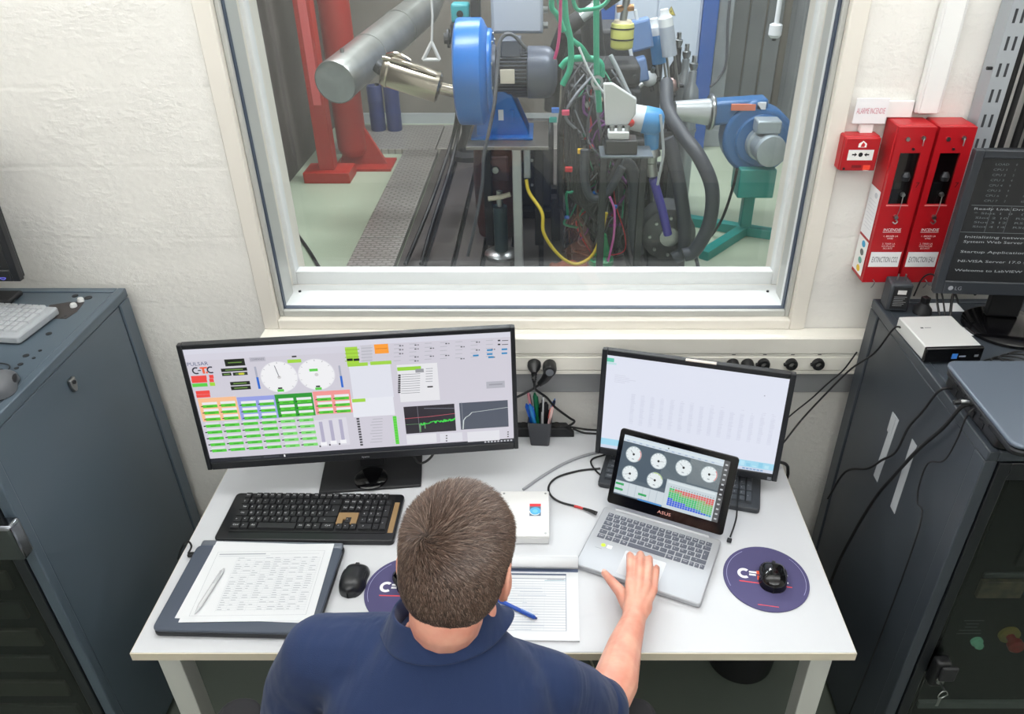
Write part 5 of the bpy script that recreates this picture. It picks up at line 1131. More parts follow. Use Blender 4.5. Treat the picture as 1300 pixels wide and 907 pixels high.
# head
Rm = HM.to_3x3()
b.sphere(H(0, -.012, .030), (.0770, .0950, .0980), 32, 20, Rm); b.sphere(H(0, -.030, .012), (.0735, .0720, .0850), 28, 16, Rm); b.sphere(H(0, .036, -.028), (.0600, .0650, .0800), 28, 16, Rm)
cap(b, H(-.040, .030, -.072), H(0, .080, -.088), .024, .020); cap(b, H(.040, .030, -.072), H(0, .080, -.088), .024, .020); cap(b, H(-.02, .082, -.060), H(.02, .082, -.060), .014)
cap(b, H(0, .094, .012), H(0, .112, -.026), .007, .012); cap(b, H(-.012, .100, -.030), H(.012, .100, -.030), .009)      # nose
cap(b, H(-.042, .082, .028), H(-.012, .092, .026), .010); cap(b, H(.042, .082, .028), H(.012, .092, .026), .010)          # brows
cap(b, H(-.020, .094, -.054), H(.020, .094, -.054), .006); cap(b, H(-.018, .092, -.064), H(.018, .092, -.064), .0065)     # lips
for s in (-1, 1):
    Re = Rm @ Euler((math.radians(12), 0, math.radians(s*-22))).to_matrix()
    b.sphere(H(s*.0785, -.006, -.004), (.0055, .0180, .0300), 18, 12, Re); b.sphere(H(s*.0770, -.002, -.024), (.006, .010, .012), 14, 10, Re)
    pts = [H(s*(.0825+.003*math.sin(t)), -.006-.017*math.sin(t*1.0), .002+.028*math.cos(t)) for t in [k*.35 for k in range(9)]]
    chain(b, pts, [.0042]*9, 8)
# arms
chain(b, [SHL, SHL.lerp(ELL, .5), ELL], [.060, .050, .042]); chain(b, [ELL, ELL.lerp(WRL, .3), ELL.lerp(WRL, .7), WRL], [.042, .043, .034, .027])
chain(b, [SHR, SHR.lerp(ELR, .5), ELR], [.060, .050, .043])
chain(b, [ELR, ELR.lerp(WRR, .28)+Vector((.006, 0, .002)), ELR.lerp(WRR, .65), WRR], [.043, .046, .037, .0265])
cap(b, WRR, WRR.lerp(at(810, 755, z=.808), .5), .0255, .023)
# right hand: palm, four bent fingers of unequal length, thumb off the side of the palm
def hp(u, v, z): return at(u, v, z=z)
MCP = [hp(800, 741, .822), hp(811, 741, .826), hp(821, 744, .822), hp(829.5, 749, .813)]
PIP = [hp(800.5, 714, .823), hp(812.5, 712, .827), hp(823.5, 717, .821), hp(832.5, 727, .809)]
DIP = [hp(800, 706, .802), hp(813, 704.5, .803), hp(824.5, 710, .799), hp(833.5, 722, .791)]
TIP = [hp(799.5, 705, .781), hp(813, 704.5, .781), hp(824.5, 710, .779), hp(833.5, 722, .777)]
for k in range(4):
    r0 = (.0112, .0116, .0110, .0098)[k]
    chain(b, [WRR.lerp(MCP[k], .15)+Vector(((k-1.5)*.006, 0, 0)), WRR.lerp(MCP[k], .6), MCP[k]], [.0165, .0150, r0+.0012])
    chain(b, [MCP[k], MCP[k].lerp(PIP[k], .5), PIP[k], DIP[k], TIP[k]], [r0, r0*.92, r0*.95, r0*.84, r0*.74], 12)
palm = (MCP[0]+MCP[3])/2
b.sphere(WRR.lerp(palm, .55)+Vector((0, 0, -.010)), (.033, .042, .016), 20, 12)
TH = [hp(798, 770, .792), hp(788, 752, .796), hp(776, 738, .790), hp(767.5, 728, .781)]
chain(b, TH, [.0180, .0145, .0115, .0088], 12); cap(b, TH[0], MCP[0].lerp(WRR, .35), .015, .013); cap(b, TH[1].lerp(TH[0], .4), MCP[0].lerp(WRR, .3)-Vector((0, 0, .008)), .0100, .010)
# left hand resting on the thigh
LM = [WRL+Vector((.02+.018*k, .085-.006*abs(k-1), -.030)) for k in range(4)]
for k in range(4):
    chain(b, [WRL, LM[k]], [.020, .0115]); chain(b, [LM[k], LM[k]+Vector((.004, .034, -.012)), LM[k]+Vector((.006, .056, -.032)), LM[k]+Vector((.006, .064, -.048))], [.0105, .0095, .0088, .0075], 10)
chain(b, [WRL+Vector((.02, .01, -.01)), WRL+Vector((.055, .045, -.018)), WRL+Vector((.085, .075, -.026)), WRL+Vector((.098, .095, -.034))], [.018, .0135, .011, .0085], 10)
# legs
HIPL, HIPR = Vector((-.265, -1.25, .52)), Vector((-.075, -1.25, .52)); KNL, KNR = Vector((-.29, -.80, .54)), Vector((-.06, -.80, .54)); ANL, ANR = Vector((-.29, -.74, .11)), Vector((-.06, -.74, .11))
for hp_, k_, a_ in ((HIPL, KNL, ANL), (HIPR, KNR, ANR)): chain(b, [hp_, hp_.lerp(k_, .5), k_], [.080, .068, .052]); chain(b, [k_, k_.lerp(a_, .35), a_], [.052, .052, .034])
body = fuse(b, 'body', M_skin, man, .0030, 5, dec=.6)
# fingernails and eyes
M_nail = mat('fingernail', (232, 186, 172), .25); M_eye = mat('eye_white', (228, 226, 222), .15); M_iris = mat('brown_iris', (60, 42, 30), .1)
for s in (-1, 1):
    e = MB().sphere(H(s*.030, .083, .010), .0118, 16, 10).build('eye', M_eye, man, smooth=True); MB().sphere(H(s*.030, .0905, .010), .0055, 12, 8).build('iris', M_iris, e, smooth=True)
nm = TH[3]+Vector((-.001, .001, .0065)); MB().sphere(nm, (.0050, .0062, .0025), 12, 8, Euler((0, 0, math.radians(40))).to_matrix()).build('thumbnail', M_nail, man, smooth=True)
for k in range(4): MB().sphere(TIP[k].lerp(DIP[k], .35)+Vector((0, .0068, .001)), (.0042, .0022, .0050), 10, 6).build('fingernail', M_nail, man, smooth=True)
# ---- polo shirt
s_ = MB(); loft(s_, TORSO)
chain(s_, [Vector((-.165, -1.125, 1.085)), Vector((-.27, -1.105, 1.092)), SHL+Vector((-.004, 0, .004))], [.088, .082, .068]); chain(s_, [Vector((-.165, -1.130, 1.075)), Vector((-.07, -1.12, 1.055)), SHR+Vector((.004, 0, .006))], [.086, .078, .066])
chain(s_, [SHL, SHL.lerp(ELL, .45)+Vector((-.012, 0, 0)), SHL.lerp(ELL, .95)+Vector((-.010, 0, 0))], [.072, .072, .066])
chain(s_, [SHR, SHR.lerp(ELR, .45)+Vector((.004, 0, .002)), SHR.lerp(ELR, .74)], [.068, .066, .060])
shirt = fuse(s_, 'polo_shirt', M_shirt, man, .006, 8)
# sleeve hem of the right arm: a short flared cuff with an edge
d = (ELR-SHR).normalized(); a = SHR.lerp(ELR, .70); e = SHR.lerp(ELR, 1.0)+Vector((-.004, 0, .002))
MB().lathe(a, e, [(0, .055), (.25, .0615), (.8, .0600), (.97, .0605), (1, .0590), (1, .0545), (.6, .052)], 40, caps=False).build('sleeve_hem', M_shirt, man, smooth=True, angle=50)
# collar: stand and folded leaf, open at the throat with two points
def collar():
    vs = []; fs = []; n = 48; T = Matrix.Translation(NB+Vector((-.002, .000, .012))) @ Matrix.Rotation(math.radians(-20), 4, 'X') @ Matrix.Rotation(math.radians(-4), 4, 'Y')
    rows = 7
    for i in range(n+1):
        th = math.radians(-166+332*i/n); f = abs(th)/math.radians(166); sx, cy = math.sin(th), -math.cos(th)   # 0 at the nape
        tipf = max(0, (f-.72)/.28)
        lf = math.exp(-((f-.66)/.13)**2); prof = [(.0660, -.010), (.0690, .022), (.0715, .0270), (.0745, .0255), (.0800+.004*lf, .010), (.0870+.008*lf, -.012), (.0915+.018*lf, -.020+.008*lf)]
        for r, z in prof: vs.append(T @ Vector((r*1.06*sx, r*cy*1.02+.004, z)))
    for i in range(n):
        for k in range(rows-1): o = i*rows+k; fs.append((o, o+rows, o+rows+1, o+1))
    m = MB(); m.add(vs, fs); o = m.build('collar', M_shirt, shirt, smooth=True, angle=180)
    s = o.modifiers.new('t', 'SOLIDIFY'); s.thickness = .0035; s.offset = 1
    sb = o.modifiers.new('s', 'SUBSURF'); sb.levels = 1; sb.render_levels = 1
collar()
# ---- trousers, shoes
t_ = MB()
loft(t_, [((-.17, -1.285, .44), .192, .155, 0), ((-.17, -1.285, .55), .192, .145, 0), ((-.17, -1.28, .66), .188, .139, 0)])
for hp_, k_, a_ in ((HIPL, KNL, ANL), (HIPR, KNR, ANR)): chain(t_, [hp_, hp_.lerp(k_, .5), k_], [.094, .082, .066]); chain(t_, [k_, k_.lerp(a_, .4), a_+Vector((0, -.005, .01))], [.066, .062, .054])
fuse(t_, 'trousers', mat('dark_denim', (34, 38, 50), .85), man, .010, 5)
for a_ in (ANL, ANR):
    sh = MB(); chain(sh, [a_+Vector((0, -.03, -.055)), a_+Vector((0, .06, -.065)), a_+Vector((0, .16, -.072))], [.050, .046, .036]); cap(sh, a_, a_+Vector((0, 0, -.05)), .045)
    o = fuse(sh, 'shoe', mat('black_leather', (26, 24, 24), .4), man, .008, 3)
# ---- hair: a close cap with many short strands combed away from the crown whorl
MA = (.0785, .0965, .0995); CC = Vector((0, -.012, .030)); C2 = Vector((0, -.030, .012)); A2 = (.0750, .0735, .0865)
whorl = (Rm.inverted() @ Vector((-.36, -.42, .83))).normalized()
def scalp(n):
    """outer point of the skull in head frame along direction n from CC"""
    t1 = 1/math.sqrt((n.x/MA[0])**2+(n.y/MA[1])**2+(n.z/MA[2])**2)
    o = CC-C2; A = sum((n[i]/A2[i])**2 for i in range(3)); B = 2*sum(n[i]*o[i]/A2[i]**2 for i in range(3)); Cq = sum((o[i]/A2[i])**2 for i in range(3))-1
    disc = B*B-4*A*Cq; t2 = (-B+math.sqrt(disc))/(2*A) if disc > 0 else 0
    return CC+n*max(t1, t2)
def hairy(p):
    """hairline: low at the nape, around the ears, up over the forehead"""
    x, y, z = p
    if y > .045: lim = .062+.25*(y-.045)-.3*max(0, abs(x)-.045)
    elif y > -.008: lim = .010 if y > .012 else .026
    else: lim = .020-1.9*(-.008-y) if y > -.05 else -.0600+.10*abs(x)
    return z > max(lim, -.072)
def normal(n, p):
    q = p-CC; g = Vector((q.x/MA[0]**2, q.y/MA[1]**2, q.z/MA[2]**2)); return g.normalized()
capm = MB(); vs = []; fs = []; NT, NP = 64, 96; idx = {}
for i in range(NT+1):
    for k in range(NP):
        th = math.pi*i/NT; ph = 2*math.pi*k/NP; n = Vector((math.sin(th)*math.cos(ph), math.sin(th)*math.sin(ph), math.cos(th))); vs.append(scalp(n)+n*.0030)
for i in range(NT):
    for k in range(NP):
        q = (i*NP+k, (i+1)*NP+k, (i+1)*NP+(k+1) % NP, i*NP+(k+1) % NP)
        if all(hairy(vs[j]) for j in q): fs.append(q)
M_scalp = mat('hair_undercoat', (58, 46, 40), .8)
capm.add([HM @ v for v in vs], fs); hc = capm.build('hair', M_scalp, man, smooth=True, angle=180)
NS = 30000; P0 = []; cols = []; faces = []; verts = []
rs = random.Random(4)
base = [(78, 58, 48), (94, 72, 60), (62, 46, 39), (110, 88, 76), (82, 64, 54), (126, 108, 97)]
cnt = 0
while cnt < NS:
    n = Vector((rs.gauss(0, 1), rs.gauss(0, 1), rs.gauss(0, 1)))
    if n.length < 1e-3: continue
    n.normalize(); p = scalp(n)
    if not hairy(p): continue
    cnt += 1
    N = normal(n, p); away = n-whorl*n.dot(whorl); 
    t = n*whorl.dot(n)-whorl; t = t-N*t.dot(N)
    ang = math.acos(max(-1, min(1, n.dot(whorl))))
    if t.length < 1e-4: t = Vector((1, 0, 0))
    t.normalize(); sw = N.cross(t)*(.9*math.exp(-ang*2.2)); t = (t+sw+Vector((rs.gauss(0, .22), rs.gauss(0, .22), rs.gauss(0, .22))))
    if n.z > .2 and n.y > -.1: t = t+Vector((0, .35, 0))
    if n.z < -.05: t = t*.7+Vector((0, 0, -.5))
    t = (t-N*t.dot(N)).normalized()
    up = max(0, min(1, (p.z-.035)/.055)); L = (.0105+.0165*up)*rs.uniform(.75, 1.15); lift = .30+.30*up+rs.uniform(-.08, .12)
    if p.z < -.03: L *= .7
    w_ = .00048+.0002*rs.random(); a = p+N*.0018; d1 = (t+N*lift*1.5).normalized(); d2 = (t+N*lift*.35).normalized()
    m1 = a+d1*L*.5; e1 = m1+d2*L*.5; sd = t.cross(N).normalized()*w_
    o = len(verts)
    for q in (a-sd, a+sd, m1-sd*.9, m1+sd*.9, e1): verts.append(tuple(HM @ q))
    faces += [(o, o+1, o+3, o+2), (o+2, o+3, o+4)]
    c = base[rs.randrange(6)]; k = rs.uniform(.85, 1.1); cl_ = lin(tuple(min(255, v*k) for v in c)); cols += [cl_, cl_]
hm = MB(); hm.v = verts; hm.f = faces; hm.ink = cols
M_hair = attr_mat('brown_hair', rough=.42)
hs = hm.build('hair_strands', M_hair, hc); hs['kind'] = 'stuff'
hs.data.polygons.foreach_set('use_smooth', [True]*len(hs.data.polygons))
# eyebrows
for s in (-1, 1): MB().tube([H(s*.014, .101, .034), H(s*.030, .098, .040), H(s*.046, .088, .036)], [.0035, .0018], 8, 4).build('eyebrow', M_scalp, man, smooth=True)

# ================================================================ OFFICE CHAIR
ch = thing('office_chair', 'black swivel office chair under the seated man', 'chair', (-.175, -1.27, 0))
M_fab = mat('black_upholstery', (28, 28, 32), .85, bump=(300, .2, .001))
MB().prism(rrect(-.24, -.22, .24, .25, .08, 6), .36, .425).build('seat', M_fab, ch, bevel=.02, seg=4)
MB().prism(rrect(-.21, .52, .21, .92, .07, 6), -.245, -.200, 'y').build('backrest', M_fab, ch, bevel=.018, seg=4)
MB().box((-.03, -.235, .33), (.03, -.215, .62)).box((-.03, -.235, .31), (.03, -.05, .335)).build('back_bar', M_blackpl, ch, bevel=.004)
MB().cyl((0, 0, .10), (0, 0, .36), .028, seg=18).build('gas_column', M_blackpl, ch, smooth=True)
for k in range(5):
    q = math.radians(18+72*k); c_, s2 = math.cos(q), math.sin(q)
    MB().tube([(0, 0, .105), (c_*.15, s2*.15, .095), (c_*.29, s2*.29, .07)], [.024, .016], 10, 4).build('base_arm', M_blackpl, ch, smooth=True)
    cs = MB(); cs.cyl((c_*.29-s2*.022, s2*.29+c_*.022, .028), (c_*.29+s2*.022, s2*.29-c_*.022, .028), .028, seg=18); cs.cyl((c_*.29, s2*.29, .03), (c_*.29, s2*.29, .075), .008, seg=8); cs.build('caster', M_blackmat, ch, smooth=True)
for sx, xo in ((-1, -.455), (1, .36)):
    MB().tube([(sx*.20, 0, .35), (xo*.8, 0, .36), (xo, .06, .45), (xo, .16, .70)], .016, 10, 5).build('arm_post', M_blackpl, ch, smooth=True)
    MB().prism(rrect(xo-.045, .06, xo+.045, .345, .040, 6), .70, .735).build('armrest', M_fab, ch, bevel=.012, seg=3)
# ================================================================ TEST CELL BEHIND THE GLASS
M_bed = mat('dark_bedplate_iron', (92, 86, 84), .4, .15, var=(3, (76, 72, 70), .8))
M_slot = mat('slot_black', (20, 20, 21), .7)
# bedplate with T slots
bed = thing('bedplate', 'dark cast iron bedplate with long slots on the cell floor', 'bedplate', (0, 0, 0))
MB().box((-.95, 2.0, 0), (.90, 5.0, .012)).build('slot_bottom', M_slot, bed)
x = -.945; s0 = None
for k in range(10):
    if s0 is None: s0 = MB().box((0, 2.0, .012), (.155, 5.0, .055)).build('plate', M_bed, bed, loc=(x, 0, 0), bevel=.004)
    else: share(s0, 'plate', bed, (x, 0, 0))
    x += .187
# tread plates beside and behind the bedplate
def tread_material():
    m = bpy.data.materials.new('perforated_tread'); m.use_nodes = True; nt = m.node_tree; b = nt.nodes['Principled BSDF']
    b.inputs['Metallic'].default_value = .35; b.inputs['Roughness'].default_value = .45
    tc = nt.nodes.new('ShaderNodeTexCoord'); br = nt.nodes.new('ShaderNodeTexBrick'); br.inputs['Scale'].default_value = 1.0
    br.inputs['Brick Width'].default_value = .062; br.inputs['Row Height'].default_value = .034; br.inputs['Mortar Size'].default_value = .007
    br.inputs['Color1'].default_value = lin((178, 174, 168)); br.inputs['Color2'].default_value = lin((168, 163, 157)); br.inputs['Mortar'].default_value = lin((140, 136, 130))
    nt.links.new(tc.outputs['Object'], br.inputs['Vector']); nt.links.new(br.outputs['Color'], b.inputs['Base Color'])
    bp = nt.nodes.new('ShaderNodeBump'); bp.inputs['Strength'].default_value = .6; bp.inputs['Distance'].default_value = .006; bp.invert = True
    nt.links.new(br.outputs['Fac'], bp.inputs['Height']); nt.links.new(bp.outputs[0], b.inputs['Normal'])
    return m
M_tread = tread_material()
tg = thing('tread_walkway', 'perforated aluminium walkway plates beside the bedplate', 'walkway', (0, 0, 0))
for y0, y1 in ((2.0, 3.02), (3.03, 4.02), (4.03, 4.99)): MB().box((-1.275, y0, 0), (-.97, y1, .05)).build('tread_plate', M_tread, tg, bevel=.004)
for x0, x1 in ((-1.95, -1.0), (-.99, -.02), (-.01, .43)): MB().box((x0, 5.02, 0), (x1, 5.80, .05)).build('tread_plate', M_tread, tg, bevel=.004)
MB().box((-.97, 5.004, .0), (.43, 5.016, .056)).build('edge_strip', mat('pale_edge', (200, 196, 184), .5), tg)
# red column with its foot, and a second one behind it
M_redp = mat('red_column_paint', (166, 36, 24), .45)
rc = thing('red_column', 'tall red steel column with a wide foot block', 'column', (-1.80, 4.36, 0))
MB().box((-.19, -.12, 0), (.19, .14, .09)).build('foot', M_redp, rc, bevel=.006)
MB().box((-.07, -.05, .09), (.055, .08, 3.4)).build('post', M_redp, rc, bevel=.006)
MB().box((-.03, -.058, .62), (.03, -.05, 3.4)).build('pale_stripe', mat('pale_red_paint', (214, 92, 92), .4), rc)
rd = thing('red_cylinder', 'fat red vertical cylinder standing behind the red column', 'cylinder', (-1.665, 4.70, 0))
MB().lathe((0, 0, .10), (0, 0, 3.4), [(0, .09), (.015, .12), (.02, .125), (1, .125)], 30).build('tube', M_redp, rd, smooth=True)
MB().prism([(-.13, 0), (.30, 0), (.12, .34), (-.02, .34)], -.02, .02, 'y').build('gusset', M_redp, rd, bevel=.004); MB().box((-.16, -.16, 0), (.34, .16, .02)).build('base_plate', M_redp, rd)
# galvanised duct
M_galvd = mat('galvanised_duct', (176, 178, 174), .34, .8, var=(9, (150, 152, 148), .7))
A = at(425, 105, y=2.9); B = at(533, 14, y=4.45); Cc = at(552, -30, y=4.9)
du = thing('steel_duct', 'large round galvanised duct with a flat end cap, hanging above the walkway', 'duct', A); ax = (B-A)
MB().lathe((0, 0, 0), ax, [(0, .128), (.012, .131), (.05, .128), (1, .125)], 40, caps=False).build('pipe', M_galvd, du, smooth=True)
MB().lathe(Vector((0, 0, 0))+ax*.004, ax*.008, [(0, .126), (1, .126)], 40).build('end_cap', mat('duct_cap', (160, 168, 168), .45, .3, var=(14, (140, 148, 148), .8)), du, smooth=True)
MB().tube([ax*.995, ax*1.06, (Cc-A), (Cc-A)+Vector((.10, .1, .35)), (Cc-A)+Vector((.12, .1, 1.6))], .122, 32, 6).build('elbow', M_galvd, du, smooth=True)
for t in (.34, .70): MB().lathe(ax*t, ax*(t+.012), [(0, .131), (1, .131)], 40).build('joint_band', M_galvd, du, smooth=True)
MB().cyl(ax*.10+Vector((0, 0, .12)), ax*.10+Vector((0, 0, .150)), .012, seg=10).build('lug', M_steel, du)
# muffler
A = at(486, 88, y=3.05); B = at(560, 112, y=3.05); mf = thing('muffler', 'polished steel exhaust muffler hanging beside the duct', 'muffler', A); ax = B-A
M_pol = mat('polished_steel', (176, 166, 150), .25, 1.0)
MB().lathe((0, 0, 0), ax, [(-.02, .05), (0, .086), (.04, .096), (.93, .096), (.98, .082), (1.0, .04)], 28).build('shell', M_pol, mf, smooth=True)
for t in (.08, .92): MB().lathe(ax*t, ax*(t+.03), [(0, .100), (1, .100)], 28).build('seam_band', M_pol, mf, smooth=True)
up = Vector((0, -.06, .085)); MB().tube([ax*.05+up, ax*.5+up*1.15, ax*.95+up], .012, 8, 3).build('strap_rod', M_pol, mf, smooth=True)
MB().tube([ax*.12+Vector((0, -.03, .1)), ax*.3+Vector((0, -.05, .13)), ax*.5+Vector((0, -.03, .11))], .016, 8, 3).build('bracket', M_pol, mf, smooth=True)
MB().tube([ax*.99, ax*1.15+Vector((0, 0, .005)), ax*1.45+Vector((0, 0, .02))], .040, 16, 4).build('outlet_pipe', M_pol, mf, smooth=True)
MB().tube([ax*-.01, ax*-.04+Vector((0, .005, .005)), ax*-.09+Vector((0, .012, .012))], .045, 16, 4).build('inlet_pipe', M_darksteel, mf, smooth=True)
hk = thing('hanger_triangle', 'white triangular hanger and wire above the muffler', 'hanger', at(548, 70, y=3.0)); c0 = hk.location.copy(); M_hang = mat('white_strap', (206, 204, 200), .5)
MB().tube([at(548, 54, y=3.0)-c0, at(537, 76, y=3.0)-c0], .011, 8, 0).tube([at(548, 54, y=3.0)-c0, at(558, 76, y=3.0)-c0], .011, 8, 0).tube([at(537, 76, y=3.0)-c0, at(558, 76, y=3.0)-c0], .011, 8, 0).build('triangle', M_hang, hk)
MB().tube([at(548, 54, y=3.0)-c0, at(549, 20, y=3.0)-c0, Vector((at(548, 20, y=3.0).x, 3.0, CZC-.001))-c0], .007, 8, 0).build('wire', M_hang, hk)
# ---------------------------------------------------------------- blue blower with its electric motor on a plate and posts
M_blue = mat('bright_blue_enamel', (0, 104, 186), .32); M_motor = mat('dark_motor_grey', (72, 78, 92), .38, .2); M_fin = mat('black_fins', (34, 36, 42), .5)
pt = thing('steel_table', 'flat steel plate on square posts carrying the bright blue blower', 'table', (-.20, 2.68, 0))
MB().box((-.25, -.26, .848), (.22, .28, .868)).build('plate', mat('plate_steel', (120, 116, 112), .4, .6), pt, bevel=.003)
for x, y, m_ in ((.035, -.16, mat('post_aluminium', (176, 178, 180), .4, .5)), (-.17, .22, M_blackmat), (.16, .22, M_blackmat)): MB().box((x-.028, y-.028, .0565), (x+.028, y+.028, .848)).build('post', m_, pt, bevel=.006)
MB().box((.075, -.20, .66), (.115, -.15, .848)).build('switch_box', mat('grey_switch', (150, 154, 158), .4, .4), pt, bevel=.006)
bl = thing('blue_blower', 'bright blue centrifugal blower with a dark electric motor', 'blower', (-.30, 2.70, .868))
zc_ = .345; R_ = .290
MB().lathe((-.205, 0, zc_), (-.02, 0, zc_), [(0, .20), (0, R_-.03), (.06, R_-.006), (.14, R_), (.80, R_), (.86, R_-.012), (.90, R_-.03), (1, R_-.06), (1, .18)], 56).build('housing', M_blue, bl, smooth=True, angle=40)
MB().lathe((-.02, 0, zc_), (.004, 0, zc_), [(0, .235), (.6, .235), (1, .225)], 48).build('face_plate', M_blue, bl, smooth=True, angle=30)
MB().lathe((.004, 0, zc_), (.022, 0, zc_), [(0, .150), (1, .146)], 40).build('motor_flange', M_motor, bl, smooth=True, angle=30)
for k in range(10): q = 2*math.pi*k/10+.2; MB().cyl((.004, .205*math.cos(q), zc_+.205*math.sin(q)), (.012, .205*math.cos(q), zc_+.205*math.sin(q)), .009, seg=8).build('bolt', M_steel, bl)
MB().prism([(-.10, 0), (.21, 0), (.19, .06), (.11, .24), (-.02, .30), (-.10, .20)], -.10, .10, 'y').build('pedestal', M_blue, bl, bevel=.006)
MB().box((-.13, -.16, 0), (.23, .16, .014)).build('foot_plate', M_blue, bl, bevel=.003); MB().box((.10, -.12, .10), (.12, .12, .16)).build('pedestal_rib', M_blue, bl)
MB().box((.03, -.104, .10), (.06, -.1005, .16)).build('rating_label', M_paper, bl)
MB().cyl((.02, 0, zc_), (.20, 0, zc_), .120, seg=40).build('motor_body', M_fin, bl, smooth=True, angle=30)
fn = MB().box((.03, -.002, .116), (.20, .002, .138)).build('fin', M_motor, bl, loc=(0, 0, zc_))
for k in range(1, 40): share(fn, 'fin', bl, (0, 0, zc_), (2*math.pi*k/40, 0, 0))
MB().lathe((.195, 0, zc_), (.37, 0, zc_), [(0, .128), (.05, .142), (.62, .142), (.78, .135), (.92, .108), (1, .06)], 44).build('fan_cowl', M_motor, bl, smooth=True, angle=40)
MB().box((.055, -.10, zc_+.10), (.165, .06, zc_+.19)).build('terminal_box', M_motor, bl, bevel=.006); MB().box((.05, -.145, zc_-.03), (.13, -.135, zc_+.045)).build('rating_plate', mat('cream_plate', (216, 206, 190), .5), bl)
cable('dark grey cable looping down over the blue blower', [at(668, 62, y=2.52), at(650, 44, y=2.5), at(636, 50, y=2.5), at(632, 80, y=2.46), at(628, 130, y=2.4), at(620, 170, y=2.37), at(614, 200, y=2.37), at(612, 235, y=2.38), at(604, 280, y=2.38), at(594, 325, y=2.38)], .010, mat('grey_sheath', (84, 86, 92), .5))
for k, du_ in enumerate((0, 9)):
    q_ = [at(583+du_*.4, 128, y=3.4-.06*k), at(576+du_*.6, 170, y=3.6-.06*k), at(562+du_, 215, y=3.4-.06*k), at(546+du_*1.2, 260, y=3.0-.04*k), at(530+du_*1.6, 300, y=2.75), at(515+du_*2.2, 338, y=2.55)]
    for v_ in q_: v_.z = max(v_.z, .055+.018)
    cable(('black cable running down from the muffler to the bedplate', 'second black cable beside it, falling to the bedplate edge')[k], q_, .014)
# ---------------------------------------------------------------- control box, teal valve, mast behind the blower
M_lgrey = mat('pale_grey_box', (164, 172, 184), .45)
gx = thing('control_box', 'pale grey control box hanging above the blue blower motor', 'control box', at(658, 20, y=3.3)); c0 = gx.location.copy()
MB().box((-.165, -.09, -.09), (.155, .09, .30)).build('box', M_lgrey, gx, bevel=.010); MB().box((-.15, -.096, -.075), (.14, -.09, .28)).build('cover', mat('box_cover', (176, 182, 192), .4), gx, bevel=.006)
for k in range(4): MB().cyl((.155, -.03, -.05+.09*k), (.185, -.03, -.05+.09*k), .020, seg=12).build('gland', M_steel, gx)
MB().box((-.10, .09, .0), (.10, .12, 2.05)).build('hanging_bracket', M_darksteel, gx)
tv = thing('teal_actuator', 'small teal actuator on a black valve body behind the blue blower', 'actuator', at(585, 16, y=3.6)); M_teal = mat('teal_paint', (48, 160, 168), .4)
MB().box((-.06, -.06, -.055), (.06, .06, .06)).build('housing', M_teal, tv, bevel=.015); MB().cyl((0, -.062, 0), (0, -.072, 0), .022, seg=16).build('indicator', M_blackpl, tv)
MB().box((-.07, -.07, -.14), (.06, .07, -.06)).build('valve_body', M_blackmat, tv, bevel=.01); MB().cyl((-.12, 0, -.16), (.09, 0, -.16), .035, seg=18).build('pipe', M_blackmat, tv, smooth=True); MB().lathe((-.10, 0, -.16), (-.085, 0, -.16), [(0, .06), (1, .06)], 20).build('flange', M_darksteel, tv)
MB().box((.07, -.04, -.10), (.13, .06, .6)).build('mast', M_blackmat, tv)
st_ = thing('bench_column', 'black pedestal column standing on the bedplate behind the blower', 'column', (-.66, 4.78, .0565))
MB().lathe((0, 0, 0), (0, 0, .85), [(0, .18), (.05, .18), (.08, .12), (.25, .062), (1, .055)], 24).build('column', M_blackmat, st_, smooth=True); MB().box((-.10, -.10, .85), (.10, .10, .90)).build('head', M_blackmat, st_, bevel=.01)
# small jack stand by the post
js = thing('jack_stand', 'teal grey jack with a round steel foot beside the blower table', 'jack', at(636, 300, y=2.72)); js.location.z = .0565
MB().lathe((0, 0, 0), (0, 0, .04), [(0, .11), (.5, .11), (1, .08)], 28).build('foot', M_steel, js, smooth=True); MB().cyl((0, 0, .04), (0, 0, .34), .045, seg=20).build('body', mat('teal_grey', (52, 72, 78), .4, .3), js, smooth=True)
MB().cyl((0, 0, .34), (0, 0, .44), .02, seg=12).build('screw', M_steel, js); MB().tube([(-.07, -.03, .40), (.0, -.03, .41), (.07, -.03, .43)], .016, 8, 3).build('handle', mat('cream_handle', (206, 200, 178), .4), js, smooth=True)
eb = thing('red_pump', 'dark red pump body under the blower table', 'pump', at(632, 240, y=3.12)); eb.location.z = .0565
MB().lathe((0, 0, 0), (0, 0, .75), [(0, .14), (.1, .15), (.5, .16), (.8, .15), (1, .08)], 24).build('body', mat('dark_red_brown', (74, 34, 32), .5, var=(6, (44, 40, 38), .8)), eb, smooth=True)
MB().box((-.09, -.17, .42), (.08, -.12, .58)).build('cover', mat('dull_mauve', (86, 70, 78), .45), eb, bevel=.01); MB().cyl((0, -.19, .50), (0, -.17, .50), .022, seg=12).build('cap', M_steel, eb)
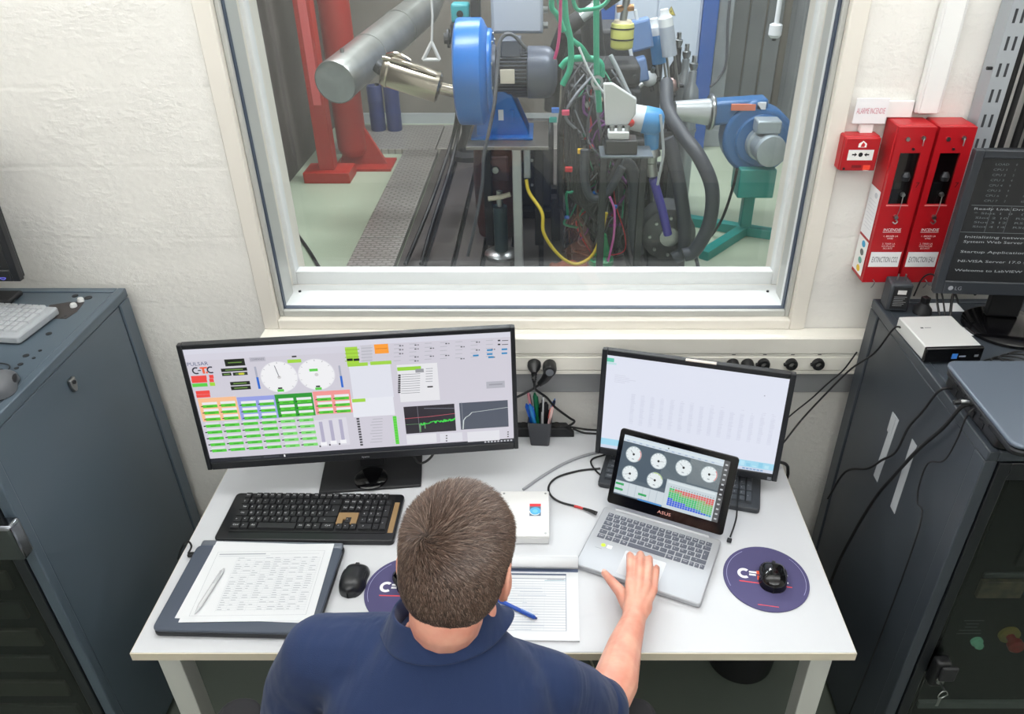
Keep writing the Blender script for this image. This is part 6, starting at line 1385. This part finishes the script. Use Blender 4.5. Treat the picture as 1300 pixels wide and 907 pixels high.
# ---------------------------------------------------------------- engine on its stand, with looms
M_eng = mat('engine_black', (40, 41, 44), .45, .35, var=(8, (56, 58, 60), .8)); M_eng2 = mat('engine_grey', (98, 100, 102), .42, .6, var=(10, (70, 70, 72), .8))
en = thing('engine', 'dark engine on the test bench covered in wiring looms', 'engine', (.38, 2.95, .0565))
MB().box((-.30, -.16, .28), (.26, .30, .74)).build('block', M_eng, en, bevel=.02); MB().prism([(-.30, .74), (.24, .74), (.20, 1.02), (-.24, 1.06)], -.10, .26, 'y').build('cylinder_head', M_eng, en, bevel=.02)
MB().box((-.26, -.08, 1.03), (.19, .22, 1.16)).build('cam_cover', M_blackmat, en, bevel=.025); MB().prism([(-.26, .28), (.22, .28), (.14, .08), (-.18, .08)], -.12, .26, 'y').build('oil_pan', M_eng2, en, bevel=.015)
MB().box((-.34, .0, 0), (-.28, .1, .30)).box((.24, .0, 0), (.30, .1, .30)).box((-.34, .2, 0), (-.28, .28, .30)).box((.24, .2, 0), (.30, .28, .30)).build('stand_leg', M_darksteel, en, bevel=.004)
for k, (x, z, r) in enumerate(((-.13, .56, .13), (.10, .42, .09), (.14, .66, .07), (-.20, .78, .06))):
    MB().lathe((x, -.16, z), (x, -.215, z), [(0, r*.5), (.2, r), (.45, r*.92), (.55, r*.92), (.8, r), (1, r*.8), (1, r*.3)], 28).build('pulley', M_eng2 if k % 2 else M_blackmat, en, smooth=True, angle=40)
for k in range(26):
    x = random.uniform(-.28, .24); z = random.uniform(.32, 1.12); MB().cyl((x, -.20, z), (x, -.175, z), random.uniform(.010, .022), seg=8).build('bolt_head', M_steel if k % 3 else M_darksteel, en)
for k in range(4): MB().tube([(-.20+.11*k, -.05, 1.0), (-.20+.11*k, -.18, .98), (-.19+.11*k, -.24, .86), (-.16+.10*k, -.22, .70)], .026, 12, 4).build('intake_runner', M_blackmat, en, smooth=True)
MB().cyl((-.26, -.24, .66), (.18, -.24, .66), .045, seg=18).build('rail', M_blackmat, en, smooth=True)
wc = [('wire_black', (26, 26, 28)), ('wire_black', (26, 26, 28)), ('wire_black', (26, 26, 28)), ('wire_grey', (110, 114, 120)), ('wire_dark_grey', (60, 62, 66)), ('wire_red', (176, 36, 48)), ('wire_violet', (120, 60, 130)), ('wire_green', (34, 140, 104)), ('wire_dark_grey', (60, 62, 66)), ('wire_brown', (96, 70, 56))]
rw = random.Random(12)
for k in range(72):
    x = rw.uniform(-.26, .10); z = rw.uniform(.55, 1.22); y = rw.uniform(-.34, -.20); pts = [(x, y+.1, z)]
    n = rw.randint(4, 6)
    for j in range(n): x = max(-.26, min(.12, x+rw.uniform(-.12, .12))); z = max(.05, z-rw.uniform(.02, .24)); pts.append((x, y+rw.uniform(-.06, .05), z))
    nm_, c = wc[rw.randrange(len(wc))]; MB().tube(pts, rw.choice((.004, .005, .006, .009)), 6, 4).build('wire', mat(nm_, c, .5), en, smooth=True, angle=80)
for k in range(14):
    q = (rw.uniform(-.26, .12), rw.uniform(-.36, -.26), rw.uniform(.25, 1.05)); c = rw.choice(((206, 60, 60), (40, 110, 200), (30, 170, 150), (220, 210, 190), (230, 180, 40), (210, 212, 214), (206, 70, 110)))
    MB().box((-.013, -.010, -.010), (.013, .010, .010), Matrix.Translation(q) @ Euler((rw.random(), rw.random(), rw.random())).to_matrix().to_4x4()).build('connector', mat('connector_%d_%d_%d' % c, c, .45), en, bevel=.003)
for k in range(7): MB().tube([(-.26+.02*k, -.30-.01*k, .95-.03*k), (-.25+.025*k, -.36, .70-.05*k), (-.22+.03*k, -.36, .46-.03*k), (-.10+.02*k, -.36, .40+.02*k), (.0+.015*k, -.34, .55+.03*k)], .013, 8, 5).build('loom', mat('loom_black', (36, 37, 40), .55), en, smooth=True)
for p, c, lab in ((at(702, 152, y=2.55), (24, 150, 140), 0), (at(738, 192, y=2.5), (236, 190, 30), 0), (at(722, 215, y=2.5), (196, 40, 46), 0), (at(705, 140, y=2.55), (40, 110, 200), 0), (at(718, 143, y=2.52), (216, 60, 100), 0)):
    q = p-Vector((.38, 2.95, .0565)); MB().box(tuple(q-Vector((.022, .013, .014))), tuple(q+Vector((.022, .013, .014)))).build('connector', mat('connector_%d_%d_%d' % c, c, .45), en, bevel=.004)
# shelf with the black instrument block
sh = thing('instrument_shelf', 'dark steel shelf with a black instrument block on the engine stand', 'shelf', at(798, 197, y=2.12)); c0 = sh.location.copy()
MB().box((-.15, -.02, -.012), (.13, .165, 0)).build('shelf_plate', mat('shelf_grey', (104, 112, 120), .4, .5), sh, bevel=.002); MB().box((-.125, .0, 0), (.045, .12, .075)).build('block', M_blackpl, sh, bevel=.006)
MB().box((-.11, .02, .075), (.0, .10, .115)).build('white_module', mat('white_module', (214, 216, 216), .4), sh, bevel=.006); MB().prism([(-.12, .12), (.0, .12), (.04, .18), (.04, .26), (-.09, .34), (-.14, .34)], .125, .155, 'y').build('white_bracket', mat('white_module', (214, 216, 216), .4), sh, bevel=.008)
for k in range(3): MB().cyl((-.09+.04*k, .05, .115), (-.09+.04*k, .05, .14), .014, seg=12).build('fitting', M_steel, sh)
MB().box((-.14, .12, .0565-c0.z), (-.10, .16, -.012)).box((.08, .12, .0565-c0.z), (.12, .16, -.012)).build('leg', M_darksteel, sh, bevel=.004)
# blue and white motor on the stand
bp_ = thing('dosing_motor', 'white and light blue flow meter mounted beside the shelf', 'meter', at(819, 152, y=2.405)); bp_.scale = (.8, .8, .8); M_lblue = mat('light_blue_paint', (64, 146, 206), .4); M_wht = mat('white_meter', (214, 218, 220), .4)
ax = Vector((.20, -.03, -.035)); MB().lathe(-ax*.55, -ax*.05, [(0, .075), (.3, .088), (1, .090)], 26).build('white_end', M_wht, bp_, smooth=True); MB().lathe(-ax*.05, ax*.62, [(0, .094), (.7, .094), (.85, .080), (1, .05)], 26).build('blue_end', M_lblue, bp_, smooth=True, angle=40)
MB().cyl((.05, 0, -.08), (.06, 0, -.20), .055, .048, 20).build('neck', M_lblue, bp_, smooth=True); MB().lathe((.06, 0, -.20), (.065, 0, -.30), [(0, .05), (.3, .066), (.5, .066), (.6, .045), (1, .04)], 20).build('flange', M_steel, bp_, smooth=True, angle=40)
MB().sphere((-.15, -.06, .05), (.035, .03, .045), 14, 8).sphere((-.12, -.08, .0), (.04, .03, .03), 14, 8).build('red_valve', mat('red_plastic', (206, 50, 44), .4), bp_, smooth=True)
MB().tube([(.09, -.09, .06), (.11, -.10, -.06), (.13, -.10, -.20), (.12, -.10, -.32), (.11, -.08, -.44)], .010, 8, 5).build('cable', mat('pale_grey_sheath', (170, 176, 180), .5), bp_, smooth=True)
cable('violet hose hanging with a steel coupling below the blue flow meter', [at(829, 226, y=2.405), at(833, 240, y=2.405), at(841, 268, y=2.405), at(848, 298, y=2.405)], .026, mat('violet_hose', (78, 70, 160), .4), 'hose', cat='hose')
cable('steel hose coupling at the top of the violet hose', [at(826.5, 207, y=2.405), at(828.6, 223, y=2.405)], .032, M_steel, 'coupling', sub=0, cat='coupling')
# large black hoses
M_hose = mat('dark_rubber_hose', (56, 60, 68), .5)
cable('thick dark hose looping from the white cone down to the floor and back', [at(846, 105, y=2.9), at(848, 140, y=2.7), at(866, 170, y=2.5), at(888, 200, y=2.36), at(904, 240, y=2.29), at(900, 285, y=2.28), at(882, 318, y=2.28), at(868, 324, y=2.28)], .041, M_hose, 'hose', seg=14, cat='hose')
cable('second thick dark hose hanging straight to the floor', [at(847, 176, y=2.455), at(854, 195, y=2.44), at(863, 240, y=2.41), at(869, 285, y=2.4), at(868, 318, y=2.4), at(856, 328, y=2.4)], .041, M_hose, 'hose', seg=14, cat='hose')
cable('black hose arching beside the engine stand below the shelf', [at(790, 207, y=2.47), at(800, 213, y=2.47), at(806, 240, y=2.47), at(805, 290, y=2.47), at(810, 322, y=2.47)], .040, M_hose, 'hose', seg=12, cat='hose')
cable('ribbed dark hose curving in front of the engine', [at(742, 190, y=2.38), at(742, 230, y=2.38), at(752, 252, y=2.38), at(770, 246, y=2.38), at(782, 228, y=2.38), at(790, 212, y=2.38)], .024, M_hose, 'hose', seg=12, cat='hose')
# free coloured wires
cable('yellow green earth wire drooping from the blower table to the floor', [at(668, 228, y=2.44), at(672, 245, y=2.42), at(688, 270, y=2.36), at(690, 295, y=2.33), at(704, 318, y=2.33), at(722, 333, y=2.33), at(738, 334, y=2.33), at(756, 318, y=2.33), at(770, 270, y=2.33)], .0105, mat('yellow_green_wire', (196, 172, 44), .45), 'wire', cat='wire')
cable('pink violet wire hanging down the front of the engine', [at(774, 250, y=2.33), at(780, 268, y=2.33), at(779, 300, y=2.33), at(772, 332, y=2.33)], .007, mat('pink_violet', (190, 90, 160), .5), 'wire', cat='wire')
M_gr = mat('green_sheath', (40, 160, 124), .45)
gp = ([at(702, -40, y=2.44), at(712, 10, y=2.44), at(722, 45, y=2.44), at(738, 60, y=2.44), at(748, 75, y=2.44)], [at(715, -40, y=2.36), at(718, 20, y=2.36), at(724, 50, y=2.36), at(724, 85, y=2.36), at(714, 108, y=2.36)], [at(712, 86, y=2.5), at(722, 76, y=2.5), at(745, 74, y=2.5), at(762, 80, y=2.5), at(764, 98, y=2.5)], [at(707, -40, y=2.28), at(700, 5, y=2.28), at(708, 20, y=2.28), at(716, 40, y=2.28)], [at(757, -60, y=2.42), at(757, 20, y=2.42), at(757.5, 90, y=2.42), at(760, 125, y=2.42), at(761, 142, y=2.42)], [at(722, -40, y=2.24), at(730, 8, y=2.24), at(745, 12, y=2.24), at(768, 5, y=2.24), at(790, -30, y=2.24)])
for k, pts in enumerate(gp): cable(('green cable coming down from the ceiling to the engine top', 'green cable bending down beside the motor cowl', 'arched green cable over the engine top', 'short green cable against the control box', 'green cable hanging with a shackle over the shelf', 'green cable swinging up to the angled pipe')[k], pts, (.014, .016, .018, .014, .016, .010)[k], M_gr)
cable('magenta cable hanging beside the control box', [at(712, -30, y=2.2), at(711, 30, y=2.2), at(708, 60, y=2.2), at(704, 75, y=2.2)], .008, mat('magenta', (196, 60, 120), .5))
cable('pale grey thin pipe slanting down to the flow meter', [at(775, 70, y=2.5), at(785, 90, y=2.495), at(795, 112, y=2.49), at(801, 124, y=2.49)], .012, mat('pale_grey_sheath', (170, 176, 180), .5), 'pipe', cat='pipe')
cable('fine white wire drooping across the engine to the flow meter', [at(735, 60, y=2.33), at(748, 90, y=2.33), at(765, 116, y=2.33), at(778, 124, y=2.33), at(788, 126, y=2.34)], .006, M_wht, 'wire', cat='wire')
sk = thing('lifting_shackle', 'small bright shackle hanging on the green cable', 'shackle', at(758, 104, y=2.388)); MB().lathe((0, .01, 0), (0, -.01, 0), [(0, .020), (.0, .034), (1, .034), (1, .020), (0, .020)], 20, caps=False).build('ring', M_steel, sk, smooth=True); MB().cyl((-.02, 0, -.035), (.02, 0, -.035), .008, seg=8).build('pin', M_steel, sk)
# angled telescopic pipe and clamp at the top
A = at(727, 30, y=2.95); B = at(772, -3, y=2.95); ap = thing('angled_pipe', 'bright steel pipe with black rubber ends slanting above the engine', 'pipe', A); ax = B-A
MB().cyl(ax*.12, ax*.85, .032, seg=20).build('pipe', mat('bright_alu', (206, 210, 212), .3, .6), ap, smooth=True); MB().lathe(ax*-.2, ax*.25, [(0, .05), (1, .048)], 20).build('rubber_end', M_blackmat, ap, smooth=True); MB().lathe(ax*.80, ax*1.5, [(0, .050), (1, .055)], 20).build('rubber_end', M_blackmat, ap, smooth=True); MB().lathe(ax*.62, ax*.68, [(0, .038), (1, .038)], 20).build('clamp', M_steel, ap, smooth=True)
MB().tube([ax*-.2, ax*-.5+Vector((0, .1, -.15)), ax*-.6+Vector((0, .15, -.45))], .048, 16, 5).build('rubber_hose', M_blackmat, ap, smooth=True)
# yellow canister
yc_ = thing('yellow_canister', 'yellow filter canister with black bands hanging on a steel neck', 'canister', at(789, 62, y=3.0)); M_yel = mat('yellow_green_plastic', (206, 206, 110), .35)
MB().lathe((0, 0, 0), (0, 0, .155), [(0, .05), (.04, .064), (.1, .068), (.8, .070), (.92, .066), (1, .04)], 28).build('canister', M_yel, yc_, smooth=True, angle=50)
for z in (.055, .115): MB().lathe((0, 0, z), (0, 0, z+.008), [(0, .072), (1, .072)], 28).build('band', M_blackpl, yc_)
MB().lathe((0, 0, .13), (0, 0, .16), [(0, .069), (1, .050)], 28).build('cream_top', mat('cream_plastic', (214, 200, 170), .4), yc_, smooth=True); MB().cyl((0, 0, .155), (.02, 0, .30), .022, seg=14).build('neck', M_steel, yc_, smooth=True); MB().cyl((-.04, 0, .22), (.06, 0, .23), .02, seg=12).build('valve', mat('brass', (176, 130, 90), .3, .8), yc_, smooth=True)
# blue junction boxes and sensors cluster
M_jb = mat('blue_grey_box', (96, 128, 176), .45)
for k, (u, v, w_, h_, lab) in enumerate(((812, 44, .15, .18, 'upper small blue grey junction box beside the yellow canister'), (805, 90, .17, .15, 'lower small blue grey junction box below the yellow canister'))):
    j = thing('junction_box', lab, 'junction box', at(u, v, y=(3.33, 3.275)[k]), (0, math.radians(-14), 0)); MB().box((-w_/2, -.04, -h_/2), (w_/2, .05, h_/2)).build('box', M_jb, j, bevel=.012); MB().box((-w_/2+.012, -.046, -h_/2+.012), (w_/2-.012, -.04, h_/2-.012)).build('lid', M_jb, j, bevel=.006); MB().cyl((0, 0, h_/2), (0, 0, h_/2+.06), .012, seg=10).build('gland', M_wht, j)
for k, (u, v, lab, m_) in enumerate(((835, 62, 'pale blue and white transmitter on thin steel legs', M_lblue), (848, 52, 'grey white transmitter standing behind the pale blue one', M_lgrey))):
    j = thing('transmitter', lab, 'transmitter', at(u, v, y=(3.47, 3.31)[k]), (0, math.radians(-12), 0)); MB().cyl((0, 0, -.09), (0, 0, .09), .048, seg=20).build('lower_body', m_, j, smooth=True); MB().lathe((0, 0, .09), (0, 0, .19), [(0, .048), (.5, .046), (.7, .03), (1, .026)], 20).build('head', M_wht, j, smooth=True)
    for s in (-.02, .03): MB().cyl((s, 0, -.30), (s, 0, -.09), .008, seg=8).build('leg', M_steel, j)
for k, (u, v, lab) in enumerate(((824, 100, 'white knobbed fitting under the blue junction box'), (853, 108, 'cluster fitting with a reddish steel hub'))):
    j = thing('pipe_fitting', lab, 'fitting', at(u, v, y=(3.43, 3.62)[k])); MB().sphere((0, 0, 0), (.055, .05, .05), 16, 10).build('hub', M_wht if k == 0 else mat('pinkish_steel', (170, 140, 134), .35, .6), j, smooth=True)
    for q in range(5): MB().cyl((0, 0, 0), (.08*math.cos(q*1.26), -.02, .08*math.sin(q*1.26)), .014, seg=8).build('stub', M_steel if q % 2 else M_darksteel, j)
M_cyl = mat('satin_steel_bottle', (158, 164, 168), .35, .6)
for k, (u, v, h, lab) in enumerate(((861, 60, .55, 'tall dark steel sample cylinder near the blue post'), (871, 75, .50, 'middle steel sample cylinder with a wide collar'), (880, 90, .52, 'bright steel sample cylinder with a round shoulder'))):
    p = at(u, v, y=3.95-.17*k); zb = .055 if p.x < .93 else 0; h = p.z-zb; j = thing('sample_cylinder', lab, 'cylinder', (p.x, p.y, zb), group='steel sample cylinders')
    MB().lathe((0, 0, 0), (0, 0, h), [(0, .055), (.82, .055), (.88, .05), (.92, .026), (1, .026)], 22).build('bottle', M_darksteel if k == 0 else M_cyl, j, smooth=True, angle=50); MB().lathe((0, 0, h), (0, 0, h+.10), [(0, .018), (.3, .030), (.5, .030), (.55, .016), (1, .016)], 16).build('valve', M_steel, j, smooth=True, angle=40)
    MB().lathe((0, 0, h*.6), (0, 0, h*.62), [(0, .062), (1, .062)], 22).build('collar', M_steel, j)
# dark rack post the fittings hang on
rp = thing('fluid_rack', 'dark pipe rack standing on the floor behind the engine', 'rack', (.55, 3.48, .0565)); MB().box((-.06, -.04, 0), (.02, .04, 1.05)).box((.30, -.015, 0), (.33, .015, .80)).box((-.06, -.04, .55), (.34, .04, .60)).box((-.2, .0, .3), (.34, .06, .36)).build('frame', M_darksteel, rp, bevel=.006)
for k in range(5): MB().tube([(.0+.05*k, -.07, .9-.06*k), (.03+.05*k, -.10, .6), (.0+.05*k, -.12, .3), (.05+.04*k, -.10, .05)], .020, 10, 5).build('pipe', (M_darksteel, M_eng2, M_hose)[k % 3], rp, smooth=True)
dm = thing('dynamometer', 'round grey dynamometer housing behind the dark hoses', 'dynamometer', (.76, 2.59, .0565)); MB().lathe((0, -.12, .24), (0, .13, .24), [(0, .09), (.1, .165), (.9, .165), (1, .1)], 30).build('housing', M_eng2, dm, smooth=True, angle=40); MB().box((-.12, -.08, 0), (.12, .11, .09)).build('foot', M_darksteel, dm, bevel=.01); MB().cyl((0, -.135, .24), (0, -.12, .24), .06, seg=20).build('shaft', M_steel, dm, smooth=True)
for k in range(8): q = k*math.pi/4; MB().cyl((.12*math.cos(q), -.128, .24+.12*math.sin(q)), (.12*math.cos(q), -.105, .24+.12*math.sin(q)), .010, seg=8).build('bolt', M_steel, dm)
gf = thing('green_foot', 'green cast foot with steel screws on the bedplate', 'machine foot', at(764, 305, y=2.44)); gf.location.z = .0565; M_gfoot = mat('green_enamel', (20, 140, 86), .35)
MB().lathe((0, 0, .08), (0, 0, .13), [(0, .078), (.6, .078), (1, .05)], 26).build('disc', M_gfoot, gf, smooth=True, angle=40); MB().prism([(-.05, .12), (.06, .12), (.03, .26), (.0, .28)], -.03, .03, 'y').build('rib', M_gfoot, gf, bevel=.006); MB().cyl((0, 0, 0), (0, 0, .08), .03, seg=14).build('screw', M_blackpl, gf); MB().cyl((-.045, -.04, .12), (-.045, -.04, .14), .012, seg=8).build('bolt', M_steel, gf); MB().cyl((.035, -.05, .12), (.035, -.05, .14), .012, seg=8).build('bolt', M_steel, gf)
rg = thing('orange_rag', 'crumpled brownish orange cloth on the bedplate under the looms', 'cloth', at(722, 325, y=2.46)); rg.location.z = .0565
m = MB(); n = 12; vs = []
for i in range(n+1):
    for k in range(n+1): vs.append(((i/n-.5)*.24, (k/n-.5)*.2, .01+.07*math.exp(-(((i/n-.5)*3)**2+((k/n-.5)*3)**2))+.02*random.random()))
m.add(vs, [(i*(n+1)+k, (i+1)*(n+1)+k, (i+1)*(n+1)+k+1, i*(n+1)+k+1) for i in range(n) for k in range(n)]); o = m.build('cloth', mat('rust_cloth', (150, 84, 62), .9), rg, smooth=True, angle=180); o.modifiers.new('t', 'SOLIDIFY').thickness = .004
# ---------------------------------------------------------------- second blower on a green stand
M_bl2 = mat('steel_blue_enamel', (40, 96, 150), .35); M_tg = mat('turquoise_enamel', (36, 140, 132), .4)
p = at(961, 172, y=3.22); K = 1.10; F0 = Vector((p.x, 3.22, 0)); f2b = thing('stand_blower', 'steel blue blower with pale cone pipe on a turquoise tripod stand', 'blower', F0); f2b.scale = (K, K, K); zc2 = p.z/K
snail = [(.20*math.cos(q)*(1+.16*(q/6.28)), zc2+.20*math.sin(q)*(1+.16*(q/6.28))) for q in [math.radians(a) for a in range(100, 460, 12)]]
sn = [(r*math.cos(math.radians(a)), zc2+r*math.sin(math.radians(a))) for a, r in [(a, .185+.055*((450-a) % 360)/360) for a in range(90, 450, 10)]]
MB().prism(sn, -.10, .06, 'y').build('snail_housing', M_bl2, f2b, bevel=.022, seg=3)
MB().prism([(-.30, zc2+.075), (.02, zc2+.11), (.02, zc2+.236), (-.30, zc2+.215)], -.085, .045, 'y').build('outlet_throat', M_bl2, f2b, bevel=.02, seg=3)
MB().lathe((0, -.10, zc2), (0, -.115, zc2), [(0, .155), (.5, .155), (1, .145)], 36).build('face_ring', M_bl2, f2b, smooth=True, angle=30)
MB().lathe((-.315, -.02, zc2+.145), (-.285, -.02, zc2+.145), [(0, .098), (.3, .105), (.7, .105), (1, .098)], 28).build('outlet_flange', M_steel, f2b, smooth=True, angle=30)
q0 = at(855, 140, y=3.15); MB().lathe((-.31, -.02, zc2+.145), (q0-F0)/K, [(0, .078), (1, .052)], 28).build('cone_pipe', mat('pale_alu_cone', (198, 202, 204), .35, .5), f2b, smooth=True)
MB().box((-.60, -.095, zc2+.115), (-.565, -.080, zc2+.155)).build('green_tag', mat('green_tag', (30, 170, 130), .5), f2b)
MB().box((-.20, -.104, zc2+.175), (-.06, -.088, zc2+.21)).build('warning_label', mat('orange_label', (214, 120, 90), .5), f2b); MB().box((-.05, -.10, zc2+.18), (-.0, -.088, zc2+.22)).build('white_label', M_paper, f2b)
MB().lathe((.0, -.115, zc2-.01), (.02, -.30, zc2-.01), [(0, .10), (.2, .098), (.25, .085), (.75, .085), (.8, .092), (.97, .088), (1, .06)], 30).build('motor', mat('pale_motor_grey', (160, 170, 176), .38, .4), f2b, smooth=True, angle=40)
MB().box((-.07, -.24, zc2+.075), (.07, -.13, zc2+.15)).build('terminal_box', mat('pale_motor_grey', (160, 170, 176), .38, .4), f2b, bevel=.01)
MB().box((-.11, -.16, zc2-.34), (.11, .04, zc2-.16)).build('mount_block', M_tg, f2b, bevel=.008); MB().box((-.035, -.05, .05), (.035, .02, zc2-.33)).build('post', M_tg, f2b, bevel=.006)
cfoot = Vector((0, -.02, .034))
for u, v in ((893, 324), (1010, 301), (874, 279)):
    e = (at(u, v, z=.035)-F0)/K; d_ = (e-cfoot).normalized(); nrm = Vector((-d_.y, d_.x, 0))*.032
    vs = [cfoot-nrm, cfoot+nrm, e+nrm, e-nrm]; MB().add([v_+Vector((0, 0, -.033)) for v_ in vs]+[v_+Vector((0, 0, .028)) for v_ in vs], [(3, 2, 1, 0), (4, 5, 6, 7), (0, 1, 5, 4), (1, 2, 6, 5), (2, 3, 7, 6), (3, 0, 4, 7)]).build('stand_leg', M_tg, f2b, bevel=.004)
cable('thin black motor cable hanging from the stand blower to the floor', [at(936, 214, y=3.06), at(930, 240, y=3.06), at(918, 275, y=3.05), at(904, 298, z=.012), at(892, 306, z=.012)], .010)
cable('black cable lying across the green floor by the stand blower', [at(856, 276, z=.014), at(864, 292, z=.014), at(880, 317, z=.014), at(888, 345, z=.014)], .012)
cable('black cable lying on the pale green floor by the left wall', [at(352, 262, z=.01), at(372, 290, z=.01), at(392, 318, z=.01), at(410, 348, z=.01)], .012)
# ---------------------------------------------------------------- tall electrical cabinet with blue posts at the back, hanging pendant
ec = thing('electrical_cabinet', 'tall pale electrical cabinet with blue corner posts and a warning triangle', 'cabinet', (.95, 5.15, 0)); M_pale = mat('pale_cabinet', (196, 206, 220), .45); M_post = mat('royal_blue_post', (34, 84, 160), .42)
MB().box((-.36, .0, .10), (.38, .55, 2.3)).build('body', M_pale, ec, bevel=.01)
for x0, x1 in ((-.34, -.005), (.005, .36)): MB().box((x0, -.014, .16), (x1, -.001, 2.25)).build('door', M_pale, ec, bevel=.006)
for x0, x1 in ((-.49, -.362), (.382, .51)): MB().box((x0, -.03, 0), (x1, .55, 2.32)).build('corner_post', M_post, ec, bevel=.006)
MB().box((-.40, .0, 0), (.42, .5, .10)).build('plinth', M_blackmat, ec)
wt = at(852, 14, y=5.13)-Vector((.95, 5.15, 0)); P = Panel((wt.x, -.0146, wt.z), (1, 0, 0), (0, 0, 1), .001); P.poly([(-.042, -.035), (.042, -.035), (0, .04)], (150, 140, 96), 1); P.poly([(-.030, -.028), (.030, -.028), (0, .026)], (206, 190, 90), 2); P.poly([(.004, .014), (-.008, -.008), (0, -.006), (-.004, -.022), (.009, .0), (.001, -.002)], (70, 66, 50), 3); P.mb.build('warning_triangle', INK, ec)
for z in (.9, 1.6): MB().box((-.03, -.03, z), (-.012, -.014, z+.10)).build('door_handle', M_blackpl, ec, bevel=.004)
pr_ = thing('grey_pillar', 'pale grey concrete pillar strip beside the blue post', 'pillar', (1.545, 5.25, 0)); MB().box((-.06, 0, 0), (.075, .70, CZC-.01)).build('shaft', mat('pale_concrete', (160, 166, 170), .7, var=(5, (140, 146, 150), .8)), pr_, bevel=.008); MB().box((-.075, -.012, 0), (.09, .70, .16)).build('footing', mat('pale_concrete', (160, 166, 170), .7), pr_, bevel=.006)
cable('thin grey cable running down the pale pillar', [at(927, -5, y=5.2), at(924, 30, y=5.2), at(922, 80, y=5.2), at(912, 100, y=5.2), at(902, 110, y=5.1)], .012, mat('grey_sheath', (84, 86, 92), .5))
pd = thing('pendant_probe', 'white pendant rod with a round end hanging in the cell', 'pendant', at(983, 48, y=4.2)); M_pw = mat('white_probe', (222, 224, 226), .4); MB().lathe((0, 0, 0), (0, 0, .10), [(0, .03), (.2, .048), (.9, .048), (1, .03)], 22).build('end_cap', M_pw, pd, smooth=True, angle=40); MB().cyl((0, 0, .10), (.01, 0, CZC-pd.location.z-.001), .018, seg=14).build('rod', M_pw, pd, smooth=True); MB().cyl((0, 0, -.02), (0, 0, 0), .016, seg=10).build('nozzle', M_blackpl, pd)
# blue drums by the far wall
for k, (u, lab) in enumerate(((487, 'dark blue drum by the far wall, nearer the red column'), (507, 'dark blue drum by the far wall, under the muffler'))):
    g = at(u, 163, z=0); dr = thing('blue_drum', lab, 'drum', (g.x, 5.62, .0505)); MB().lathe((0, 0, 0), (0, 0, .52 if k else .42), [(0, .068), (.03, .072), (.3, .072), (.33, .076), (.36, .072), (.65, .072), (.68, .076), (.71, .072), (.97, .072), (1, .064)], 24).build('drum_body', mat('dark_blue_drum', (34, 50, 104), .45), dr, smooth=True, angle=40); MB().cyl((.03, 0, .52 if k else .42), (.03, 0, .54 if k else .44), .02, seg=10).build('bung', M_blackpl, dr)
# dark backdrop machinery behind the engine: air box and frame
ab = thing('air_box', 'big black intake box on a frame behind the engine', 'air box', (.46, 3.75, .0551)); MB().box((-.34, -.20, .30), (.34, .22, 1.25)).build('box', mat('matt_charcoal', (44, 46, 50), .6), ab, bevel=.03); MB().tube([(-.1, -.2, 1.0), (-.12, -.34, 1.05), (-.16, -.42, 1.25), (-.2, -.40, 1.6)], .07, 18, 5).build('intake_hose', M_blackmat, ab, smooth=True)
for x in (-.28, .28): MB().box((x-.03, -.15, .0), (x+.03, .15, .30)).build('leg', M_darksteel, ab, bevel=.004)
MB().box((-.25, -.212, .55), (.2, -.2, .95)).build('cover_plate', M_darksteel, ab, bevel=.004); MB().box((-.2, -.22, 1.02), (-.12, -.2, 1.10)).build('orange_sticker', mat('orange_sticker', (206, 140, 70), .5), ab)
bc = thing('dark_gearbox', 'black gearbox housing on the bedplate behind the blower table', 'gearbox', (-.18, 3.55, .0565))
MB().box((-.26, -.16, .06), (.24, .20, .62)).build('housing', mat('matt_charcoal', (44, 46, 50), .6), bc, bevel=.03); MB().box((-.30, -.20, 0), (.28, .24, .06)).build('foot', M_darksteel, bc, bevel=.006)
MB().lathe((0, -.16, .34), (0, -.24, .34), [(0, .15), (.4, .15), (.5, .09), (1, .085)], 26).build('flange', M_darksteel, bc, smooth=True, angle=40)
for k in range(8): q = k*math.pi/4; MB().cyl((.125*math.cos(q), -.20, .34+.125*math.sin(q)), (.125*math.cos(q), -.188, .34+.125*math.sin(q)), .011, seg=8).build('bolt', M_steel, bc)
